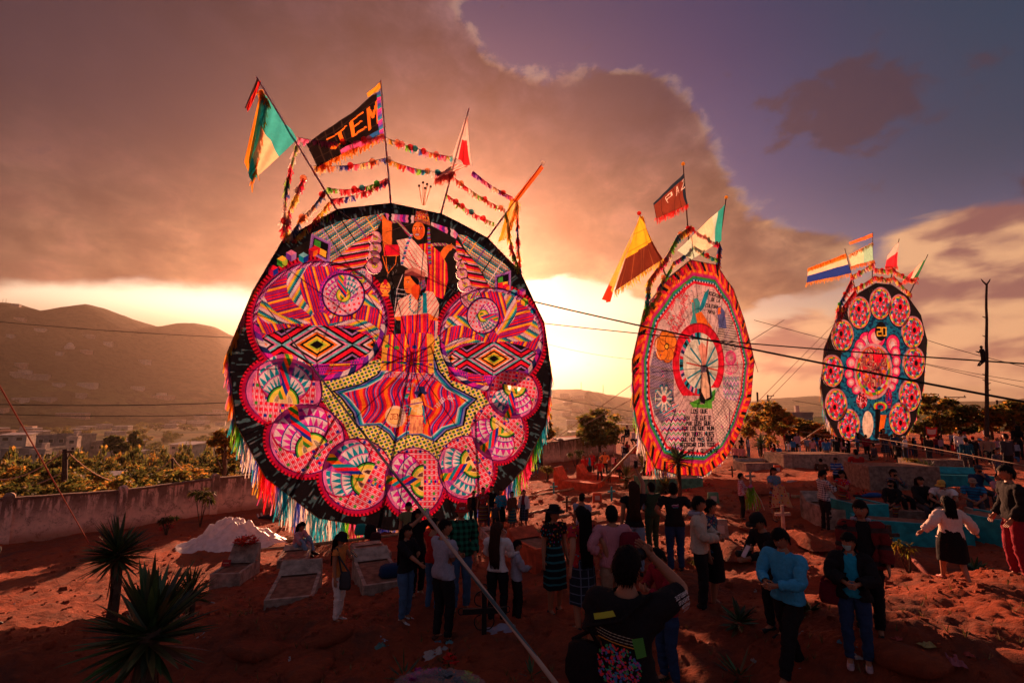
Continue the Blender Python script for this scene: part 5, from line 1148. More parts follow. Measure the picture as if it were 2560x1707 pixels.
        if S['mask'] is not None:
            g = MB(); low = S['mask'][1]; keep = [(-.095 < v.z-low < -.012) and v.y < -.035 and abs(v.x) < .062 for v in hv]; fs = [q for q in hf if all(keep[i] for i in q)]
            g.add([HM @ (v+Vector((v.x*.06, -.010, low*.3))) for v in hv], fs); g.build('face_mask', S['mask'][0], e, True)
        if S['hood'] is not None:
            g = MB(); nb = J['nb']; g.tube([nb+Vector((.09*math.cos(t), .02+.085*math.sin(t), .015-.02*math.sin(t))) for t in np.linspace(-.9, math.pi+.9, 9)], [.022, .028, .032, .04, .045, .04, .032, .028, .022], 7); g.build('hood', S['hood'], e, True)
        bpy.data.objects.remove(o)
def wpt(i, key, off=(0, 0, 0)):
    S = SPECS[i]; return S['M'] @ (S['J'][key]+Vector(off))
bk = cloth('black_cotton', 'plain', (.018, .016, .018)); navy = cloth('navy_denim', 'plain', (.025, .05, .12)); jean = cloth('blue_denim', 'plain', (.07, .14, .26)); lj = cloth('pale_denim', 'plain', (.22, .30, .42))
gray = cloth('gray_cotton', 'plain', (.36, .34, .42)); wht = cloth('white_cotton', 'plain', (.80, .72, .72)); crm = cloth('cream_knit', 'plain', (.80, .62, .54)); redc = cloth('red_cotton', 'plain', (.50, .02, .02)); mar = cloth('maroon_cotton', 'plain', (.26, .015, .035))
blu = cloth('blue_cotton', 'plain', (.03, .16, .42)); sky_ = cloth('sky_blue_fleece', 'plain', (.06, .36, .62)); org = cloth('orange_knit', 'plain', (.75, .24, .06)); olive = cloth('olive_cotton', 'plain', (.20, .20, .09)); dgrn = cloth('dark_green_cotton', 'plain', (.025, .055, .03)); teal_ = cloth('teal_cotton', 'plain', (.02, .34, .52))
pink = cloth('pink_cotton', 'plain', (.62, .28, .32)); brn = cloth('brown_cloth', 'plain', (.11, .05, .03)); dgy = cloth('dark_gray_cloth', 'plain', (.05, .05, .06)); whp = cloth('white_trousers', 'plain', (.82, .68, .64)); yelc = cloth('yellow_cap_cloth', 'plain', (.65, .38, .08))
gpl = cloth('green_plaid', 'check', (.02, .17, .10), (.008, .02, .015), 11); rpl = cloth('red_plaid', 'check', (.45, .04, .10), (.62, .50, .52), 16); bwc = cloth('black_white_check', 'check', (.62, .55, .55), (.03, .03, .06), 17); pch = cloth('pink_check', 'check', (.62, .26, .30), (.42, .16, .20), 60); bpl = cloth('blue_plaid', 'check', (.02, .14, .22), (.008, .02, .03), 12)
huip = cloth('embroidered_blouse', 'flowers', (.02, .012, .015), (.02, .012, .015), 24); rhuip = cloth('red_embroidered_blouse', 'flowers', (.40, .02, .03), (.03, .02, .02), 20); bhuip = cloth('blue_embroidered_dress', 'flowers', (.03, .05, .10), (.02, .15, .25), 26, .9); phuip = cloth('pale_embroidered_blouse', 'flowers', (.10, .22, .32), (.45, .12, .10), 22)
sk1 = cloth('black_striped_skirt', 'hstripe', (.012, .014, .02), (.03, .16, .18), 9); sk2 = cloth('dark_plaid_skirt', 'lines', (.018, .022, .035), (.10, .12, .17), 9); sk3 = cloth('banded_skirt', 'bands', (.20, .03, .03), (.03, .05, .02), 7); sk4 = cloth('green_banded_skirt', 'bands', (.01, .08, .07), (.02, .02, .12), 8); sk5 = cloth('black_skirt', 'plain', (.010, .009, .012)); jer = cloth('blue_striped_jersey', 'hstripe', (.02, .08, .30), (.55, .50, .55), 8); bstr = cloth('blue_stripe_shirt', 'hstripe', (.02, .20, .42), (.04, .05, .12), 12); camo = cloth('speckled_fleece', 'flowers', (.08, .08, .10), (.02, .02, .03), 30, .9); shawl = cloth('blue_flowered_shawl', 'flowers', (.02, .28, .42), (.40, .10, .05), 16, .9); rblk = cloth('red_black_wrap', 'bands', (.25, .02, .02), (.02, .02, .02), 9); khaki = cloth('tan_cloth', 'plain', (.34, .22, .15)); beige = cloth('beige_sleeves', 'plain', (.58, .46, .36))
SURG = cloth('surgical_mask', 'plain', (.40, .75, .75)); BLKM = bk
P = person
# --- foreground
iq = P(1560, 2000, 1361, 150, 'photographer in black printed T-shirt raising a camera, back of head to us', sex='m', arms=('down', 'photo'), head=(-12, 0), shirt=bk, pants=bk, fat=1.10, Y=3.25, lod=2, H=1.76, sleeve=.75, lean=4, loose=.022)
ir = P(1676, 1712, 1366, -78, 'young man in a maroon sweater bowing his head behind the photographer', arms=('hold', 'hold'), head=(-6, 38), shirt=mar, sleeve=1.9, pants=navy, lod=2, lean=8)
ix = P(1985, 1706, 1314, -62, 'young man in sky blue sweater with mask under his chin, walking', arms=('front', 'front'), legs='walk', head=(-8, 24), shirt=sky_, sleeve=1.95, loose=.017, pants=bk, shoe='red', mask=(SURG, -.055), lod=2, lean=3)
iz = P(2150, 1664, 1325, -35, 'woman in dark jacket and teal top wearing a blue face mask', sex='f', arms=('front', 'front'), legs='stand', head=(-30, 6), hair='bun', shirt=teal_, jacket=bk, sleeve=.5, loose=.018, pants=navy, shoe='pink', mask=(SURG, 0), lod=2, fat=1.12)
iy = P(2180, 1590, 1244, -25, 'man in a dark red jacket with gray scarf knotted at the neck', arms=('relax', 'relax'), head=(-22, 4), shirt=bk, jacket=cloth('dark_red_jacket', 'hstripe', (.16, .015, .015), (.05, .03, .03), 5), pants=bk, sleeve=1.5, lod=2, hood=gray)
iw = P(1945, 1585, 1274, -80, 'man in black cap and jacket leaning over a camera phone', arms=('fwd', 'hold'), head=(-5, 25), shirt=bk, sleeve=1.9, pants=bk, hat=('cap', bk), lean=16, lod=2)
# --- middle
P(842, 1553, 1325, 82, 'woman in black bucket hat, orange top and white trousers looking at her phone', sex='f', arms=('hold', 'down'), head=(6, 22), hair='long', hairL=.42, shirt=org, sleeve=0, pants=whp, shoe='white', hat=('bucket', bk), lod=2); i_wp = len(SPECS)-1
P(739, 1392, 1304, 75, 'woman in pale pink sweater hugging her knees on a tomb slab', sex='f', arms=('knee', 'knee'), legs='ground', head=(10, 8), hair='long', shirt=pink, sleeve=1.95, pants=lj, lean=12, shoe='black', lod=2, zoff=.10)
P(1010, 1553, 1308, 62, 'long haired woman in black top and blue jeans facing the big kite', sex='f', arms=('hold', 'fwd'), head=(8, -6), hair='long', hairL=.45, shirt=bk, sleeve=1.2, pants=jean, shoe='white', lod=2)
P(1041, 1490, 1267, 40, 'woman in black lifting a phone to photograph the kites', sex='f', arms=('photo', 'photo'), head=(5, 0), hair='long', shirt=bk, sleeve=.5, pants=bk, shoe='white', lod=2); i_bc = len(SPECS)-1
P(1017, 1420, 1252, 20, 'woman in olive blouse standing behind the phone taker', sex='f', arms=('down', 'down'), head=(0, 0), hair='bun', shirt=olive, sleeve=.6, pants=bk, lod=2)
P(1080, 1530, 1290, 140, 'person in red shirt and jeans half hidden behind the gray T-shirt man', arms=('front', 'front'), shirt=redc, sleeve=.6, pants=jean, shoe='white', lod=1)
P(1105, 1603, 1294, 138, 'man in gray T-shirt and dark trousers seen from behind beside the guy rope', arms=('fold', 'fold'), head=(-45, -4), shirt=gray, sleeve=.7, pants=bk, shoe='brown', lod=2, fat=1.12, loose=.02)
i_ut = P(1150, 1530, 1250, 12, 'smiling man in red cap and green plaid shirt', arms=('relax', 'relax'), head=(0, 6), shirt=gpl, sleeve=1.9, pants=jean, hat=('cap', redc), lod=2, loose=.024)
P(1243, 1560, 1301, 165, 'woman with long brown hair in white top and black trousers, back turned', sex='f', arms=('front', 'front'), head=(-12, 0), hair='long', hairm=HAIRB, hairL=.50, shirt=wht, sleeve=1.9, pants=bk, lod=2)
P(1291, 1553, 1345, 100, 'boy in pale gray sweater with a green collar beside the brown haired woman', arms=('down', 'front'), head=(-5, 10), shirt=gray, sleeve=1.9, pants=bk, lod=2, loose=.022, hood=wht)
P(1387, 1533, 1257, 30, 'smiling woman in wide brimmed black hat and embroidered black dress', sex='f', arms=('down', 'down'), head=(10, 2), hair='long', shirt=huip, sleeve=.55, skirt=sk1, skirt_len=.52, hat=('brim', bk), lod=2)
P(1460, 1577, 1262, 200, 'woman with waist long black hair in red embroidered blouse and plaid skirt', sex='f', arms=('side_back', 'side_back'), head=(6, 0), hair='long', hairL=.62, shirt=rhuip, sleeve=.55, skirt=sk2, skirt_len=.56, lod=2)
P(1458, 1400, 1230, 150, 'man in plain gray shirt seen from behind past the hat woman', arms=('down', 'down'), shirt=gray, sleeve=.6, pants=dgy, lod=1)
P(1538, 1580, 1259, 188, 'man in pink checked shirt carrying a maroon bag on his back', arms=('hips', 'front'), head=(-14, 0), shirt=pch, sleeve=1.6, pants=khaki, lod=2, loose=.022); i_pk = len(SPECS)-1
i_ph = P(1590, 1440, 1200, 170, 'woman in black top and pale shorts holding a phone high above her head', sex='f', arms=('down', 'up'), head=(8, -14), hair='long', hairm=HAIRB, hairL=.42, shirt=bk, sleeve=.1, pants=lj, lod=2)
i_fa = P(1634, 1385, 1203, 195, 'man in dark green T-shirt carrying a baby on his arm', arms=('hold', 'down'), head=(18, -10), shirt=dgrn, sleeve=.7, pants=dgrn, lod=2, fat=1.1)
P(1692, 1432, 1203, 172, 'man in black T-shirt with hands on hips, bright print on the back', arms=('hips', 'hips'), head=(0, -4), shirt=bk, sleeve=.7, pants=navy, lod=2, fat=1.12); i_bp = len(SPECS)-1
P(1757, 1530, 1235, 60, 'young man in black vest over beige sleeves with a gray hood', arms=('front', 'front'), head=(12, 4), shirt=beige, jacket=None, sleeve=1.95, pants=bk, hood=gray, lod=2, loose=.03); i_vs = len(SPECS)-1
P(1786, 1516, 1244, 50, 'woman in blue and violet embroidered dress beside the vest wearer', sex='f', arms=('down', 'down'), head=(28, 2), hair='bun', shirt=bhuip, sleeve=.5, skirt=sk5, skirt_len=.50, lod=2)
P(1857, 1298, 1180, 60, 'boy in red plaid shirt holding a tuft of lime streamers', arms=('front', 'relax'), head=(15, 0), shirt=rpl, sleeve=1.9, pants=bk, lod=2); i_bo = len(SPECS)-1
P(1942, 1304, 1166, 15, 'woman in pale embroidered blouse with patterned cloth over her arm and a black bag', sex='f', arms=('down', 'front'), head=(0, 6), hair='braid', shirt=phuip, sleeve=.7, skirt=sk3, skirt_len=.5, lod=2); i_bx = len(SPECS)-1
P(2067, 1331, 1173, 85, 'man in black and white checked shirt looking down at his hands', arms=('phone', 'phone'), head=(5, 28), shirt=bwc, sleeve=1.6, pants=bk, lod=2, loose=.022)
P(2118, 1318, 1173, -80, 'woman with long plait in red and green blouse facing the checked shirt', sex='f', arms=('phone', 'phone'), head=(0, 15), hair='braid', hairL=.55, shirt=rhuip, sleeve=.6, skirt=sk3, skirt_len=.7, lod=2)
i_wb = P(2392, 1462, 1236, 172, 'stout woman in cream blouse and black skirt striding away with arms out', sex='f', arms=('out', 'out'), legs='walk', head=(-6, -2), hair='long', hairL=.16, shirt=crm, sleeve=1.9, skirt=sk5, skirt_len=.48, fat=1.28, loose=.035, lod=2, shoe='red')
P(2556, 1450, 1158, -110, 'man in black sweater cut by the right edge of the view', arms=('relax', 'relax'), head=(-5, 8), shirt=bk, sleeve=1.95, pants=mar, lod=2, hair='short', fat=1.1)
P(-62, 1568, 1330, 90, 'person in black at the far left edge, only a leg in view', arms=('down', 'down'), shirt=bk, sleeve=1.9, pants=bk, legs='walk')
# --- by the big kite
for q in [(1183, 1325, 1225, 5, 'm', bk, bk, None, 'man in dark jacket at the foot of the big kite, second from left', {'jacket': brn, 'sleeve': 1.9}), (1207, 1328, 1216, 0, 'f', rhuip, None, sk3, 'woman in bright red collar blouse and brown skirt below the big kite', {}),
          (1228, 1322, 1212, -10, 'm', bk, jean, None, 'man in black shirt peering between two women below the big kite', {}), (1252, 1326, 1220, 30, 'f', shawl, None, sk5, 'woman wrapped in a blue flowered shawl below the big kite', {'sleeve': 1.6, 'loose': .05}),
          (1238, 1335, 1254, 20, 'm', dgy, bk, None, 'small child in dark clothes in front of the blue shawl', {}), (1280, 1328, 1226, 40, 'f', brn, None, sk4, 'woman in brown shawl and green banded skirt, arm in arm below the kite', {'sleeve': 1.9, 'loose': .04}),
          (1310, 1322, 1222, -25, 'f', mar, None, sk2, 'woman in white cardigan and checked skirt at the right end of the kite group', {'jacket': wht, 'sleeve': 1.9})]:
    x, f, t, yw, sx, sh, pa, skt, lb, kw = q; P(x, f, t, yw, lb, sex=sx, shirt=sh, pants=pa, skirt=skt, skirt_len=.55, hair='bun' if sx == 'f' else 'short', group='people at the foot of the big kite', **kw)
# --- far wall group
for q in [(1458, 1196, 1141, 60, 'm', redc, dgy, 'sit', 'man in red jacket seated left end of the far wall group'), (1474, 1196, 1133, 10, 'm', teal_, bk, 'stand', 'man in open red jacket over green shirt by the far tree'), (1481, 1180, 1128, -20, 'm', mar, bk, 'stand', 'man behind the open red jacket by the far tree'),
          (1501, 1180, 1128, 60, 'm', bk, bk, 'stand', 'man in black leaning beneath the far round tree'), (1513, 1190, 1126, 0, 'f', org, bk, 'stand', 'woman with arms akimbo in orange and red beneath the far tree'), (1537, 1186, 1134, -10, 'f', pink, bk, 'stand', 'woman in pale pink at the right of the far tree group'),
          (1500, 1209, 1147, 10, 'm', redc, dgy, 'wide', 'man in bright red jacket standing with legs apart, arms akimbo'), (1523, 1209, 1168, -5, 'm', dgy, bk, 'stand', 'small child in orange cap beside the red jacket'), (1342, 1190, 1144, -10, 'm', navy, jean, 'sit', 'person seated before the wall right of the big kite'),
          (1570, 1146, 1082, -60, 'm', bk, dgy, 'sit', 'man perched on top of the far wall'), (1590, 1150, 1110, -40, 'm', wht, bk, 'squat', 'person in red cap crouching right of the perched man'), (1544, 1203, 1150, 20, 'f', mar, bk, 'sit', 'woman in crimson seated at the right of the far wall group')]:
    x, f, t, yw, sx, sh, pa, lg, lb = q; kw = {}
    if 'open red' in lb: kw = {'jacket': redc}
    if 'akimbo' in lb: kw['arms'] = ('hips', 'hips')
    if 'orange cap' in lb: kw['hat'] = ('cap', org)
    if 'red cap' in lb: kw['hat'] = ('cap', redc)
    P(x, f, t, yw, lb, sex=sx, shirt=sh, pants=pa, legs=lg, sleeve=1.9, hair='long' if sx == 'f' else 'short', hairL=.3, group='people by the far wall', zoff=(1.3 if 'perched' in lb else .15 if lg == 'sit' else 0), **kw)
# --- back right rows
B = [(1856, 1165, 1109, 10, 'f', pink, bk, 'sit', 'woman in pink jacket seated right of the middle kite'), (1841, 1160, 1118, 20, 'm', bk, bk, 'sit', 'dark clothed man seated at the foot of the middle kite'), (1932, 1150, 1103, 100, 'f', redc, jean, 'stand', 'woman in red top between the two far kites'), (1948, 1158, 1109, -70, 'm', blu, bk, 'sit', 'person in blue with back bent next to the woman in red'),
     (1977, 1138, 1075, 160, 'm', bk, lj, 'stand', 'man in dark jacket and pale jeans standing on a tomb, left of two'), (1996, 1139, 1080, 0, 'f', pink, bk, 'stand', 'woman in dark headscarf and pink top standing on a tomb'), (2021, 1141, 1091, -60, 'm', lj, khaki, 'stand', 'slim person in pale blue shirt right of the headscarf'),
     (2057, 1145, 1090, -80, 'f', mar, bk, 'stand', 'woman in maroon at the left foot of the farthest kite'), (2069, 1158, 1094, 172, 'm', blu, khaki, 'stand', 'man in royal blue T-shirt seen from behind'), (2095, 1156, 1090, 178, 'm', bk, bk, 'stand', 'man in black printed shirt, back turned, below the farthest kite'),
     (2113, 1150, 1096, 150, 'f', pink, bk, 'stand', 'woman in rose shirt next to the black printed shirt'), (2124, 1150, 1098, -160, 'f', bk, bk, 'stand', 'woman with loose dark hair below the farthest kite'), (2170, 1148, 1085, 170, 'm', mar, bk, 'stand', 'man in dark red hooded top under the kite rim'),
     (2216, 1153, 1053, 2, 'f', rblk, None, 'stand', 'woman in dark red blouse and plaid skirt standing on the raised tomb'), (2187, 1152, 1107, 200, 'm', camo, bk, 'squat', 'person crouching in patterned shirt left of the raised tomb woman'), (2242, 1150, 1081, 0, 'm', navy, bk, 'stand', 'man behind the raised tomb woman on the right'),
     (2250, 1165, 1100, 190, 'f', bk, bk, 'stand', 'woman in black with long hair right of the raised tomb'), (2267, 1150, 1088, -150, 'm', wht, dgy, 'stand', 'man in white cap and white shirt below the kite rim'), (2104, 1092, 1079, 0, 'm', wht, bk, 'stand', 'x'),
     (2327, 1159, 1086, 175, 'm', bk, dgy, 'stand', 'man in black jacket, back to us, near the hanging red banner'), (2309, 1130, 1084, 60, 'f', redc, bk, 'stand', 'person in red between the trees and the tombs'), (2356, 1128, 1086, 20, 'f', pink, bk, 'sit', 'woman in pink blouse seated beyond the banner'),
     (2384, 1124, 1080, -20, 'm', gray, bk, 'stand', 'man in gray far beyond the banner'), (2408, 1158, 1075, 150, 'm', wht, jean, 'stand', 'man in sunlit white shirt left of the tall pole'), (2425, 1190, 1091, 160, 'm', bpl, dgy, 'stand', 'man in dark cap and blue plaid shirt'),
     (2440, 1165, 1088, 170, 'm', bk, bk, 'stand', 'man in red cap beside the blue plaid shirt'), (2455, 1150, 1094, 20, 'm', sky_, bk, 'sit', 'person in light blue cap seated near the tall pole'), (2475, 1160, 1086, -30, 'm', khaki, bk, 'sit', 'man in speckled shirt seated beside the tall pole'),
     (2466, 1100, 1068, 10, 'f', wht, bk, 'sit', 'pale figure high beside the tall pole'), (2529, 1200, 1078, 185, 'm', dgy, bk, 'stand', 'broad man in dark gray, back turned, at the right edge'), (2552, 1150, 1056, 160, 'f', bk, bk, 'stand', 'tall dark haired woman at the right edge'),
     (2502, 1215, 1119, 5, 'f', camo, dgy, 'stand', 'girl in speckled fleece with a light blue mask'), (2388, 1150, 1100, 30, 'f', redc, bk, 'sit', 'woman in red seated by the far tombs'), (2512, 1140, 1088, -10, 'm', redc, bk, 'sit', 'person in red cap seated far right'), (2345, 1135, 1102, 10, 'm', navy, bk, 'sit', 'seated man in navy behind the black jacket')]
for q in B:
    x, f, t, yw, sx, sh, pa, lg, lb = q
    if lb == 'x': continue
    kw = {'skirt': sk2} if pa is None else {}
    if 'white cap' in lb: kw['hat'] = ('cap', wht)
    elif 'red cap' in lb: kw['hat'] = ('cap', redc)
    elif 'dark cap' in lb: kw['hat'] = ('cap', bk)
    elif 'blue cap' in lb: kw['hat'] = ('cap', sky_)
    if 'blue mask' in lb: kw['mask'] = (SURG, 0)
    P(x, f, t, yw, lb, sex=sx, shirt=sh, pants=pa, legs=lg, sleeve=1.6, hair='long' if sx == 'f' else 'short', hairL=.35, group='people in the back rows', **kw)
CN = [('crimson', redc), ('black', bk), ('white', wht), ('pink', pink), ('navy', navy), ('gray', gray), ('blue', blu), ('maroon', mar), ('orange', org), ('denim', lj)]; rc = random.Random(31)
for i in range(54):
    if i < 40: x = rc.uniform(1960, 2555); f = rc.uniform(1128, 1150)+(x-1960)*.01; wh = 'left of the farthest kite' if x < 2055 else 'below the farthest kite' if x < 2300 else 'right of the farthest kite' if x < 2450 else 'behind the bare mast'
    else: x = rc.uniform(1540, 1590) if rc.random() < .2 else rc.uniform(1800, 1960); f = rc.uniform(1135, 1170); wh = 'between the two far kites'
    cn, cm = CN[i % 10]; st = rc.random() < .75; Hp = rc.uniform(46, 56) if st else 34; sx = rc.choice('mf'); kw = {}
    if rc.random() < .25: kw['hat'] = ('cap', rc.choice((wht, redc, bk)))
    P(x, f, f-Hp, rc.uniform(-180, 180), ('standing ' if st else 'seated ')+('woman' if sx == 'f' else 'man')+f' in {cn}, distant crowd {wh}', sex=sx, shirt=cm, pants=rc.choice((bk, navy, jean, dgy)), legs='stand' if st else 'sit', sleeve=rc.choice((.6, 1.9)), hair='long' if sx == 'f' else 'short', hairL=.3, group=f'distant crowd {wh}', **kw)
# --- right middle, seated
P(2059, 1232, 1145, 150, 'man in brown jacket bending over, back turned', shirt=brn, sleeve=1.9, pants=dgy, lean=25, arms=('front', 'front'))
P(2096, 1232, 1141, -10, 'person in dark cap and blue and white striped jersey', shirt=jer, sleeve=1.9, pants=bk, hat=('cap', bk), arms=('hold', 'hold'))
P(2147, 1212, 1102, 170, 'man in red sweatshirt and pale jeans sitting on the stone ledge', shirt=redc, sleeve=1.9, pants=lj, legs='sit', arms=('front', 'front'), fat=1.1)
P(2243, 1285, 1170, 5, 'woman in black face mask and patterned fleece seated behind the black shawl', sex='f', shirt=camo, sleeve=1.9, pants=bk, legs='sit', arms=('chin', 'lap'), mask=(BLKM, 0), hair='bun', lod=2)
P(2238, 1305, 1197, -50, 'woman with very long black hair seated on the teal tomb edge', sex='f', shirt=bk, sleeve=1.9, skirt=None, pants=sk3, legs='sit', arms=('lap', 'lap'), mask=(BLKM, 0), hair='long', hairL=.55, lod=2, head=(-20, 0))
P(2312, 1310, 1189, -10, 'girl in black hooded top with white mask under her chin', sex='f', shirt=bk, sleeve=1.95, pants=dgy, legs='sit', arms=('lap', 'lap'), mask=(wht, -.05), hair='long', hairL=.3, lod=2, hood=bk, loose=.03, jacket=None)
P(2372, 1310, 1193, -50, 'man in yellow cap and white T-shirt sitting hunched', shirt=wht, sleeve=.6, pants=bk, legs='sit', arms=('knee', 'knee'), hat=('cap', yelc), lod=2, lean=30, loose=.025, head=(-10, 10))
P(2442, 1300, 1189, -40, 'man in blue striped shirt and pale cap sitting with his back to us', shirt=bstr, sleeve=.7, pants=dgy, legs='sit', arms=('knee', 'lap'), hat=('cap', khaki), lod=2, lean=20, fat=1.15)
P(2452, 1270, 1158, -10, 'man in dark blue sweater with chin in hand', shirt=navy, sleeve=1.9, pants=dgy, legs='sit', arms=('chin', 'lap'), hat=('cap', dgy), mask=(BLKM, 0), lod=2, lean=8)
P(2510, 1290, 1180, -30, 'woman in rose blouse and striped wrap seated at far right', sex='f', shirt=pink, sleeve=.7, pants=sk1, legs='sit', arms=('fold', 'fold'), hair='bun', lod=2, fat=1.1)
P(1604, 1420, 1222, 60, 'baby in striped red top held on the man in green\'s arm', shirt=cloth('red_baby_stripes', 'hstripe', (.35, .02, .04), (.03, .02, .03), 20), sleeve=1.9, pants=lj, legs='sit', arms=('front', 'front'), Y=11.9, H=.80, lod=1, head=(0, 10)); i_by = len(SPECS)-1
make_people()
# the baby rides on the man's arm
h = wpt(i_fa, 'elL', (0, -.16, .0)); bo = SPECS[i_by]['obj']; bo.location = (h.x-.05, h.y-.02, h.z-.30*SPECS[i_by]['sc']); 
# ------------------------------------------------------------------ things people hold or wear
PH = mat('phone_black', (.01, .01, .012), .25, .1, spec=.6); PHW = mat('phone_white', (.5, .48, .55), .3, .1)
def phone(i, key, lab, m_=PH, tilt=0., off=(0, -.03, .10)):
    p = wpt(i, key, off); S = SPECS[i]; mb = MB(); mb.box((0, 0, 0), (.076, .010, .155)); o = mb.build('phone', m_, None); bv = o.modifiers.new('b', 'BEVEL'); bv.width = .006; bv.segments = 2
    o.location = p; o.rotation_euler = (tilt, 0, S['yaw']*D2R); tag(o, lab, 'phone'); return o
phone(i_wp, 'wrL', 'phone held by the woman in the bucket hat', tilt=-.8); phone(i_bc, 'wrL', 'phone held up by the woman in black near the big kite', PHW, off=(-.06, -.02, .08)); phone(i_ph, 'wrR', 'black phone raised overhead by the woman in shorts', off=(.02, 0, .14)); phone(iw, 'wrL', 'white phone held out by the man in the black cap', PHW, -.6)
def camera_body(p, yaw, lab, s=1.):
    e = empty('camera_body', p, yaw); e.scale = (s,)*3; tag(e, lab, 'camera'); CB = mat('camera_black', (.012, .012, .013), .5, .2)
    m_ = MB(); m_.box((0, 0, 0), (.135, .06, .09)); m_.box((0, 0, .058), (.05, .055, .03), taper=.7); o = m_.build('housing', CB, e); b_ = o.modifiers.new('b', 'BEVEL'); b_.width = .008; b_.segments = 2
    m_ = MB(); m_.lathe([(.036, 0), (.038, .05), (.041, .055), (.041, .10), (.034, .105), (0, .098)], n=16, M=Matrix.Rotation(math.pi/2, 3, 'X')); m_.v = [(x, y-.03, z) for x, y, z in m_.v]; m_.build('lens', CB, e, True)
camera_body(wpt(iq, 'head', (.03, -.15, .02)), SPECS[iq]['yaw']*D2R-.4, 'camera at the eye of the foreground photographer'); camera_body(wpt(iw, 'wrR', (.05, -.10, -.05)), SPECS[iw]['yaw']*D2R, 'camera hanging below the hands of the man in the cap')
BAGM = cloth('black_bag_cloth', 'plain', (.014, .012, .013)); MBAG = cloth('maroon_bag_cloth', 'plain', (.16, .01, .025)); TBAG = cloth('teal_bag_cloth', 'plain', (.02, .26, .24)); GRB = cloth('gray_bag_cloth', 'plain', (.06, .055, .06))
def bag(p, size, yaw, lab, m_, strap=None, name='shoulder_bag'):
    e = empty(name, p, yaw); tag(e, lab, 'bag'); w_, d_, h_ = size; g = MB(); n = 14; prof = [(.0, -h_*.5), (.86, -h_*.49), (1.0, -h_*.3), (.97, 0), (.86, h_*.32), (.62, h_*.46), (0, h_*.5)]
    vs = []
    for r_, z in prof:
        for j in range(n):
            th = 2*math.pi*j/n; cx = math.copysign(abs(math.cos(th))**.6, math.cos(th)); sy = math.copysign(abs(math.sin(th))**.6, math.sin(th)); k = 1+.05*math.sin(5*th+z*20); vs.append((cx*r_*w_/2*k, sy*r_*d_/2*k, z))
    g.add(vs, [(i*n+j, i*n+(j+1) % n, (i+1)*n+(j+1) % n, (i+1)*n+j) for i in range(len(prof)-1) for j in range(n)]); g.build('pouch', m_, e, True)
    if strap:
        Mi = (Matrix.Translation(p) @ Matrix.Rotation(yaw, 4, 'Z')).inverted(); g = MB(); q = [Mi @ Vector(s) for s in strap]; g.tube([Vector((-w_*.35, 0, h_*.42))]+q+[Vector((w_*.35, 0, h_*.42))], .014, 5); g.build('strap', m_, e)
    return e
yq = SPECS[iq]['yaw']*D2R
bag(wpt(iq, 'pel', (.24, .06, .08)), (.27, .13, .26), yq, 'black sling bag hanging at the left hip of the foreground photographer', BAGM, [wpt(iq, 'che', (.20, .155, -.02)), wpt(iq, 'che', (-.02, .175, .06)), wpt(iq, 'shR', (.03, .03, .07)), wpt(iq, 'shR', (.05, -.10, .0))])
bag(wpt(i_wp, 'hipR', (-.03, -.20, -.08)), (.19, .08, .27), SPECS[i_wp]['yaw']*D2R+1.57, 'dark shoulder bag of the woman in white trousers', GRB, [wpt(i_wp, 'shR', (-.02, .04, .05)), wpt(i_wp, 'shR', (-.02, -.04, .05))])
bag(wpt(i_pk, 'che', (-.20, .16, -.10)), (.34, .20, .40), SPECS[i_pk]['yaw']*D2R, 'maroon drawstring bag on the back of the pink checked shirt', MBAG); bag(wpt(iz, 'hipR', (-.17, -.02, -.02)), (.20, .09, .24), SPECS[iz]['yaw']*D2R, 'dark maroon handbag of the woman with the blue mask', MBAG, [wpt(iz, 'elR', (0, 0, .04))])
bag(wpt(i_bx, 'wrL', (.03, -.02, -.24)), (.30, .14, .34), SPECS[i_bx]['yaw']*D2R, 'black bag in the hand of the woman with the patterned cloth', BAGM)
g = MB(); g.box((0, 0, 0), (.22, .10, .13), col=(.50, .38, .20)); g.box((.125, 0, 0), (.035, .102, .132), col=(.5, .02, .03)); o = g.build('carton', mat_attr('carton_paint', .7)); o.location = wpt(i_bx, 'wrL', (.08, -.05, -.05)); tag(o, 'small tan and red carton held by the woman with the patterned cloth', 'box')
# patterned cloth over her arm
g = MB(); p = wpt(i_bx, 'wrR', (-.02, .02, .03)); vs = []
for i in range(9):
    for j in range(9):
        u, v = i/8-.5, j/8; vs.append((p.x-.02+u*.5*(.6+.7*v), p.y-.06-.10*v+.04*math.sin(u*12), p.z+.08-.10*abs(u)-v*.62+.05*u))
g.add(vs, [(i*9+j, (i+1)*9+j, (i+1)*9+j+1, i*9+j+1) for i in range(8) for j in range(8)]); o = g.build('folded_cloth', cloth('patterned_wrap', 'flowers', (.62, .30, .14), (.45, .05, .08), 14, .9), None, True); tag(o, 'patterned gold cloth draped over the arm of the standing woman', 'cloth')
g = MB(); p = wpt(i_bo, 'wrL', (0, -.05, .03))
for k in range(46): streamer(g, p+Vector((R_.uniform(-.06, .10), R_.uniform(-.05, .05), R_.uniform(0, .06))), R_.uniform(.4, .75), .035, [(.35, .75, .05), (.45, .80, .10), (.30, .60, .05), (.75, .70, .60)][k % 4], (1, 0, 0), .45, 5)
g.ball(p+Vector((0, 0, .06)), .07, 7, 5, (.75, .25, .60), jit=.3); o = g.build('paper_streamers', FRG); tag(o, 'tuft of lime green paper streamers held by the boy', 'streamers')
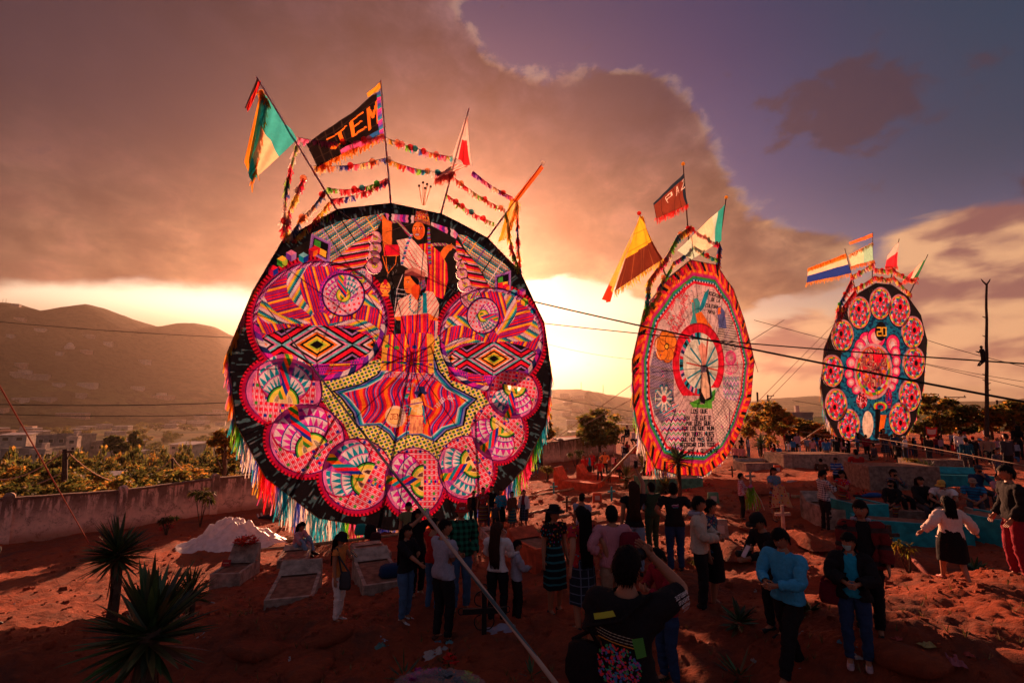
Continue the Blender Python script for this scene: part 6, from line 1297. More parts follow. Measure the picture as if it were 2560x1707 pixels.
# cap and shirt lettering
def decal(name, art_fn, w_, h_, npx, M_, parent=None, bend=0., lab=None):
    """printed cloth patch lying just proud of the garment"""
    nx, ny = npx; X, Y = np.meshgrid((np.arange(nx)+.5), ny-(np.arange(ny)+.5)); A = Art(X, Y, (0, 0, 0)); A.img[..., 3] = 0
    class _A: pass
    art_fn(A); im = A.image(name); m, t, b = bsdf_mat(name); uv = t.node('ShaderNodeUVMap').outputs[0]; ti = t.node('ShaderNodeTexImage', image=im); t.link(uv, ti.inputs[0]); t.link(ti.outputs[0], b.inputs['Base Color']); t.link(ti.outputs[1], b.inputs['Alpha']); b.inputs['Roughness'].default_value = .8
    g = MB(); N_ = 8; vs = []; uvs = []
    for j in range(N_+1):
        for i in range(N_+1): u, v = i/N_-.5, j/N_-.5; th = u*bend; vs.append(M_ @ Vector(((math.sin(th)/bend if bend else u)*w_, ((1-math.cos(th))/bend*w_ if bend else 0), v*h_))); uvs.append((u+.5, v+.5))
    fs = [(j*(N_+1)+i, j*(N_+1)+i+1, (j+1)*(N_+1)+i+1, (j+1)*(N_+1)+i) for j in range(N_) for i in range(N_)]; g.add(vs, fs); o = g.build(name, m, parent)
    ul = o.data.uv_layers.new(name='UVMap'); li = [l.vertex_index for l in o.data.loops]; ul.data.foreach_set('uv', np.array([uvs[i] for i in li], np.float32).ravel()); return o
_put = Art.put
def put2(s, sl, msk, col, alpha=1.):
    _put(s, sl, msk, col, alpha)
    if col is not None and msk.any(): s.img[sl][..., 3][msk] = 1
Art.put = put2
S = SPECS[i_ut]; decal('cap_lettering', lambda A: A.text('UTES', 6, 34, 26, 0, 5, (.75, .62, .62), .62), .10, .04, (76, 40), S['HM'] @ Matrix.Translation((0, -.112, .085)), S['obj'], 1.1)
S = SPECS[iq]; J = S['J']; Mb = Matrix.Translation(J['che'].lerp(J['pel'], .42)+Vector((0, .165*S['fat']/1.1, .02))) @ Matrix.Rotation(math.pi, 4, 'Z')
def back_print(A):
    A.poly([(4, 60), (70, 34), (78, 48), (8, 76)], (.45, .55, .05)); [A.line([(12+R_.random()*6, y), (60, y+4+R_.random()*3), (118+R_.random()*20, y+12)], 1.6, (.45, .42, .30)) for y in (88, 96, 104)]; A.line([(20, 114), (130, 124)], 3, (.6, .25, .03))
    for k in range(420):
        x, y = 18+R_.random()*125, 126+R_.random()*120; d = math.hypot((x-80)/64, (y-186)/62)
        if d < 1: c_ = R_.choice([(.75, .03, .04), (.75, .03, .04), (.04, .30, .10), (.05, .15, .45), (.45, .05, .30), (.02, .35, .40)]); A.ell(x, y, R_.uniform(2, 6), R_.uniform(1.5, 4), c_, rot=R_.random()*3)
    A.line([(30, 262), (130, 270)], 1.5, (.2, .22, .2)); A.poly([(120, 100), (150, 92), (158, 140), (132, 150)], (.06, .28, .04))
decal('shirt_print', back_print, .36, .60, (170, 290), Mb, S['obj'], .9)
d = (J['elR']-J['shR']).normalized(); mid = J['shR'].lerp(J['elR'], .42); out_ = Vector((-.6, .9, 0)); out_ = (out_-d*out_.dot(d)).normalized(); xa = out_.cross(-d).normalized(); Ms = Matrix((( -xa.x, -out_.x, -d.x, 0), (-xa.y, -out_.y, -d.y, 0), (-xa.z, -out_.z, -d.z, 0), (0, 0, 0, 1))); Ms = Matrix.Translation(mid+out_*.098) @ Ms
def sleeve_print(A):
    for k, t_ in enumerate(('ARTE', 'PASION', 'JUVENTUD', 'BARRILETE')): A.text(t_, 20+k*26, 112, 15, -90, 3.2, (.55, .50, .50), .62, 1.5)
decal('sleeve_print', sleeve_print, .15, .15, (120, 120), Ms, S['obj'], 1.4)
S = SPECS[i_bp]; J = S['J']; decal('shirt_print', lambda A: (A.line([(10, 20), (30, 12), (60, 14), (84, 8)], 6, (.7, .55, .65)), A.line([(16, 30), (50, 26), (86, 24)], 5, (.6, .10, .40)), A.line([(20, 40), (80, 36)], 4, (.05, .40, .55))), .16, .09, (96, 48), Matrix.Translation(J['che']+Vector((0, .158, .0))) @ Matrix.Rotation(math.pi, 4, 'Z'), S['obj'], .6)
# ================================================================== FLAGS, GARLANDS, CABLES
FLG = mat_attr('flag_paper', .6, .62, .2, .18, 5)
def flagpole(K, b, t, name, lab, cloths, off=.12, stripe=True, knob=None):
    """pole from rim pixel b to tip pixel t in the plane of kite K, with its cloth pieces"""
    p0 = K.P(b[0], b[1], -.06); p1 = K.P(t[0], t[1], off); e = empty(name, p0); tag(e, lab, 'flag', 'flags on poles above the kites')
    mb = MB(); n = 26; ax = [p0.lerp(p1, i/n)-p0 for i in range(n+1)]; ax[0] = (p0-(p1-p0)*.06)-p0
    mb.tube(ax, [.045-.018*i/n for i in range(n+1)], 8, colf=lambda i, j: ((.50, .02, .04) if (i*2+j)//2 % 3 == 0 else (.62, .52, .58)) if stripe else (.10, .02, .015)); mb.build('flagpole', mat_attr('pole_wrap', .6), e)
    if knob: mb = MB(); mb.ball(p1-p0, .11, 10, 8, knob); mb.build('knob', FRG, e, True)
    for nm, quad, fn, rip, fringe_ in cloths:
        q = [K.P(x, y, off+(o_ or 0)) for x, y, o_ in quad]; nu, nv = 64, 44; vs = []
        for j in range(nv+1):
            for i in range(nu+1):
                u, v = i/nu, j/nv; p = q[0].lerp(q[1], u).lerp(q[3].lerp(q[2], u), v); w_ = rip*(math.sin(u*9+v*5)+.5*math.sin(u*17-v*7))*min(1, u*3)*.5
                vs.append(p+Vector(K.n)*w_+Vector(K.e2)*w_*.25-p0)
        mb = MB(); fs = []; cs = []
        for j in range(nv):
            for i in range(nu):
                c = fn((i+.5)/nu, (j+.5)/nv)
                if c is not None: a_ = j*(nu+1)+i; mb.v = vs; mb.f.append((a_, a_+1, a_+nu+2, a_+nu+1)); mb.c.append(c)
        mb.v = vs; mb.build(nm, FLG, e, True)
        if fringe_:
            g = MB(); col = fringe_[0]
            for side in fringe_[1]:
                idx = {'b': [nv*(nu+1)+i for i in range(nu+1)], 't': [i for i in range(nu+1)], 'r': [j*(nu+1)+nu for j in range(nv+1)]}[side]
                for a_ in idx:
                    for r_ in range(2): streamer(g, vs[a_]+Vector((R_.uniform(-.05, .05), 0, R_.uniform(-.03, .06))), R_.uniform(.16, .38), .06, col if R_.random() < .6 else tuple(k*.7 for k in col), K.e1, .5, 3)
            o = g.build('flag_fringe', FRG, e); o['kind'] = 'stuff'
    return e
JEMS = []
def _letters(st, x, y, h, sx=.62, gap=1.7):
    k = h/6; out = []
    for ch in st:
        for a_ in FONT[ch]: out.append((x+a_[0]*k*sx*1.3, y-a_[1]*k, x+a_[2]*k*sx*1.3, y-a_[3]*k))
        x += (4+gap)*k*sx*1.3
    return out
def seg_d(px, py, s):
    x1, y1, x2, y2 = s; dx_, dy_ = x2-x1, y2-y1; t = max(0, min(1, ((px-x1)*dx_+(py-y1)*dy_)/(dx_*dx_+dy_*dy_+1e-9))); return math.hypot(px-x1-t*dx_, py-y1-t*dy_)
LJ = [(.40, .27, .40, .66), (.40, .66, .30, .70), (.30, .70, .26, .60), (.24, .30, .48, .26), (.55, .26, .55, .66), (.55, .26, .72, .22), (.55, .46, .68, .44), (.55, .66, .74, .62), (.80, .70, .80, .22), (.80, .22, .87, .45), (.87, .45, .94, .18), (.94, .18, .95, .64)]
def jem(u, v):   # u: from far edge 0 to pole 1
    d = min(seg_d(u, v, s) for s in LJ)
    if u > .93: return [(.05, .10, .45), (.02, .35, .45), (.75, .05, .35), (.30, .05, .45)][int(v*16) % 4]
    if v > .86 and .35 < u < .75: return (.75, .10, .35)
    if v > .84 and u >= .75: return (.02, .12, .40)
    if d < .022: return (.95, .20, .02)
    return (.035, .020, .016) if (fr(np.array(u*9)) < .06 or fr(np.array(v*6)) < .06) else (.010, .006, .006)
def guate(u, v): return (.05, .50, .52) if v < .33 or v > .72 else (.88, .70, .42)
flagpole(K1, (843, 524), (641, 198), 'paper_flag', 'turquoise and cream paper flag with orange fringe, far left above the big kite',
    [('flag', [(655, 232, 0), (742, 352, 0), (628, 466, .2), (622, 415, .3)], lambda u, v: (.05, .50, .52) if v < .42 or (v > .86) else (.88, .66, .40) if u > .12 else (.05, .50, .52), .12, None),
     ('flag_tail', [(652, 232, .02), (668, 262, 0), (632, 470, .25), (611, 418, .3)], lambda u, v: (.80, .28, .02) if u < .5 else (.04, .45, .48), .1, ((.90, .38, .03), 'rt')),
     ('ribbon', [(643, 200, 0), (652, 212, 0), (622, 288, .1), (612, 278, .1)], lambda u, v: (.75, .03, .03) if u > .4 else (.05, .03, .03), .1, None)])
flagpole(K1, (978, 512), (950, 206), 'paper_flag', 'black paper flag lettered JEM in orange on the tallest striped pole',
    [('flag', [(765, 368, .1), (950, 232, 0), (957, 340, 0), (792, 424, .1)], jem, .14, ((.90, .32, .03), 'b')), ('ribbon', [(915, 240, .05), (950, 210, 0), (950, 226, 0), (918, 250, .05)], lambda u, v: (.88, .38, .03), .05, None)])
flagpole(K1, (1103, 535), (1170, 275), 'paper_flag', 'red and white striped paper flag twisted round its pole',
    [('flag', [(1165, 290, 0), (1166, 300, 0), (1174, 424, .1), (1124, 400, .2)], lambda u, v: (.72, .02, .03) if (v > .55 and .3 < u < .9) else (.85, .62, .58), .15, None), ('flag_tail', [(1130, 412, 0), (1168, 418, 0), (1130, 440, .2), (1082, 458, .3)], lambda u, v: (.88, .68, .62) if fr(np.array(u*4+v*2)) > .3 else (.80, .10, .08), .1, ((.80, .25, .20), 'b'))])
flagpole(K1, (1219, 597), (1354, 410), 'paper_flag', 'orange furled paper flag on a slanting pole, far right above the big kite',
    [('flag', [(1350, 415, 0), (1356, 424, 0), (1288, 510, .1), (1272, 510, .2)], lambda u, v: (.88, .14, .02), .06, None), ('flag_tail', [(1274, 500, 0), (1292, 508, 0), (1262, 600, .1), (1240, 610, .1)], lambda u, v: (.92, .62, .22) if u > .4 else (.90, .40, .03), .1, ((.92, .50, .06), 'r'))], knob=(.85, .75, .70))
def yb(u, v):
    if v > .60-.05*u: return (.16, .03, .015) if (fr(np.array(u*10)) > .08) else (.30, .08, .03)
    return (.95, .52, .03) if fr(np.array(v*4)) > .05 else (.70, .35, .02)
flagpole(K2, (1671, 697), (1593, 535), 'paper_flag', 'yellow and brown paper flag with a red tail, left above the middle kite',
    [('flag', [(1594, 542, 0), (1599, 545, 0), (1650, 650, 0), (1518, 732, .3)], yb, .15, ((.92, .60, .05), 'b')), ('flag_tail', [(1594, 548, 0), (1560, 632, 0), (1506, 760, .3), (1486, 752, .3)], lambda u, v: (.85, .05, .02) if v > .82 else (.92, .60, .12), .1, None)], stripe=False, knob=(.85, .05, .03))
PZ = _letters('PAZ', .40, .50, .26, .60, 3.2)
flagpole(K2, (1728, 650), (1703, 412), 'paper_flag', 'dark brown paper flag lettered PAZ with red lower fringe',
    [('flag', [(1624, 512, .1), (1705, 435, 0), (1713, 514, 0), (1632, 550, .1)], lambda u, v: (.80, .68, .62) if min(seg_d(u, v+(u-.4)*.15-.02, s) for s in PZ) < .014 else ((.012, .025, .05) if v < .14 or u > .93 else ((.22, .045, .025) if fr(np.array(u*5)) > .06 else (.10, .02, .012))), .12, ((.85, .04, .03), 'b'))], stripe=False, knob=(.92, .48, .05))
flagpole(K2, (1793, 662), (1811, 495), 'paper_flag', 'pale turquoise and cream paper flag blown left of the right pole, middle kite',
    [('flag', [(1680, 630, .2), (1808, 512, 0), (1797, 604, 0), (1716, 652, .2)], lambda u, v: (.03, .42, .40) if u > .80 else (.55, .78, .66) if u > .70 or u < .22 else (.92, .76, .52), .15, None)], stripe=False, knob=(.92, .48, .05))
def band3(c1, c2, c3, a_=.33, b_=.66): return lambda u, v: c1 if v < a_ else (c2 if v < b_ else c3)
flagpole(K3, (2143, 735), (2108, 622), 'paper_flag', 'blue and cream paper flag with orange edge, leftmost above the farthest kite', [('flag', [(2014, 673, .1), (2110, 636, 0), (2124, 684, 0), (2010, 708, .1)], band3((.85, .30, .04), (.85, .66, .45), (.02, .05, .32), .22, .52), .1, ((.90, .35, .03), 'bt'))], stripe=False)
flagpole(K3, (2182, 710), (2178, 582), 'paper_flag', 'pale green and cream paper flag above the farthest kite', [('flag', [(2115, 640, .1), (2178, 608, 0), (2180, 652, 0), (2120, 668, .1)], lambda u, v: (.35, .68, .52) if u > .55 else (.90, .76, .50), .1, ((.90, .32, .04), 'bt')), ('ribbon', [(2115, 608, .1), (2178, 584, 0), (2178, 594, 0), (2118, 614, .1)], lambda u, v: (.85, .20, .06), .1, None)], stripe=False)
flagpole(K3, (2226, 712), (2244, 598), 'paper_flag', 'red and white paper flag, third above the farthest kite', [('flag', [(2215, 640, 0), (2244, 604, 0), (2238, 668, 0), (2206, 668, .1)], lambda u, v: (.72, .03, .05) if v > .4 else (.80, .55, .50), .1, ((.85, .12, .08), 'b'))], stripe=False)
flagpole(K3, (2272, 742), (2316, 637), 'paper_flag', 'green white and red paper flag, rightmost above the farthest kite', [('flag', [(2268, 685, .1), (2314, 644, 0), (2290, 694, 0), (2250, 704, .1)], lambda u, v: (.03, .20, .08) if u > .75 else (.80, .62, .50) if u > .4 else (.75, .08, .10), .1, ((.85, .15, .10), 'b'))], stripe=False)
# feather sticks over the crown of the painted queen
mb = MB(); e = None; pb = K1.P(1057, 518, .05)
for dx_, dy_ in ((-10, -52), (0, -60), (10, -56), (19, -50), (5, -46)):
    t = K1.P(1057+dx_*1.0, 518+dy_, .05)-pb; s_ = K1.P(1057+dx_*.25, 514, .05)-pb; mb.tube([s_, s_.lerp(t, .6), t], .014, 5, (.55, .25, .10)); mb.ball(t, .06, 6, 4, (.10, .02, .01))
o = mb.build('crown_feathers', FRG, KITE1); o.location = pb-KITE1.location
# garlands
def garland(K, pts, sag, lab, dense=26, cols=None, balls=(), off=.10, L_=.20):
    P3 = []
    for (a_, b_) in zip(pts[:-1], pts[1:]):
        p, q = K.P(*a_, off), K.P(*b_, off); n = 16
        for i in range(n+1): u = i/n; P3.append(p.lerp(q, u)-Vector((0, 0, 4*sag*u*(1-u))))
    e = empty('garland', P3[0]); tag(e, lab, 'garland', 'paper garlands strung between the flagpoles'); P3 = [p-P3[0] for p in P3]
    mb = MB(); mb.tube(P3, .012, 4, (.2, .1, .1)); tot = len(P3)-1; cols = cols or BRIGHT
    for k in range(int(dense*tot/4)):
        f = R_.random()*tot; i = min(int(f), tot-1); p = P3[i].lerp(P3[i+1], f-i); c = cols[int(f/tot*len(cols)*1.6) % len(cols)] if R_.random() < .75 else R_.choice(cols)
        streamer(mb, p, R_.uniform(.6, 1.2)*L_*1.25, .10, c, K.e1 if R_.random() < .5 else K.n, .55, 3)
    mb.build('tassels', FRG, e)
    for f, c in balls: i = int(f*tot); mb = MB(); mb.ball((0, 0, -.02), (.135, .135, .145), 10, 8, c); o = mb.build('balloon', BALM, e, True); o.location = P3[i]
RD, OR_, TL, GY, PK, GN = (.85, .03, .03), (.92, .42, .20), (.03, .40, .45), (.55, .45, .42), (.90, .35, .30), (.10, .55, .08)
garland(K1, [(745, 352), (958, 345)], .25, 'pink garland crossing in front of the black lettered flag', 30, [(.80, .25, .45), (.75, .15, .35), (.25, .45, .15)], [(.55, RD), (.75, RD), (.82, PK)], .25)
garland(K1, [(958, 345), (1130, 395)], .12, 'upper garland with colored balloons between black flag and red white flag', 26, None, [(.2, OR_), (.3, PK), (.40, RD), (.48, TL), (.62, RD), (.78, PK)])
garland(K1, [(783, 418), (962, 398)], .15, 'garland under the black flag', 26, [(.92, .70, .35), (.85, .30, .10), (.10, .12, .45), (.85, .1, .2)], [(.15, RD), (.55, RD), (.85, OR_)])
garland(K1, [(962, 398), (1090, 432), (1125, 420)], .12, 'second garland right of the tallest pole', 26, None, [(.05, GY), (.4, OR_), (.55, TL)])
garland(K1, [(818, 472), (968, 448)], .25, 'low garland left of the tallest pole, green and red', 26, [(.25, .55, .08), (.75, .10, .12), (.80, .05, .12)], [(.45, RD), (.6, TL), (.85, GN)])
garland(K1, [(826, 500), (968, 452)], .20, 'lowest blue and red garland left of the tallest pole', 22, [(.60, .05, .10), (.10, .10, .40), (.75, .10, .10)])
garland(K1, [(1180, 430), (1280, 495)], .12, 'purple and cream garland right of the red white flag', 26, [(.35, .05, .45), (.80, .15, .30), (.88, .70, .55)], [(.8, RD)])
garland(K1, [(1125, 440), (1258, 525)], .12, 'middle garland with balloons on the right of the big kite', 28, [(.85, .25, .20), (.80, .03, .06), (.90, .75, .65), (.25, .60, .08)], [(.05, RD), (.2, OR_), (.65, RD), (.95, OR_)])
garland(K1, [(1115, 488), (1235, 560)], .12, 'lowest right garland with red and blue balloons', 22, [(.80, .05, .12), (.25, .6, .08), (.80, .10, .15)], [(.2, RD), (.33, RD), (.5, TL), (.75, RD)])
garland(K1, [(742, 360), (716, 470), (708, 592)], .0, 'long hanging garland from the left flagpole to the rim', 22, [(.85, .65, .60), (.88, .78, .70), (.75, .05, .10), (.35, .60, .08), (.10, .10, .40)], [(.85, RD)], L_=.26)
garland(K1, [(758, 448), (722, 530), (716, 594)], .0, 'second hanging garland, pink and yellow, left rim', 22, [(.85, .08, .20), (.85, .70, .20), (.90, .80, .60)], [(.02, OR_), (.2, GY), (.75, GY)], L_=.24)
garland(K1, [(812, 478), (755, 545), (720, 592)], .1, 'slanting garland blue and orange beneath the left flag', 26, [(.15, .20, .40), (.88, .75, .65), (.90, .40, .10)], [(.08, RD), (.5, OR_)])
garland(K1, [(824, 505), (735, 600)], .12, 'short yellow and red garland nearest the left rim', 26, [(.88, .70, .15), (.75, .10, .10)])
garland(K1, [(1290, 505), (1292, 600), (1298, 678)], .0, 'hanging garland at the right rim, yellow to red to blue', 22, [(.90, .72, .30), (.85, .15, .05), (.10, .15, .55), (.80, .08, .10)], L_=.24)
garland(K1, [(1262, 530), (1276, 620), (1296, 676)], .0, 'second hanging garland at the right rim, green and pink', 22, [(.20, .35, .10), (.70, .75, .15), (.85, .10, .30)], [(.5, PK)], L_=.24)
garland(K2, [(1724, 565), (1690, 590), (1663, 640), (1618, 700), (1612, 775)], .0, 'thick garland looping left from the brown flagpole', 46, [(.88, .25, .10), (.90, .65, .10), (.03, .40, .45), (.30, .65, .10), (.85, .60, .60), (.80, .05, .25)], [(.06, RD), (.2, OR_), (.85, GY), (.95, TL)], L_=.30)
garland(K2, [(1722, 570), (1795, 612)], .1, 'upper garland between the two right poles of the middle kite', 30, [(.80, .10, .20), (.75, .05, .15), (.2, .2, .4)], [(.1, RD), (.45, OR_), (.6, GN), (.9, RD)])
garland(K2, [(1726, 615), (1790, 648)], .1, 'lower garland between the two right poles of the middle kite', 30, [(.03, .35, .35), (.25, .5, .1), (.80, .15, .15)], [(.4, TL), (.6, RD)])
garland(K2, [(1726, 618), (1680, 655), (1640, 720)], .1, 'inner garland on the left shoulder of the middle kite', 36, [(.2, .65, .1), (.05, .15, .55), (.85, .10, .35), (.90, .70, .15)], [(.1, RD)])
garland(K2, [(1655, 690), (1640, 740), (1600, 800)], .0, 'balloon garland along the left rim of the middle kite', 30, [(.90, .55, .08), (.25, .60, .1), (.9, .75, .2)], [(.05, OR_), (.4, OR_), (.7, GN)])
garland(K2, [(1795, 612), (1790, 660)], .0, 'short hanging garland at the right pole of the middle kite', 40, [(.10, .15, .45), (.85, .05, .05)], L_=.3)
for pts, lab in (([(2122, 690), (2182, 655)], 'upper left'), ([(2130, 720), (2184, 690)], 'lower left'), ([(2182, 670), (2232, 672)], 'upper middle'), ([(2184, 690), (2228, 694)], 'lower middle'), ([(2232, 675), (2286, 700)], 'upper right'), ([(2230, 690), (2276, 735)], 'lower right')):
    garland(K3, pts, .12, lab+' garland above the farthest kite', 34, [(.85, .08, .10), (.90, .70, .15), (.80, .15, .25), (.25, .55, .1), (.88, .6, .55)], [(.4, RD)], L_=.34)
garland(K3, [(2125, 700), (2095, 760), (2090, 790)], .0, 'hanging garland on the left shoulder of the farthest kite', 60, [(.85, .08, .15), (.85, .5, .45), (.1, .25, .55), (.9, .7, .15)], [(.3, RD), (.5, GN)], L_=.4)
garland(K3, [(2135, 725), (2105, 765), (2094, 795)], .0, 'inner hanging garland on the left shoulder of the farthest kite', 50, [(.85, .05, .10), (.88, .3, .3)], L_=.34)
# ropes and cables
def rope_obj(pts, r, lab, name='guy_rope', m_=None, sag=0., cat='rope', group=None, n=24, seg=5):
    Q = []
    for a_, b_ in zip(pts[:-1], pts[1:]):
        for i in range(n+1): u = i/n; Q.append(Vector(a_).lerp(Vector(b_), u)-Vector((0, 0, 4*sag*u*(1-u))))
    mb = MB(); mb.tube([q-Q[0] for q in Q], r, seg); o = mb.build(name, m_ or ROPEM, None, True); o.location = Q[0]; tag(o, lab, cat, group); return o
def braid_mat():
    m, t, b = bsdf_mat('braided_rope'); g = t.node('ShaderNodeTexCoord').outputs['Object']; sp = t.node('ShaderNodeSeparateXYZ'); t.link(g, sp.inputs[0])
    f = t.m('GREATER_THAN', t.m('FRACT', t.m('MULTIPLY', t.m('ADD', sp.outputs[2], t.m('MULTIPLY', sp.outputs[0], .5)), 16.)), .70); t.link(t.mix(f, (.42, .30, .24), (.05, .09, .10)), b.inputs['Base Color']); b.inputs['Roughness'].default_value = .9; return m
g_ = Vector(at(1400, 1722, 2.6)); rope_obj([K1.P(640, 735, .1), K1.P(640, 735, .1).lerp(g_, .5), g_], .013, 'thick speckled guy rope from the left kite rim down to the foreground', m_=braid_mat(), sag=.0, seg=8)
gl = ground(243, 1388, 5); rope_obj([at(-60, 860, 9), at(240, 1388, gl.y)], .016, 'reddish guy rope slanting down at far left to the yucca', m_=mat('red_rope', (.35, .10, .07), .9, .2))
rope_obj([K1.P(845, 528, .1), K1.P(1160, 770, .9)], .012, 'thin cord from the top of the big kite across its face', m_=ROPEM); rope_obj([K1.P(1205, 765, .3), K1.P(1052, 965, .6)], .011, 'thin dark cord across the right face of the big kite', m_=CORDM)
rope_obj([K1.P(1062, 556, .5), K1.P(958, 590, .4)], .010, 'fine cord by the painted queen', m_=ROPEM)
for (a_, b_, r, lab) in (((1330, 753), (2700, 1030), .055, 'thickest overhead cable passing before the two far kites'), ((1340, 806), (2700, 918), .035, 'second overhead cable passing before the farthest kite')):
    pa, pb_ = at(a_[0], a_[1], 27.), at(b_[0], b_[1], 15.); rope_obj([pa, pb_], r*.75, lab, 'power_cable', CABLE, .15, 'cable', 'overhead cables')
for (a_, b_, ya, yb_, r, lab) in (((-80, 797), (640, 846), 40, 45, .035, 'highest cable on the left crossing the hill'), ((-60, 1009), (620, 1004), 36, 40, .045, 'middle cable on the left crossing the valley'), ((-60, 1033), (620, 1034), 36, 40, .035, 'lowest cable on the left crossing the valley'),
                         ((1885, 800), (2700, 1000), 42, 42, .03, 'thin cable behind the farthest kite'), ((2318, 850), (2700, 945), 40, 30, .03, 'guy line right of the farthest kite'), ((2310, 908), (2700, 972), 46, 46, .03, 'faint cable right of the farthest kite'),
                         ((1340, 985), (1720, 1045), 46, 46, .03, 'cable over the far round tree'), ((1340, 1015), (1720, 1060), 50, 50, .025, 'lower cable over the far round tree'), ((1368, 860), (1600, 900), 46, 46, .022, 'short cable between the first two kites'), ((1980, 1000), (2700, 1110), 55, 55, .03, 'cable above the right trees')):
    rope_obj([at(a_[0], a_[1], ya), at(b_[0], b_[1], yb_)], r*.8, lab, 'power_cable', CABLE, .2, 'cable', 'overhead cables')
for (a_, b_, ya, yb_, lab) in (((1340, 1130), (1610, 940), 30, 27.5, 'long guy line from the middle kite down to the wall'), ((1460, 1062), (1640, 965), 32, 27.5, 'upper guy line left of the middle kite'), ((1790, 1110), (2095, 800), 30, 40, 'pair of guy lines from farthest kite, left one'), ((1806, 1118), (2102, 812), 31, 40, 'pair of guy lines from farthest kite, right one'),
                             ((1836, 735), (1895, 930), 27, 30, 'guy line at the right side of the middle kite'), ((1864, 860), (1960, 800), 28, 31, 'crossed line right of the middle kite'), ((2000, 1078), (2620, 1172), 24, 16, 'pale rope stretched over the right crowd'), ((2195, 1095), (2640, 1178), 30, 17, 'lower pale rope stretched over the right crowd')):
    rope_obj([at(a_[0], a_[1], ya), at(b_[0], b_[1], yb_)], .018, lab, 'guy_rope', ROPEM, 0, 'rope', 'ropes holding the kites')
# ================================================================== POLES AND POSTS
WOOD = mat('dark_wood', (.06, .035, .025), .9, .4, 12, bump=.4); CONC = mat('concrete', (.24, .17, .135), .95, .35, 7, .1, .5)
Yp = 33.; b = at(2462, 1090, Yp); b.z = Ts(b.x, b.y); t = at(2466, 712, Yp); e = empty('bare_pole', b); tag(e, 'tall bare bamboo mast with a forked tip, right of the farthest kite', 'pole')
mb = MB(); n = 14; mb.tube([(b.lerp(t, i/n)-b)+Vector((.025*math.sin(i*1.9)*(i/n), 0, 0)) for i in range(n+1)], [.13-.07*i/n for i in range(n+1)], 8); mb.build('mast', WOOD, e, True)
mb = MB(); tl = t-b
for s in (-1, 1): mb.tube([tl, tl+Vector((s*.22, 0, .25)), tl+Vector((s*.32, 0, .42))], [.06, .045, .02], 5)
mb.build('forked_tip', WOOD, e)
for k in range(7): zz = tl*R_.uniform(.35, .92); mb = MB(); mb.tube([zz, zz+Vector((R_.choice((-1, 1))*.28, 0, .12))], [.05, .02], 5); mb.build('branch_stub', WOOD, e)
e = empty('person', at(2458, 905, Yp-.3), .5); tag(e, 'tiny figure clinging halfway up the bare mast', 'person'); e.scale = (.8,)*3; mb = MB(); z0 = 0
mb.tube([(0, 0, .0), (0, -.05, .35), (0, -.05, .7), (0, 0, 1.05), (0, 0, 1.15)], [.16, .17, .18, .17, .07], 8, (.02, .015, .015)); mb.ball((0, 0, 1.28), (.10, .11, .13), 8, 6, (.02, .012, .01))
for s in (-1, 1): mb.tube([(s*.15, 0, 1.0), (s*.30, .12, .80), (s*.12, .34, .95)], [.06, .05, .04], 6, (.02, .015, .015)); mb.tube([(s*.10, 0, .05), (s*.28, .15, -.05), (s*.14, .34, -.30)], [.09, .07, .05], 6, (.02, .015, .02))
mb.build('body', mat_attr('climber_cloth', .9), e, True)
def post(px, pyb, pyt, Y, r, lab, arm=None):
    b = at(px, pyb, Y); b.z = Ts(b.x, b.y); t = at(px, pyt, Y); e = empty('utility_pole', b); tag(e, lab, 'pole', 'utility poles'); mb = MB(); mb.tube([(0, 0, 0), t-b], [r, r*.8], 8); mb.build('pole_shaft', WOOD, e, True)
    if arm: mb = MB(); mb.box(t-b+Vector((arm*.5, 0, -.15)), (abs(arm), .12, .12)); mb.tube([t-b+Vector((arm*.7, 0, -.2)), t-b+Vector((0, 0, -1.1))], .035, 5); mb.ball(t-b+Vector((arm*.95, 0, .02)), .09, 6, 5); mb.build('cross_arm', WOOD, e)
    return t
tA = post(163, 1235, 1122, 30, .16, 'short dark utility pole behind the wall on the left', .5); tB = post(432, 1190, 1143, 42, .10, 'slim post behind the wall carrying beaded lines')
tC = post(480, 1200, 1178, 40, .06, 'short stake behind the wall under the beaded line'); post(2363, 1060, 990, 62, .16, 'far utility pole with a side arm, left of the mast', 2.6); post(2492, 1050, 1000, 60, .14, 'far utility pole with a side arm, right of the mast', 2.4)
post(1893, 1010, 980, 75, .18, 'leaning dark post beyond the middle kite, left of two'); post(1919, 1010, 987, 78, .16, 'dark post with stub arm beyond the middle kite, right of two', 1.0)
LINE = mat('pale_line', (.45, .25, .15), .8, .3)
for p, q, sg, lab in ((tA, tB, 2.0, 'sagging pale line between the two left posts'), (tA, at(-60, 1190, 27), .8, 'pale line running left from the short pole'), (tA-Vector((0, 0, 1.4)), at(-60, 1215, 27), .5, 'lower pale line running left from the short pole'), (tA-Vector((0, 0, 1.7)), at(320, 1222, 28), .7, 'low sagging line right of the short pole'), (tB, tC, .3, 'short pale line from the slim post')):
    rope_obj([p, q], .035, lab, 'hanging_line', LINE, sg, 'line', 'sagging lines behind the wall')
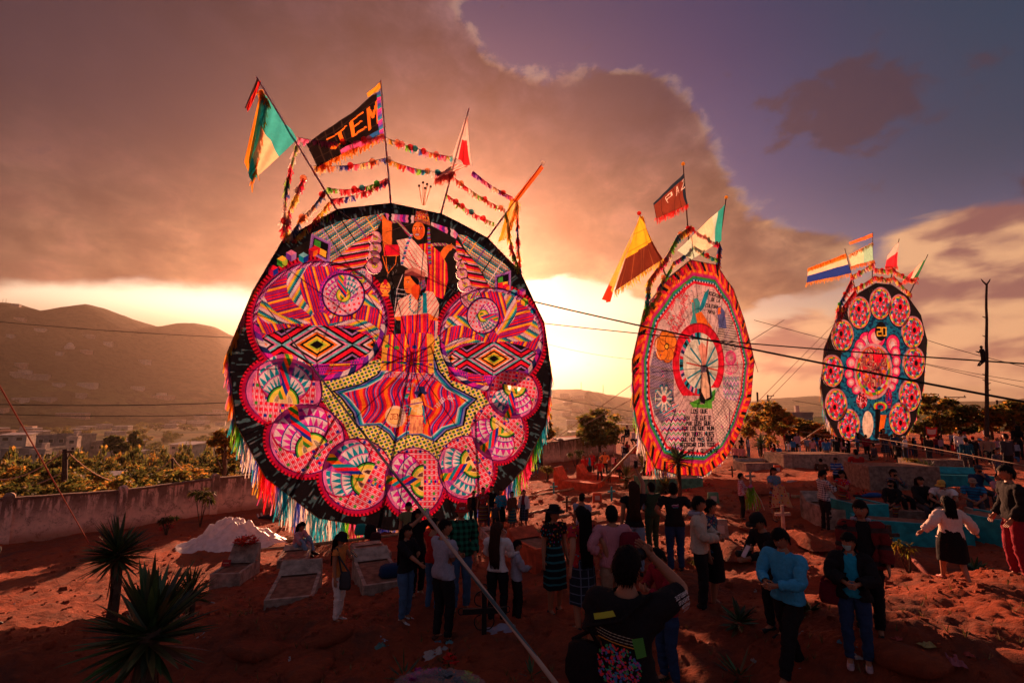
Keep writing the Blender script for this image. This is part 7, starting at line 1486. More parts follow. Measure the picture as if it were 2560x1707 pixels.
# ================================================================== FOLIAGE
LEAF = mat_attr('leaf', .6, .72, .25, .35, 2.5)
BARK = mat('bark', (.08, .05, .035), .9, .4, 10, bump=.5)
def leafcloud(n, rx, ry, rz, size, cols, clumps=14, seed=1, hollow=.35, z0=0.):
    r = random.Random(seed); cen = []
    for k in range(clumps):
        while True:
            p = Vector((r.uniform(-1, 1), r.uniform(-1, 1), r.uniform(-1, 1)))
            if hollow < p.length < .95: break
        cen.append((Vector((p.x*rx, p.y*ry, p.z*rz)), r.uniform(.22, .42)))
    mb = MB()
    for i in range(n):
        c, cr = r.choice(cen); d = Vector((r.gauss(0, 1), r.gauss(0, 1), r.gauss(0, 1))).normalized()*cr*r.random()**.4; p = c+Vector((d.x*rx, d.y*ry, d.z*rz*.8)); s = size*r.uniform(.6, 1.3)
        a_ = Vector((r.gauss(0, 1), r.gauss(0, 1), r.gauss(0, .6))).normalized(); b_ = a_.cross(Vector((r.gauss(0, 1), r.gauss(0, 1), r.gauss(0, 1)))).normalized()
        col = r.choice(cols); k = r.uniform(.7, 1.3); mb.add([p-a_*s, p+b_*s*.42, p+a_*s, p-b_*s*.42], [(0, 1, 2, 3)], tuple(x*k for x in col))
    if z0: mb.v = [(x, y, z+z0) for x, y, z in mb.v]
    return mb, cen
def tree(name, pos, H_, rx, rz, n, size, cols, lab, trunk=.12, seed=1, group='trees beyond the cemetery', clumps=16, cat='tree', bare=.35):
    e = empty(name, pos); tag(e, lab, cat, group); mb, cen = leafcloud(n, rx, rx*.9, rz, size*.85, cols, clumps, seed, z0=H_-rz); mb.build('crown', LEAF, e)
    t = MB(); r = random.Random(seed+5); top = Vector((0, 0, H_-rz)); t.tube([(0, 0, -.4), (r.uniform(-.1, .1), 0, top.z*.5), (0, 0, top.z)], [trunk*1.3, trunk, trunk*.7], 7)
    for c, cr in cen[:10]: q = top+c*.9; s_ = Vector((0, 0, (H_-rz)*r.uniform(.45, 1.))); t.tube([s_, s_.lerp(q, .5)+Vector((0, 0, -.1*rz)), q], [trunk*.55, trunk*.35, trunk*.12], 5)
    t.build('trunk', BARK, e, True); return e
GC = [(.12, .13, .03), (.20, .16, .03), (.08, .10, .025), (.26, .15, .035)]; DG = [(.06, .08, .02), (.10, .11, .03), (.16, .12, .03)]; OG = [(.34, .17, .03), (.20, .16, .03), (.42, .20, .04), (.12, .12, .03)]
GC = [tuple(k*1.35 for k in c) for c in GC]; OG = [tuple(k*1.35 for k in c) for c in OG]
def tpos(px, Y, dz=0.): 
    p = at(px, 1020, Y); p.z = Ts(p.x, p.y)+dz; return p
def htop(px, py, Y): return at(px, py, Y).z
def treepx(px, ptop, Y, wpx, n, cols, lab, seed, size=.22, squat=.8, name='round_tree', **kw):
    p = tpos(px, Y); H_ = max(2., htop(px, ptop, Y)-p.z); rx = wpx/F*Y/2; return tree(name, p, H_, rx, min(rx*squat, H_*.42), n, size, cols, lab, seed=seed, **kw)
treepx(1498, 1022, 44, 112, 6500, GC, 'dense round tree behind the far wall between the first two kites', 3, .22, clumps=60)
treepx(1352, 1028, 40, 60, 2400, OG, 'orange leaved tree just right of the big kite', 4, .26, name='leafy_tree', squat=1.3)
treepx(1915, 1010, 40, 125, 3000, OG, 'airy golden tree right of the middle kite', 5, .26, name='leafy_tree', clumps=26); treepx(1990, 1045, 46, 90, 2200, GC, 'lower bushy tree between the two far kites', 6, .26, name='leafy_tree'); treepx(2035, 1050, 44, 70, 2600, OG, 'small bushy tree left of the farthest kite', 16, .25, name='leafy_tree')
treepx(2335, 985, 46, 150, 3800, OG+DG, 'broad golden tree just right of the farthest kite', 7, .28, name='leafy_tree', clumps=24); treepx(2395, 1030, 50, 90, 1600, DG, 'darker small tree left of the mast', 8, .28, name='leafy_tree')
treepx(2530, 1000, 42, 120, 3200, OG+DG, 'dark leaved tree at the right edge behind the crowd', 9, .26, name='leafy_tree', clumps=24); treepx(2470, 1035, 44, 60, 1000, OG, 'small tree right behind the mast', 19, .26, name='leafy_tree'); treepx(2300, 1060, 42, 60, 900, GC, 'low bush right below the farthest kite', 29, .24, name='leafy_tree')
treepx(570, 1055, 29, 70, 1100, OG, 'small yellow leaved tree at the left rim of the big kite', 10, .20, name='leafy_tree', squat=1.2); treepx(600, 1140, 31, 100, 1300, GC, 'green bush with red leaves behind the wall by the big kite', 11, .22, name='leafy_tree')
treepx(470, 1180, 27.5, 120, 1900, GC, 'shrubby tree leaning over the wall left of the tarpaulin', 12, .18, name='leafy_tree', squat=.6); 
treepx(352, 1080, 120, 36, 1500, DG, 'tall dark tree among the valley houses', 14, .7, name='leafy_tree', squat=1.3, trunk=.4); treepx(305, 1088, 125, 62, 1700, DG, 'wide dark tree left of the tall valley tree', 15, .8, name='leafy_tree', trunk=.4)
# bushes and orchard trees behind the wall: one mesh shared by many
protos = []
for k in range(4):
    mb, cen = leafcloud(700, 1, 1, .8, .13, [OG+GC, GC+DG, DG, OG][k], 12, 40+k, .2, .7); protos.append(mb.build('crown', LEAF, None))
tm = MB(); tm.tube([(0, 0, -.3), (0, 0, .5)], [.09, .05], 5); trp = tm.build('trunk', BARK, None)
for o in protos+[trp]: C.objects.unlink(o)
desc = ['golden', 'mid green', 'dark green', 'orange tinted']; spots = []
r = random.Random(12)
rows = [(27, 1205, 95), (31, 1188, 80), (37, 1178, 70), (45, 1165, 60), (56, 1155, 52), (70, 1148, 46), (90, 1140, 40), (115, 1132, 34), (150, 1120, 30)]
cnt = 0
for Y, py, wp in rows:
    x = -60+r.random()*60
    while x < 600:
        p = at(x, 1020, Y); s_ = (p.x+21.1)*WN[0]+(p.y-21)*WN[1]
        if s_ > 2.2:
            p.z = Ts(p.x, p.y); want = at(x, py+r.uniform(-10, 16), Y).z-p.z; H_ = max(1.5, min(want, 7.5 if Y < 50 else 11)); k = r.choice((0, 1, 2, 2, 1, 3)); H_ *= r.uniform(.6, 1.35); e = empty('orchard_tree', p, r.uniform(0, 6)); w_ = wp/F*Y/2*r.uniform(1., 1.5); e.scale = (w_, w_, H_/1.5)
            rn = ['row right behind the left wall', 'second row', 'third row', 'fourth row', 'fifth row', 'sixth row', 'seventh row', 'eighth row', 'farthest row'][[q_[0] for q_ in rows].index(Y)]; tag(e, f'{desc[k]} bushy tree, '+('left' if x < 150 else 'middle' if x < 330 else 'right')+f' part of the orchard, {rn}', 'tree', f'{desc[k]} orchard trees, {rn}, '+('left' if x < 150 else 'middle' if x < 330 else 'right'))
            for q in (protos[k], trp): c = q.copy(); C.objects.link(c); c.parent = e
            cnt += 1
        x += wp*r.uniform(.55, 1.0)
for Y, n in ((200, 26), (300, 34), (430, 38), (600, 36)):
    for i in range(n):
        x = r.uniform(-40, 560) if r.random() < .75 else r.uniform(1380, 1600); p = tpos(x, Y*r.uniform(.85, 1.2)); k = r.choice((1, 2, 2)); e = empty('field_tree', p, r.uniform(0, 6)); w_ = r.uniform(3, 6.5); e.scale = (w_, w_, w_*.85); wh = ('nearest', 'second', 'third', 'farthest')[(200, 300, 430, 600).index(Y)]+(' fields on the left' if x < 280 else ' fields by the big kite' if x < 600 else ' fields beyond the far wall'); tag(e, f'{desc[k]} round tree in the {wh}', 'tree', f'{desc[k]} round trees in the {wh}')
        c = protos[k].copy(); C.objects.link(c); c.parent = e
# yuccas
YL = mat_attr('yucca_leaf', .45, .15, .4, .3, 6)
def yucca(pos, hc, R, n, lab, trunk_h, name='yucca', wd=.05, droop=.35, cols=((.055, .10, .04), (.08, .13, .045), (.04, .07, .03), (.12, .12, .04)), skirt=True, seed=0):
    r = random.Random(seed); e = empty(name, pos); tag(e, lab, 'yucca', 'spiky yuccas in the cemetery'); mb = MB(); c = Vector((0, 0, trunk_h))
    for i in range(n):
        az_ = r.uniform(0, 2*math.pi); elv = math.asin(r.uniform(-.45, 1)); d = Vector((math.cos(elv)*math.cos(az_), math.cos(elv)*math.sin(az_), math.sin(elv))); L = R*(r.uniform(.8, 1.12) if r.random() < .8 else r.uniform(.45, .8)); s = d.cross(Vector((0, 0, 1))).normalized() if abs(d.z) < .99 else Vector((1, 0, 0)); nrm = s.cross(d).normalized(); base = c+Vector((0, 0, (elv-.3)*R*.18))+d*.04; q = base; dd = (d+Vector((r.gauss(0, .08), r.gauss(0, .08), 0))).normalized(); vs = []; dry = elv < 0 and r.random() < .4; col = (.16, .09, .04) if dry else r.choice(cols); K_ = 5
        for j in range(K_+1):
            w_ = wd*(.7+.6*math.sin(min(1, j/K_*1.6)*1.5))*(1-(j/K_)**2.2)+.002; vs += [q-s*w_*.5, q-nrm*w_*.22, q+s*w_*.5]; q = q+dd*L/K_; dd = (dd+Vector((0, 0, -(droop*2.5 if dry else droop)*.22*(1-abs(d.z))*(j/K_)))).normalized()
        fs = []
        for j in range(K_): a_ = j*3; fs += [(a_, a_+1, a_+4, a_+3), (a_+1, a_+2, a_+5, a_+4)]
        mb.add(vs, fs, tuple(k*r.uniform(.7, 1.3) for k in col))
    mb.build('leaf_rosette', YL, e)
    if trunk_h > .15:
        t = MB(); t.tube([(0, 0, -.2), (.03, 0, trunk_h*.5), (0, 0, trunk_h+.05)], [.09, .07, .08], 8, (.07, .04, .03)); t.build('trunk', BARK, e, True)
        if skirt:
            t = MB()
            for i in range(40): az_ = r.uniform(0, 6.28); h_ = trunk_h*r.uniform(.55, 1.0); streamer(t, (.07*math.cos(az_), .07*math.sin(az_), h_), R*.55, wd*.5, (.12, .045, .03), (-math.sin(az_), math.cos(az_), 0), .2, 3)
            t.build('dead_leaves', FRG, e)
    return e
def ypos(px, py): return ground(px, py)
p = ypos(276, 1560); s_ = 64/F*p.y; yucca(p, 0, s_*1.15, 210, 'tall yucca with a bare trunk at the left, rope tied beside it', htop(302, 1385, p.y)-p.z, seed=1, wd=.045)
p = at(372, 1590, 4.3); pz = Ts(p.x, p.y); yucca(Vector((p.x, p.y, pz)), 0, .50, 170, 'largest dark yucca in the lower left corner', max(.2, p.z-pz), seed=2, wd=.055, droop=.3)
p = ypos(470, 1545); yucca(p, 0, 46/F*p.y*1.2, 110, 'small yellow tipped yucca behind the largest one', htop(480, 1490, p.y)-p.z, seed=3, wd=.035, cols=((.10, .10, .02), (.05, .07, .02)))
p = ypos(1700, 1262); yucca(p, 0, 46/F*p.y, 90, 'yucca in front of the middle kite', htop(1700, 1150, p.y)-p.z, seed=4, wd=.07)
p = ypos(1612, 1215); yucca(p, 0, 36/F*p.y, 80, 'golden yucca left of the middle kite base', htop(1608, 1165, p.y)-p.z, seed=5, wd=.08, cols=((.16, .11, .03), (.07, .07, .02))); p = ypos(1566, 1222); yucca(p, 0, 36/F*p.y, 80, 'golden yucca above the raised phone', htop(1563, 1195, p.y)-p.z, seed=6, wd=.07, cols=((.18, .13, .03), (.07, .07, .02)))
p = ypos(1905, 1165); yucca(p, 0, 30/F*p.y, 70, 'slim yucca right of the middle kite', htop(1903, 1110, p.y)-p.z, seed=7, wd=.08); p = ypos(1855, 1163); yucca(p, 0, 30/F*p.y, 60, 'low wide yucca at the right foot of the middle kite', .3, seed=8, wd=.08, cols=((.14, .12, .02), (.07, .07, .02)))
p = ypos(2318, 1205); yucca(p, 0, 34/F*p.y, 80, 'yucca beside the stone ledge at right', .35, seed=9, wd=.07); p = ypos(2440, 1435); yucca(p, 0, 32/F*p.y, 46, 'small agave behind the striding woman', .05, seed=10, wd=.07)
p = ypos(2025, 1545); yucca(p, 0, 40/F*p.y, 40, 'agave between the blue sweater man and the masked woman', .08, seed=11, wd=.06); p = ypos(1850, 1580); yucca(p, 0, 44/F*p.y, 44, 'dusty agave left of the blue sweater man', .12, seed=12, wd=.06); p = ypos(1665, 1235); yucca(p, 0, 30/F*p.y, 60, 'low golden yucca beneath the middle kite', .3, seed=13, wd=.07, cols=((.2, .13, .03), (.09, .08, .02)))
p = ypos(1010, 1700); yucca(p, 0, .28, 34, 'weedy tuft at the bottom edge by the wrapped flowers', .02, seed=14, wd=.02, droop=.1); p = ypos(1330, 1695); yucca(p, 0, .20, 24, 'thin weed tuft at the bottom edge by the rope', .02, seed=15, wd=.02, droop=.1); p = ypos(1850, 1700); yucca(p, 0, .30, 24, 'blade leaved tuft at the bottom edge', .02, seed=16, wd=.03, droop=.1)
# saplings
def sapling(px, py, top, lab, seed, cols=OG, spread=.5, stems=2, n=60, sz=.09):
    p = ground(px, py); H_ = htop(px, top, p.y)-p.z; r = random.Random(seed); e = empty('sapling', p); tag(e, lab, 'plant'); t = MB(); L = MB()
    for s in range(stems):
        q = Vector((r.uniform(-spread, spread)*.6*H_, r.uniform(-.1, .1), H_*r.uniform(.75, 1))); t.tube([(0, 0, -.05), q*.5+Vector((r.uniform(-.05, .05), 0, 0)), q], [.022, .016, .008], 5)
        for k in range(n//stems):
            d = Vector((r.gauss(0, 1), r.gauss(0, 1), r.uniform(-.9, .5))).normalized(); b_ = q+d*.04; s2 = d.cross(Vector((0, 0, 1))).normalized()*sz*.3; tip = b_+d*sz*2+Vector((0, 0, -sz*.7)); L.add([b_, b_+d*sz+s2, tip, b_+d*sz-s2], [(0, 1, 2, 3)], tuple(x*r.uniform(.7, 1.3) for x in r.choice(cols)))
    t.build('stem', BARK, e, True); L.build('leaves', LEAF, e)
sapling(2275, 1438, 1350, 'young papaya like plant with drooping sunlit leaves at right', 1, [(.30, .22, .03), (.16, .16, .03)], .4, 3, 60, .08); sapling(2290, 1200, 1140, 'leafy green bush by the stone ledge', 2, GC, .5, 5, 160, .10); sapling(1740, 1420, 1395, 'low weeds behind the vest wearer', 3, DG, .6, 4, 60, .05)
sapling(500, 1318, 1225, 'broad leaved sapling against the wall', 33, DG, .5, 6, 150, .16); sapling(415, 1340, 1290, 'dark leafy bush with red flowers at the wall', 4, DG, .6, 6, 160, .10); sapling(1368, 1205, 1165, 'rose bush right of the big kite', 5, GC, .7, 7, 260, .12); sapling(1440, 1170, 1125, 'dark shrub before the far wall', 6, DG, .6, 7, 220, .14)
# ================================================================== TOMBS
TW = mat('tomb_plaster', (.34, .24, .19), .95, .4, 5, .1, .5); TD = mat('tomb_dust', (.22, .10, .065), .95, .35, 6, .1, .5); TEALP = mat('teal_paint', (.015, .26, .30), .7, .3, 5, .2, .3); ORP = mat('orange_paint', (.55, .085, .035), .8, .3, 5, .2, .3); GRP = mat('green_paint', (.12, .26, .15), .85, .4, 5, .2, .3)
def tomb(px, py, w_, l_, h_, yaw, lab, m_=TW, head=.25, top=TD, slope=0., Y=None, name='tomb', group='raised graves', z=None):
    p = ground(px, py) if Y is None else tpos(px, Y); e = empty(name, p+Vector((0, 0, -.05)), yaw); tag(e, lab, 'tomb', group)
    mb = MB(); mb.box((0, 0, h_/2-.1), (w_, l_, h_+.2)); o = mb.build('tomb_base', m_, e); bv = o.modifiers.new('b', 'BEVEL'); bv.width = .015; bv.segments = 2
    mb = MB(); mb.box((0, -.01*l_, h_+.012), (w_-.10, l_-.14, .03)); o = mb.build('cover_slab', top, e); bv = o.modifiers.new('b', 'BEVEL'); bv.width = .01
    for nm, c, s in (('kerb', (w_/2-.035, 0, h_+.03), (.07, l_, .06)), ('kerb', (-w_/2+.035, 0, h_+.03), (.07, l_, .06)), ('kerb', (0, -l_/2+.035, h_+.03), (w_-.14, .07, .058))):
        mb = MB(); mb.box(c, s); o = mb.build(nm, m_, e)
    if head: mb = MB(); v = [(-w_/2, l_/2-.42, h_+.055), (w_/2, l_/2-.42, h_+.055), (w_/2, l_/2, h_+.055), (-w_/2, l_/2, h_+.055), (-w_/2*.96, l_/2-.06, h_+head), (w_/2*.96, l_/2-.06, h_+head), (w_/2*.96, l_/2, h_+head), (-w_/2*.96, l_/2, h_+head)]; mb.add(v, [(0, 3, 2, 1), (4, 5, 6, 7), (0, 1, 5, 4), (1, 2, 6, 5), (2, 3, 7, 6), (3, 0, 4, 7)]); o = mb.build('headrest', m_, e); bv = o.modifiers.new('b', 'BEVEL'); bv.width = .015
    return e
tomb(738, 1500, .85, 1.75, .34, .28, 'dusty concrete tomb with a raised end, left of the woman in white trousers'); tomb(737, 1408, .85, 1.5, .32, .30, 'tomb slab under the woman hugging her knees', head=.14); tomb(940, 1462, .80, 2.0, .34, .42, 'long concrete tomb right of the woman in white trousers'); tomb(925, 1392, .95, 1.6, .28, .50, 'low tomb carrying the dark bags', head=.06)
tf = tomb(588, 1455, .75, 1.3, .42, .10, 'tall tomb topped with red flowers and a small red plaque', head=.50)
tomb(1335, 1415, .70, 1.3, .55, .5, 'orange concrete tomb left of the hat woman', m_=ORP, head=.22); tomb(1240, 1350, .8, 1.5, .25, .3, 'pale grave slab behind the brown haired woman', head=.1)
tomb(1448, 1222, 1.2, 2.6, .45, 1.05, 'bright orange tomb with an inclined end, left of the far group', m_=ORP, head=.75, top=ORP); tomb(1500, 1200, 1.2, 2.6, .35, 1.1, 'second orange tomb behind the first', m_=ORP, head=.6, top=ORP)
tomb(1670, 1228, 3.0, 1.4, .7, .1, 'pale green tomb at the base of the middle kite', m_=GRP, head=0, top=TW); tomb(2020, 1165, 4.2, 2.0, .8, .05, 'wide gray green vault under the standing pair', m_=TW, head=0); tomb(1900, 1175, 2.6, 1.4, .5, .1, 'gray tomb right of the middle kite', head=.2)
tomb(2208, 1195, 2.6, 1.8, 1.0, -.12, 'big rough stone vault the woman stands on', m_=CONC, head=0, Y=20.6, z=None); tomb(2345, 1200, 2.6, 1.4, .5, -.2, 'low vault right of the stone ledge', m_=CONC, head=0)
tomb(2275, 1362, 2.2, .8, .58, -.42, 'long bright teal painted tomb on the right', m_=TEALP, head=0, top=TD); tomb(2475, 1350, .9, 1.1, .58, .2, 'square teal painted tomb end by the plastic bag', m_=TEALP, head=0); tomb(2150, 1330, .9, 1.0, .8, .1, 'teal painted headstone behind the scarf man', m_=TEALP, head=0)
tomb(2080, 1312, .9, 1.6, .55, -.1, 'gray cement tomb behind the checked shirt', head=.3); tomb(2200, 1298, 2.6, .9, .35, -.25, 'flat cement slab behind the teal tomb', head=0); tomb(2530, 1330, 1.4, 1.0, .5, -.2, 'pale block tomb at the right edge', head=0); tomb(2390, 1215, 2.2, 1.0, .5, -.3, 'teal covered tomb behind the yellow cap', m_=TEALP, head=.3, top=TEALP)
tomb(1530, 1330, 1.4, .8, .2, .4, 'flat stone slab on the mound behind the pink shirt', m_=CONC, head=0); tomb(2130, 1150, 2.5, 1.2, .4, 0, 'low gray tomb below the farthest kite', head=0); tomb(2330, 1168, 2.6, 1.2, .45, -.1, 'low brown tomb below the hanging banner', m_=CONC, head=0)
tomb(1590, 1165, 1.5, 1.2, .9, .2, 'white cement vault at the end of the far wall', m_=mat('whitewash', (.55, .46, .42), .9, .3, 5), head=0)
# plaque, flowers
FLW = mat_attr('petals', .6, .35, .25, .2, 20)
def bouquet(p, r, n, cols, lab, stem=True, name='flower_bunch', flat=1., parent=None, fs=.05):
    e = empty(name, p); tag(e, lab, 'flowers'); mb = MB(); rr = random.Random(int(p.x*100)); L = MB()
    for k in range(n):
        d = Vector((rr.gauss(0, 1), rr.gauss(0, 1), abs(rr.gauss(0, 1)))).normalized(); c = Vector((d.x*r, d.y*r, d.z*r*.8*flat))*rr.uniform(.5, 1); c_ = rr.choice(cols)
        for q in range(6):
            a_ = q*math.pi/3+rr.random(); u = Vector((math.cos(a_), math.sin(a_), rr.uniform(-.2, .7)))*fs; v_ = Vector((-math.sin(a_), math.cos(a_), 0))*fs*.55; mb.add([c, c+u*.6+v_, c+u, c+u*.6-v_], [(0, 1, 2, 3)], tuple(k_*rr.uniform(.7, 1.2) for k_ in c_))
    for k in range(n*2): d = Vector((rr.gauss(0, 1), rr.gauss(0, 1), rr.gauss(0, .5))).normalized(); c = d*r*rr.uniform(.3, .95)*Vector((1, 1, 1)).x; s2 = d.cross(Vector((0, 0, 1))).normalized()*fs*.35; L.add([c, c+d*fs*.8+s2, c+d*fs*1.6, c+d*fs*.8-s2], [(0, 1, 2, 3)], (.03, .06, .015))
    L.v = [(x, y, max(z, 0)*flat) for x, y, z in L.v]; mb.build('blossoms', FLW, e); L.build('leaves', LEAF, e); return e
RF = [(.75, .02, .015), (.62, .01, .01), (.85, .05, .03)]
q = tf.matrix_basis @ Vector((0, .50, .94)); bouquet(q, .34, 90, RF, 'red flowers heaped on the tall tomb', fs=.055, flat=.7)
g = MB(); g.box((0, 0, 0), (.22, .02, .17), col=(.30, .012, .012)); g.box((0, -.011, .0), (.14, .004, .02), col=(.5, .3, .2)); o = g.build('plaque', mat_attr('plaque_paint', .5), None); o.location = tf.matrix_basis @ Vector((-.26, -.02, .56)); o.rotation_euler = (-.5, 0, .1); tag(o, 'small red plaque on the tomb with red flowers', 'plaque')
for px, py, r_, n, lab in ((417, 1325, .38, 26, 'red blossoms low on the bush at the wall'), (1395, 1220, .5, 30, 'red blossoms right of the big kite, nearer ones'), (1330, 1195, .5, 26, 'red and white blossoms close to the right rim of the big kite'), (1400, 1190, .4, 20, 'red blossoms behind the rose bush'), (1315, 1225, .45, 18, 'red blossoms low by the right rim'), (1410, 1180, .45, 24, 'two red wreaths on the orange tomb'), (1768, 1216, .30, 30, 'red flower bunch on the mound below the middle kite'), (1722, 1232, .28, 24, 'red flower bunch beside the yucca before the middle kite'), (2160, 1245, .32, 40, 'red flowers on the tomb behind the plaited woman'), (2040, 1385, .22, 26, 'dry flowers with red bits on the sunlit mound'), (28, 1430, .10, 10, 'tiny red flowers on the ground at far left'), (1945, 1150, .35, 20, 'orange and red flowers by the woman in red'), (1440, 1215, .22, 20, 'multicolor pinwheel flowers before the orange tomb')):
    bouquet(ground(px, py), r_, n, RF if 'multi' not in lab and 'orange' not in lab and 'white' not in lab else RF+[(.8, .5, .1), (.75, .65, .6), (.1, .4, .6)], lab, fs=.045+.05*r_)
# ================================================================== BAMBOO POLES, TARPAULIN, BAGS
def log(a_, b_, r, lab, h=.1, ha=None):
    p, q = ground(*a_), ground(*b_); p.z += h if ha is None else ha; q.z += h; mb = MB(); n = 14; mb.tube([(p.lerp(q, i/n)-p)+Vector((0, 0, .01*math.sin(i*2))) for i in range(n+1)], [r*(1.1 if i % 3 == 0 else 1)*(1-.15*i/n) for i in range(n+1)], 9); o = mb.build('bamboo_pole', BAM, None, True); o.location = p; tag(o, lab, 'pole', 'long bamboo poles lying on the ground'); return o
log((640, 1404), (1010, 1352), .055, 'long bamboo pole lying past the seated woman', .25, .35)
for i, (a_, b_) in enumerate((((770, 1330), (960, 1302)), ((740, 1345), (1000, 1318)), ((700, 1352), (960, 1330)), ((680, 1360), (900, 1338)), ((800, 1322), (1010, 1300)))): log(a_, b_, .06, ['upper', 'second', 'third', 'nearest', 'farthest'][i]+' bamboo pole in the stack under the big kite', .08)
for a_, b_, lab in (((1315, 1248), (1485, 1215), 'pale pole lying right of the big kite, longest'), ((1330, 1238), (1412, 1218), 'short pale pole above the longest one'), ((1320, 1290), (1400, 1272), 'pole lying behind the women under the kite'), ((1370, 1300), (1500, 1285), 'pole end with a small flame behind the hat woman'), ((1320, 1335), (1490, 1325), 'thick pole lying left of the gray shirt man'), ((1860, 1235), (2010, 1248), 'thin pole on the mound below the middle kite')): log(a_, b_, .075, lab, .08)
p = ground(583, 1366); g = MB(); N_ = 60; vs = []
for j in range(N_+1):
    for i in range(N_+1):
        u, v = i/N_*2-1, j/N_*2-1; rr_ = math.hypot(u, v); th = math.atan2(v, u); X = u*2.15*(1+.1*math.sin(th*3)); Y_ = v*1.3; h_ = .95*math.exp(-((u+.05)/.55)**2-(v/.75)**2)+.25*math.exp(-((u-.6)/.4)**2-(v/.5)**2)
        k = noise.noise(Vector((u*3, v*3, 1)))*.34+abs(noise.noise(Vector((u*6, v*5, 4))))*.30+abs(noise.noise(Vector((u*14, v*12, 7))))*.10+.05*math.sin(th*9+rr_*5)-.1; vs.append((X, Y_, max(0, 1-rr_**4)*(h_+k*min(1, 1.4-rr_))+.02))
fs = [(j*(N_+1)+i, j*(N_+1)+i+1, (j+1)*(N_+1)+i+1, (j+1)*(N_+1)+i) for j in range(N_) for i in range(N_) if math.hypot((i+.5)/N_*2-1, (j+.5)/N_*2-1) < 1.0]
g.add(vs, fs, (.88, .80, .80)); o = g.build('tarpaulin', mat_attr('plastic_tarp', .4, .25, .4, .3, 5), None, True); o.location = p; tag(o, 'crumpled whitish tarpaulin heap in front of the wall', 'tarpaulin')
bag(ground(900, 1352)+Vector((0, 0, .42)), (.42, .22, .40), .3, 'teal sports bag set on the low tomb', TBAG, name='sports_bag'); bag(ground(925, 1360)+Vector((0, 0, .45)), (.40, .28, .50), -.2, 'black backpack leaning on the poles', BAGM, name='backpack'); bag(ground(938, 1372)+Vector((0, 0, .40)), (.38, .2, .30), .2, 'dark brown handbag in front of the black backpack', cloth('brown_leather', 'plain', (.06, .02, .02)), name='handbag')
bag(ground(768, 1372)+Vector((0, 0, .22)), (.34, .2, .3), .5, 'dark purple bag beside the seated woman', cloth('purple_bag_cloth', 'plain', (.05, .02, .07)), name='handbag'); bag(ground(2495, 1345)+Vector((0, 0, .2)), (.9, .5, .5), .2, 'crumpled clear plastic bag by the square teal tomb', mat('plastic_film', (.34, .27, .27), .35, .3, 10, .5), name='plastic_bag')
bag(ground(977, 1470)+Vector((0, 0, .36)), (.5, .35, .24), .4, 'dark blue bag on the long tomb end', cloth('blue_bag_cloth', 'plain', (.015, .035, .09)), name='blue_bag')
# person lying by the wall
e = empty('person', ground(690, 1300)+Vector((0, 0, .12)), 1.35); tag(e, 'person lying on the ground behind the tarpaulin, only feet and legs clear', 'person'); mb = MB()
for s in (-.1, .1): mb.tube([(s, .0, .0), (s*1.4, .42, .04), (s*1.2, .85, -.02)], [.10, .075, .05], 8, (.03, .03, .04)); mb.tube([(s*1.2, .85, -.02), (s*1.2, .93, .08), (s*1.2, .95, .16)], [(.05, .05), (.045, .05), (.03, .03)], 8, (.45, .40, .38))
mb.tube([(0, .05, 0), (0, -.25, .03), (0, -.5, .04), (0, -.62, .03)], [(.16, .11), (.16, .12), (.19, .11), (.06, .06)], 10, (.35, .30, .30)); mb.ball((0, -.76, .05), (.08, .12, .10), 8, 6, (.02, .015, .01)); mb.build('body', mat_attr('reclining_cloth', .9), e, True)
e = empty('person', ground(2178, 1262)+Vector((0, 0, .30)), 1.5); tag(e, 'child in blue lying on a slab behind the plaited woman', 'person'); mb = MB(); mb.tube([(0, .3, 0), (0, 0, .04), (0, -.25, .04), (0, -.42, .02)], [(.05, .04), (.12, .09), (.13, .09), (.05, .05)], 8, (.02, .08, .28)); mb.ball((0, -.50, .03), .08, 8, 6, (.02, .012, .01)); mb.tube([(.03, .25, 0), (.04, .55, 0)], [.05, .04], 6, (.03, .03, .04)); mb.build('body', MC['reclining_cloth'], e, True)
# grave cross
IRON = mat('black_iron', (.010, .009, .010), .5, .2, spec=.3); pc = ground(1210, 1603); e = empty('grave_cross', pc, .12); tag(e, 'black iron grave cross with scrollwork beside the guy rope', 'cross'); kz = (htop(1222, 1478, pc.y)-pc.z)
mb = MB(); mb.box((0, 0, kz/2), (.07, .05, kz)); o = mb.build('upright', IRON, e); mb = MB(); mb.box((0, -.004, kz*.62), (.62, .055, .075)); mb.build('cross_bar', IRON, e)
mb = MB()
for sx_ in (-1, 1):
    for sz_ in (-1, 1): mb.tube([(sx_*(.05+.11*math.sin(t)*(1-.1*t)), 0, kz*.62+sz_*(.06+.10*(1-math.cos(t)))) for t in np.linspace(0, 4.2, 14)], .009, 5)
    mb.tube([(sx_*.33+.045*math.cos(t), 0, kz*.62+.045*math.sin(t)) for t in np.linspace(0, 6, 12)], .008, 5)
mb.tube([(.05*math.cos(t), 0, kz+.05+.05*math.sin(t)) for t in np.linspace(0, 6, 12)], .010, 5); mb.build('scrollwork', IRON, e)
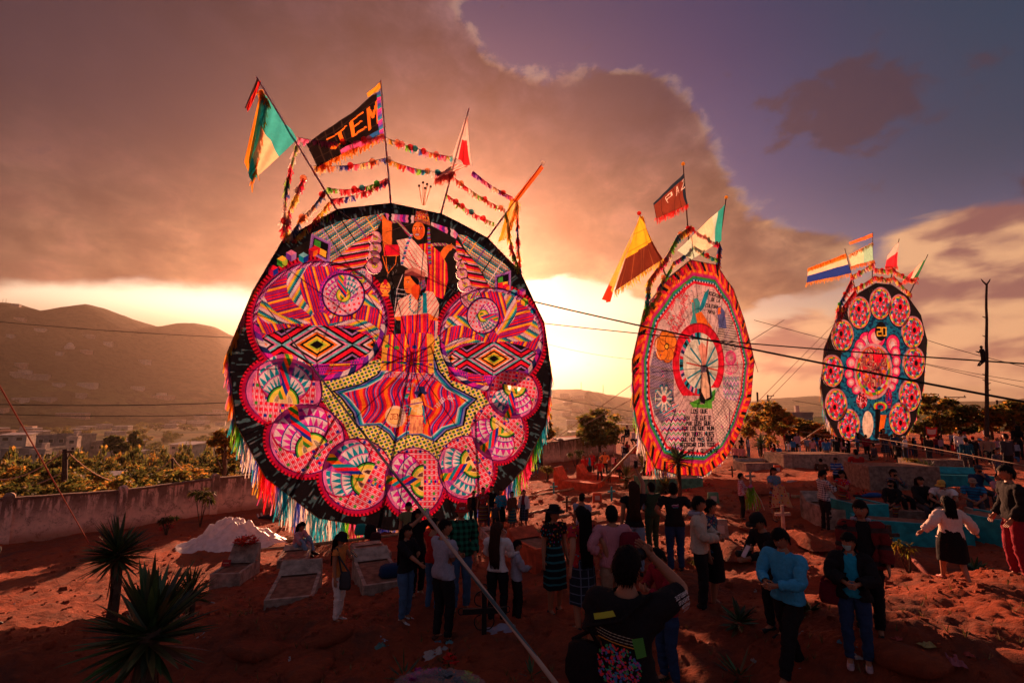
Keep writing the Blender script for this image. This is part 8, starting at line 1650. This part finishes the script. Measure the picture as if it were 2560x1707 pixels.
# white sack, wrapped bouquet, cone of paper with roses, litter
def rag(px, py, w_, l_, h_, col, lab, rot=0., name='plastic_sack', seed=1, cat='sack', rough=.6, tr=.0):
    p = ground(px, py); g = MB(); N2 = 14; vs = []
    for j in range(N2+1):
        for i in range(N2+1):
            u, v = i/N2*2-1, j/N2*2-1; k = noise.noise(Vector((u*2.3+seed, v*2.3, seed))); k2 = noise.noise(Vector((u*6, v*6, seed+3))); vs.append((u*w_/2*(1+.3*k), v*l_/2*(1+.3*k2), .01+h_*(max(0, 1-u*u*v*v*0-max(abs(u), abs(v))**3)*(.5+k*.8)+.15*abs(k2))))
    g.add(vs, [(j*(N2+1)+i, j*(N2+1)+i+1, (j+1)*(N2+1)+i+1, (j+1)*(N2+1)+i) for j in range(N2) for i in range(N2)], col); o = g.build(name, mat_attr('crumpled_plastic', rough, .1, .3, .25, 8), None, True); o.location = p; o.rotation_euler = (0, 0, rot); tag(o, lab, cat); return o
rag(1258, 1590, .50, .62, .12, (.34, .32, .42), 'flattened pale sack on the ground behind the black cross', .3); rag(1092, 1640, .34, .30, .10, (.42, .36, .34), 'crumpled white paper beneath the red roses', .2, 'crumpled_paper', 4, 'paper'); 
LIT = [(530, 1512, (.35, .32, .32), 'white scrap near the small yucca', .20), (520, 1588, (.34, .31, .30), 'crumpled white wrapper at lower left', .26), (957, 1598, (.30, .32, .40), 'blue and white wrapper on dark earth', .18), (952, 1616, (.10, .22, .20), 'greenish flattened bottle label on dark earth', .20), (1126, 1612, (.12, .30, .34), 'teal scrap by the brown shoes', .18), (215, 1330, (.4, .36, .34), 'white scrap by the wall at left', .22), (160, 1390, (.4, .3, .3), 'tiny pale scrap on the left slope', .10), (35, 1510, (.4, .3, .3), 'tiny scrap near the left edge', .06),
       (1890, 1480+0, (.3, .25, .22), 'pale scrap by the agave', .10), (2018, 1590, (.35, .30, .28), 'white scraps between the walkers, left', .16), (2052, 1592, (.38, .32, .30), 'white scraps between the walkers, right', .10), (1885, 1655, (.32, .28, .26), 'small white scrap at bottom right', .08), (2345, 1463, (.42, .40, .45), 'silvery wrapper at the end of the fallen stalk', .22), (2386, 1655, (.40, .10, .12), 'red and green litter at the lower right', .22), (1985, 1206, (.45, .38, .36), 'white plastic sheet on the mound by the boy', .6), (700, 1530, (.16, .20, .24), 'bluish bottle in front of the left tomb', .10), (690, 1528, (.35, .12, .10), 'small pink candle cup by the left tomb', .08), (808, 1637, (.3, .26, .25), 'pale pebble like scrap in the lower shadows', .08), (1420, 1440, (.35, .30, .28), 'pale scrap behind the hat woman', .10), (2110, 1500, (.35, .2, .12), 'orange scrap below the maroon handbag', .10)]
for i, (x, y, c_, lab, s) in enumerate(LIT): rag(x, y, s, s*.6, .03+s*.15, c_, lab, i*1.3, 'litter_scrap', i+2, 'litter')
pb = ground(1100, 1745, 1.6); bz = at(1100, 1700, pb.y).z; e = empty('wrapped_bouquet', pb, 0); tag(e, 'flowers wrapped in clear cellophane at the bottom edge', 'bouquet'); h_ = at(1100, 1662, pb.y).z-pb.z
mb = MB(); rr = random.Random(3); Rb = 105/F*pb.y
for k in range(60):
    x = rr.uniform(-1, 1); c = Vector((x*Rb*.8, rr.uniform(-.1, .12), h_*(.35+.45*math.sqrt(max(0, 1-x*x)))*rr.uniform(.7, 1))); col = (.50, .03, .22) if x < -.1 else ((.015, .06, .10) if x < .55 else (.45, .50, .04))
    for q_ in range(7): a_ = q_*.9+rr.random(); u = Vector((math.cos(a_), math.sin(a_)*.5, rr.uniform(.1, 1)))*.055; v_ = Vector((-math.sin(a_), math.cos(a_), 0))*.028; mb.add([c, c+u*.6+v_, c+u, c+u*.6-v_], [(0, 1, 2, 3)], tuple(z*rr.uniform(.6, 1.2) for z in col))
mb.build('blossoms', FLW, e); mb = MB(); vs = []; N2 = 26
for j in range(9):
    v = j/8
    for i in range(N2+1): a_ = math.pi*i/N2; rr2 = Rb*(.35+.65*math.sin(min(1, v*1.15)*1.57)); vs.append((math.cos(a_)*rr2*1.02, -.16+.10*v-.10*math.sin(a_)*(1-v)+.015*math.sin(i*2.3+j), h_*(.0+1.0*v*(.45+.55*math.sin(a_)))+.01*math.sin(i*3.1)))
mb.add(vs, [(j*(N2+1)+i, j*(N2+1)+i+1, (j+1)*(N2+1)+i+1, (j+1)*(N2+1)+i) for j in range(8) for i in range(N2)])
m, t, b_ = bsdf_mat('cellophane'); b_.inputs['Base Color'].default_value = (.6, .52, .56, 1); b_.inputs['Roughness'].default_value = .18; b_.inputs['Alpha'].default_value = .22; bp = t.node('ShaderNodeBump'); bp.inputs['Strength'].default_value = .8; bp.inputs['Distance'].default_value = .03; t.link(t.noise(t.node('ShaderNodeTexCoord').outputs['Object'], 9, 3, .6, 2.), bp.inputs['Height']); t.link(bp.outputs[0], b_.inputs['Normal'])
mb.build('cellophane', m, e, True)
bouquet(at(1125, 1652, pb.y+.25), .10, 16, RF, 'red roses behind the cellophane bouquet', fs=.035)
# rocks and slabs
ROCK = mat('stone', (.20, .105, .075), .95, .35, 6, .1, .8)
def rock(px, py, s, lab, seed, flat=.5, name='rock'):
    p = ground(px, py); r = random.Random(seed); mb = MB(); mb.ball((0, 0, 0), (s, s*.75, s*flat), 12, 9); mb.v = [tuple(Vector(v)*(1+.35*noise.noise(Vector(v)*2.2/s+Vector((seed, 0, 0))))) for v in mb.v]; o = mb.build(name, SOIL, None, True); o.location = p+Vector((0, 0, s*flat*.1)); o.rotation_euler = (r.uniform(-.2, .2), r.uniform(-.2, .2), r.uniform(0, 3)); tag(o, lab, 'rock', 'rocks and broken slabs')
for i, (x, y, s, lab) in enumerate([(905, 1440+80, .30, 'boulder at the foot of the long tomb'), (1010, 1522, .26, 'rounded stone left of the blue jeans'), (1375, 1565, .34, 'cracked flat stone before the hat woman, left'), (1425, 1590, .30, 'cracked flat stone before the hat woman, right'), (1400, 1625, .40, 'largest flat stone left of the photographer'), (1835, 1300, .30, 'stone beside the boy in plaid, left'), (1862, 1322, .26, 'stone beside the boy in plaid, right'), (560, 1530, .42, 'dark clod behind the small yucca'), (640, 1625, .45, 'broken tomb edge at the lower left'), (820, 1590, .40, 'buried slab in the lower shadows'), (1600, 1400, .45, 'rubble heap behind the maroon sweater'), (1700, 1450, .30, 'stone at the feet of the printed T-shirt man'), (2250, 1640, .4, 'black rubber like lump at the lower right'), (2520, 1650, .35, 'stone block in the lower right corner'), (760, 1680, .5, 'low earth block at the bottom left')]): rock(x, y, s, lab, i, .26)
mb = MB(); a_, b_ = ground(2262, 1388), ground(2335, 1460); mb.tube([(a_+Vector((0, 0, .12)))-a_, (a_.lerp(b_, .5)+Vector((0, .0, .08)))-a_, b_-a_+Vector((0, 0, .04))], [.02, .045, .03], 7); o = mb.build('fallen_stalk', mat('red_brown_stalk', (.22, .04, .03), .9, .5, 30, bump=.8), None, True); o.location = a_; tag(o, 'dry red brown stalk lying behind the striding woman', 'branch')
# hanging banner
p0, p1 = at(2313, 1062, 32), at(2345, 1062, 32); e = empty('hanging_banner', Vector((p0.x, p0.y, Ts(p0.x, p0.y)))); tag(e, 'small red and white banner strung between two sticks', 'banner'); e0 = e.location
for px in (2309, 2349): mb = MB(); q = at(px, 1052, 32)-e0; mb.tube([(q.x, q.y, 0), q], .035, 5); mb.build('stick', WOOD, e)
mb = MB(); mb.v = []; vs = []; N2 = 10
for j in range(N2+1):
    for i in range(N2+1): u, v = i/N2, j/N2; q = at(2314+30*u+(u-.5)*-6*v, 1066+24*v+3*math.sin(u*3), 32)-e0; vs.append(tuple(q))
for j in range(N2):
    for i in range(N2): a2 = j*(N2+1)+i; mb.f.append((a2, a2+1, a2+N2+2, a2+N2+1)); mb.c.append((.70, .04, .04) if (j < 2 or j > 6 or i in (0, 9)) else (.75, .6, .55))
mb.v = vs; mb.build('banner_cloth', FLG, e)
# ================================================================== VALLEY HOUSES
HW = [mat('house_wall_gray', (.26, .22, .20), .95, .3, .6), mat('house_wall_pale', (.50, .40, .34), .95, .3, .6), mat('house_wall_pink', (.45, .26, .20), .95, .3, .6)]; HR = [mat('tin_roof', (.38, .34, .36), .5, .3, .8, .4), mat('rust_roof', (.28, .12, .08), .7, .4, .8)]; WG = mat('window_dark', (.02, .018, .02), .3, .2, spec=.5); FRM = mat('window_frame', (.55, .48, .42), .8, .2)
def house(px, pyb, wpx, hpx, Y, lab, m_=0, roof='flat', wins=3, rm=0, yaw=.3, stories=1, depth=.8, cat='house'):
    p = at(px, pyb, Y); W_, H_ = wpx/F*Y, hpx/F*Y; D_ = W_*depth; zb = Ts(p.x, p.y); e = empty('house', Vector((p.x, p.y+D_/2, p.z)), yaw); tag(e, lab, cat, 'houses in the valley'); base = min(-1., zb-p.z-1)
    mb = MB(); mb.box((0, 0, (H_+base)/2), (W_, D_, H_-base)); mb.build('wall', HW[m_], e)
    if roof == 'flat':
        mb = MB()
        for c, s in (((0, -D_/2+.1, H_+.25), (W_+.3, .25, .6)), ((0, D_/2-.1, H_+.25), (W_+.3, .25, .6)), ((W_/2, 0, H_+.25), (.25, D_-.5, .56)), ((-W_/2, 0, H_+.25), (.25, D_-.5, .56))): mb.box(c, s)
        mb.build('parapet', HW[m_], e); mb = MB(); mb.box((W_*.2, D_*.1, H_+.9), (W_*.12, W_*.12, 1.8)); mb.build('stair_head', HW[1], e)
    else:
        a_ = .22*W_ if roof == 'gable' else .10*W_; mb = MB(); ov = .5; v = [(-W_/2-ov, -D_/2-ov, H_-.1), (W_/2+ov, -D_/2-ov, H_-.1), (W_/2+ov, D_/2+ov, H_+a_*.6), (-W_/2-ov, D_/2+ov, H_+a_*.6)]; v += [(x, y, z+.18) for x, y, z in v]; mb.add(v, [(3, 2, 1, 0), (4, 5, 6, 7), (0, 1, 5, 4), (1, 2, 6, 5), (2, 3, 7, 6), (3, 0, 4, 7)]); mb.build('roof', HR[rm], e)
    for st in range(stories):
        for k in range(wins):
            x = -W_/2+W_*(k+.5)/wins; z = H_*(st+.52)/stories; ww, wh = W_/wins*.42, H_/stories*.36; mb = MB(); mb.box((x, -D_/2-.02, z), (ww+.25, .10, wh+.25)); f_ = mb.build('window', FRM, e); mb = MB(); mb.box((x, -D_/2-.06, z), (ww, .06, wh)); mb.build('pane', WG, f_)
    return e
house(130, 1138, 88, 46, 190, 'large gray concrete house with a roof terrace at left', 0, wins=4, stories=2, yaw=.15); house(45, 1160, 92, 34, 160, 'gray block house at the left edge with pale columns', 0, wins=4, stories=1, yaw=.2); house(86, 1152, 32, 24, 150, 'small pale house with arched front beside the gray block', 1, wins=3, yaw=.25); house(175, 1115, 22, 20, 185, 'pale upper storey annex on the large gray house', 1, wins=1); house(230, 1130, 70, 22, 200, 'long gray house behind the trees', 0, wins=4); house(22, 1108, 55, 20, 220, 'low pale blue roofed house at the left edge', 1, 'shed', 2)
house(8, 1100, 22, 22, 240, 'pink walled house cut by the left edge', 2, 'shed', 1, 1); house(285, 1128, 52, 18, 180, 'pale wide house with terrace under the wide dark tree', 1, wins=3, yaw=-.2); house(325, 1122, 34, 18, 175, 'pink gabled wall house near the tall tree', 2, 'shed', 1, 0, -.3); house(455, 1128, 62, 16, 200, 'long white roofed house right of the tall tree', 1, 'shed', 3, 0, -.1); house(310, 1142, 50, 10, 130, 'low tin roof catching the light', 1, 'shed', 1, 0, -.2)
house(225, 1232, 78, 34, 46, 'tin roofed house just behind the wall', 0, 'shed', 2, 0, .2, depth=.7); house(1420, 1118, 38, 16, 62, 'house with corrugated pale roof behind the far wall', 1, 'shed', 2, 0, .2); house(1462, 1112, 26, 12, 66, 'small dark walled house left of the round tree', 0, 'flat', 1); house(2000, 1072, 70, 34, 95, 'long unfinished block building behind the trees', 2, 'flat', 5, yaw=-.1); house(60, 1180, 60, 12, 110, 'low gray wall like house among the left orchard', 0, 'flat', 2)
r = random.Random(9); spots_ = []
for i in range(64):
    x = r.uniform(0, 575) if i < 44 else r.uniform(1378, 1585); Y = r.uniform(430, 1000); d = r.choice((1, 1, 0, 2)); p = tpos(x, Y); e = empty('distant_house', p, r.uniform(-.5, .5)); w_ = r.uniform(9, 20) if r.random() < .8 else r.uniform(24, 40); h2 = r.uniform(3.5, 6.5); D_ = r.uniform(8, 14); nm = ('gray', 'whitewashed', 'pink')[d]; side = ('on the slope at far left' if x < 200 else 'at the middle of the left slope' if x < 400 else 'near the kite rim' if x < 600 else 'beyond the far wall')
    tag(e, f'tiny {nm} house {side}, valley', 'house', f'tiny {nm} houses {side}'); mb = MB(); mb.box((0, 0, h2/2-2), (w_, D_, h2+4)); mb.build('wall', HW[d], e); mb = MB(); mb.box((0, -.3, h2+.2), (w_+1.2, D_+1.2, .4), taper=.9); mb.build('roof', HR[0] if r.random() < .75 else HR[1], e)
p = tpos(155, 900); e = empty('church', p); tag(e, 'small domed white building on the left slope', 'church'); mb = MB(); mb.box((0, 0, 2), (12, 10, 6)); mb.build('wall', HW[1], e); mb = MB(); mb.ball((0, 0, 5), (6.2, 5.4, 7), 12, 8); mb.build('dome', HW[1], e, True)
for px, py, pt, Y, lab in ((6, 760, 748, 1500, 'left radio mast on the hill crest'), (14, 760, 747, 1500, 'right radio mast on the hill crest'), (1453, 972, 955, 1150, 'slender mast on the far ridge, left'), (1508, 980, 962, 1150, 'slender mast on the far ridge, right')):
    b = at(px, py, Y); b.z -= 3; t = at(px, pt, Y); e = empty('radio_mast', b); tag(e, lab, 'mast', 'radio masts on the ridges'); mb = MB(); d_ = t-b
    for a_ in range(3): mb.tube([(1.4*math.cos(a_*2.1), 1.4*math.sin(a_*2.1), 0), (.3*math.cos(a_*2.1), .3*math.sin(a_*2.1), d_.z)], .22, 4)
    for k in range(5): mb.box((0, 0, d_.z*(k+1)/5.5), (2.2*(1-k*.15), .4, .3))
    mb.build('lattice', WOOD, e)

# small graves, crosses and wreaths filling the middle ground
def grave(px, py, w_, lab, m_, kind, seed):
    p = ground(px, py); r = random.Random(seed); e = empty('small_grave', p, r.uniform(-.3, .6)); tag(e, lab, 'grave', 'small graves in the middle ground'); mb = MB(); n = 12; vs = []
    for j in range(7):
        for i in range(n+1): u, v = i/n*2-1, j/6*2-1; vs.append((v*w_*.45, u*w_*1.0, max(0, (1-abs(u)**3)*(1-v*v))*.24+.03*noise.noise(Vector((u*4, v*4, seed)))-.03))
    mb.add(vs, [(j*(n+1)+i, j*(n+1)+i+1, (j+1)*(n+1)+i+1, (j+1)*(n+1)+i) for j in range(6) for i in range(n)]); mb.build('earth_mound', SOIL, e, True); mb = MB()
    if kind == 'cross': mb.box((0, w_, .32), (.07, .05, .70)); o = mb.build('cross_upright', m_, e); mb = MB(); mb.box((0, w_-.002, .46), (.40, .055, .07)); mb.build('cross_arm', m_, e)
    else: mb.box((0, w_, .22), (w_*.62, .12, .55), taper=.86); o = mb.build('headstone', m_, e); bv = o.modifiers.new('b', 'BEVEL'); bv.width = .02; mb = MB(); mb.box((0, w_-.075, .28), (w_*.30, .02, .18)); mb.build('name_tablet', HW[1], e)
for i, (x, y, k, m_, lab) in enumerate([(1555, 1262, 'cross', TEALP, 'earth grave with a teal cross above the phone woman'), (1600, 1290, 'stone', TW, 'earth grave with pale headstone behind the photographer group'), (1730, 1300, 'cross', WOOD, 'earth grave with dark wooden cross right of the printed T-shirt'), (1800, 1275, 'stone', GRP, 'earth grave with greenish headstone left of the plaid boy'), (1895, 1225, 'cross', TW, 'earth grave with pale cross between boy and woman'), (1990, 1290, 'stone', TW, 'earth grave with pale headstone left of the checked shirt'),
    (1440, 1292, 'cross', WOOD, 'earth grave with dark cross behind the hat woman'), (1500, 1268, 'stone', ORP, 'earth grave with orange headstone by the flat slab'), (1825, 1375, 'stone', TW, 'earth grave with pale headstone behind the embroidered dress'), (2010, 1352, 'cross', TW, 'earth grave with pale cross on the sunlit mound'), (1395, 1245, 'cross', TEALP, 'earth grave with teal cross right of the kite group'), (1780, 1190, 'stone', TW, 'earth grave with pale headstone at the foot of the middle kite'),
    (1850, 1200, 'cross', WOOD, 'earth grave with dark cross by the slim yucca'), (1960, 1190, 'stone', ORP, 'earth grave with orange headstone below the woman in red'), (2080, 1200, 'cross', TW, 'earth grave with pale cross under the brown jacket'), (2440, 1330, 'stone', TW, 'earth grave with pale headstone behind the cream blouse'), (2300, 1420, 'cross', WOOD, 'earth grave with dark cross behind the papaya plant')]): grave(x, y, .7, lab, m_, k, i)
for i in range(90):
    x, y = R_.uniform(620, 2540), R_.uniform(1230, 1690); s = R_.uniform(.05, .16); c_ = R_.choice([(.4, .36, .34), (.45, .06, .04), (.08, .22, .30), (.40, .30, .10), (.3, .27, .3)]); rag(x, y, s, s*.7, .03, c_, 'scrap of paper litter trodden into the earth', R_.random()*6, 'litter_scrap', i+30, 'litter')['group'] = 'paper litter on the earth'
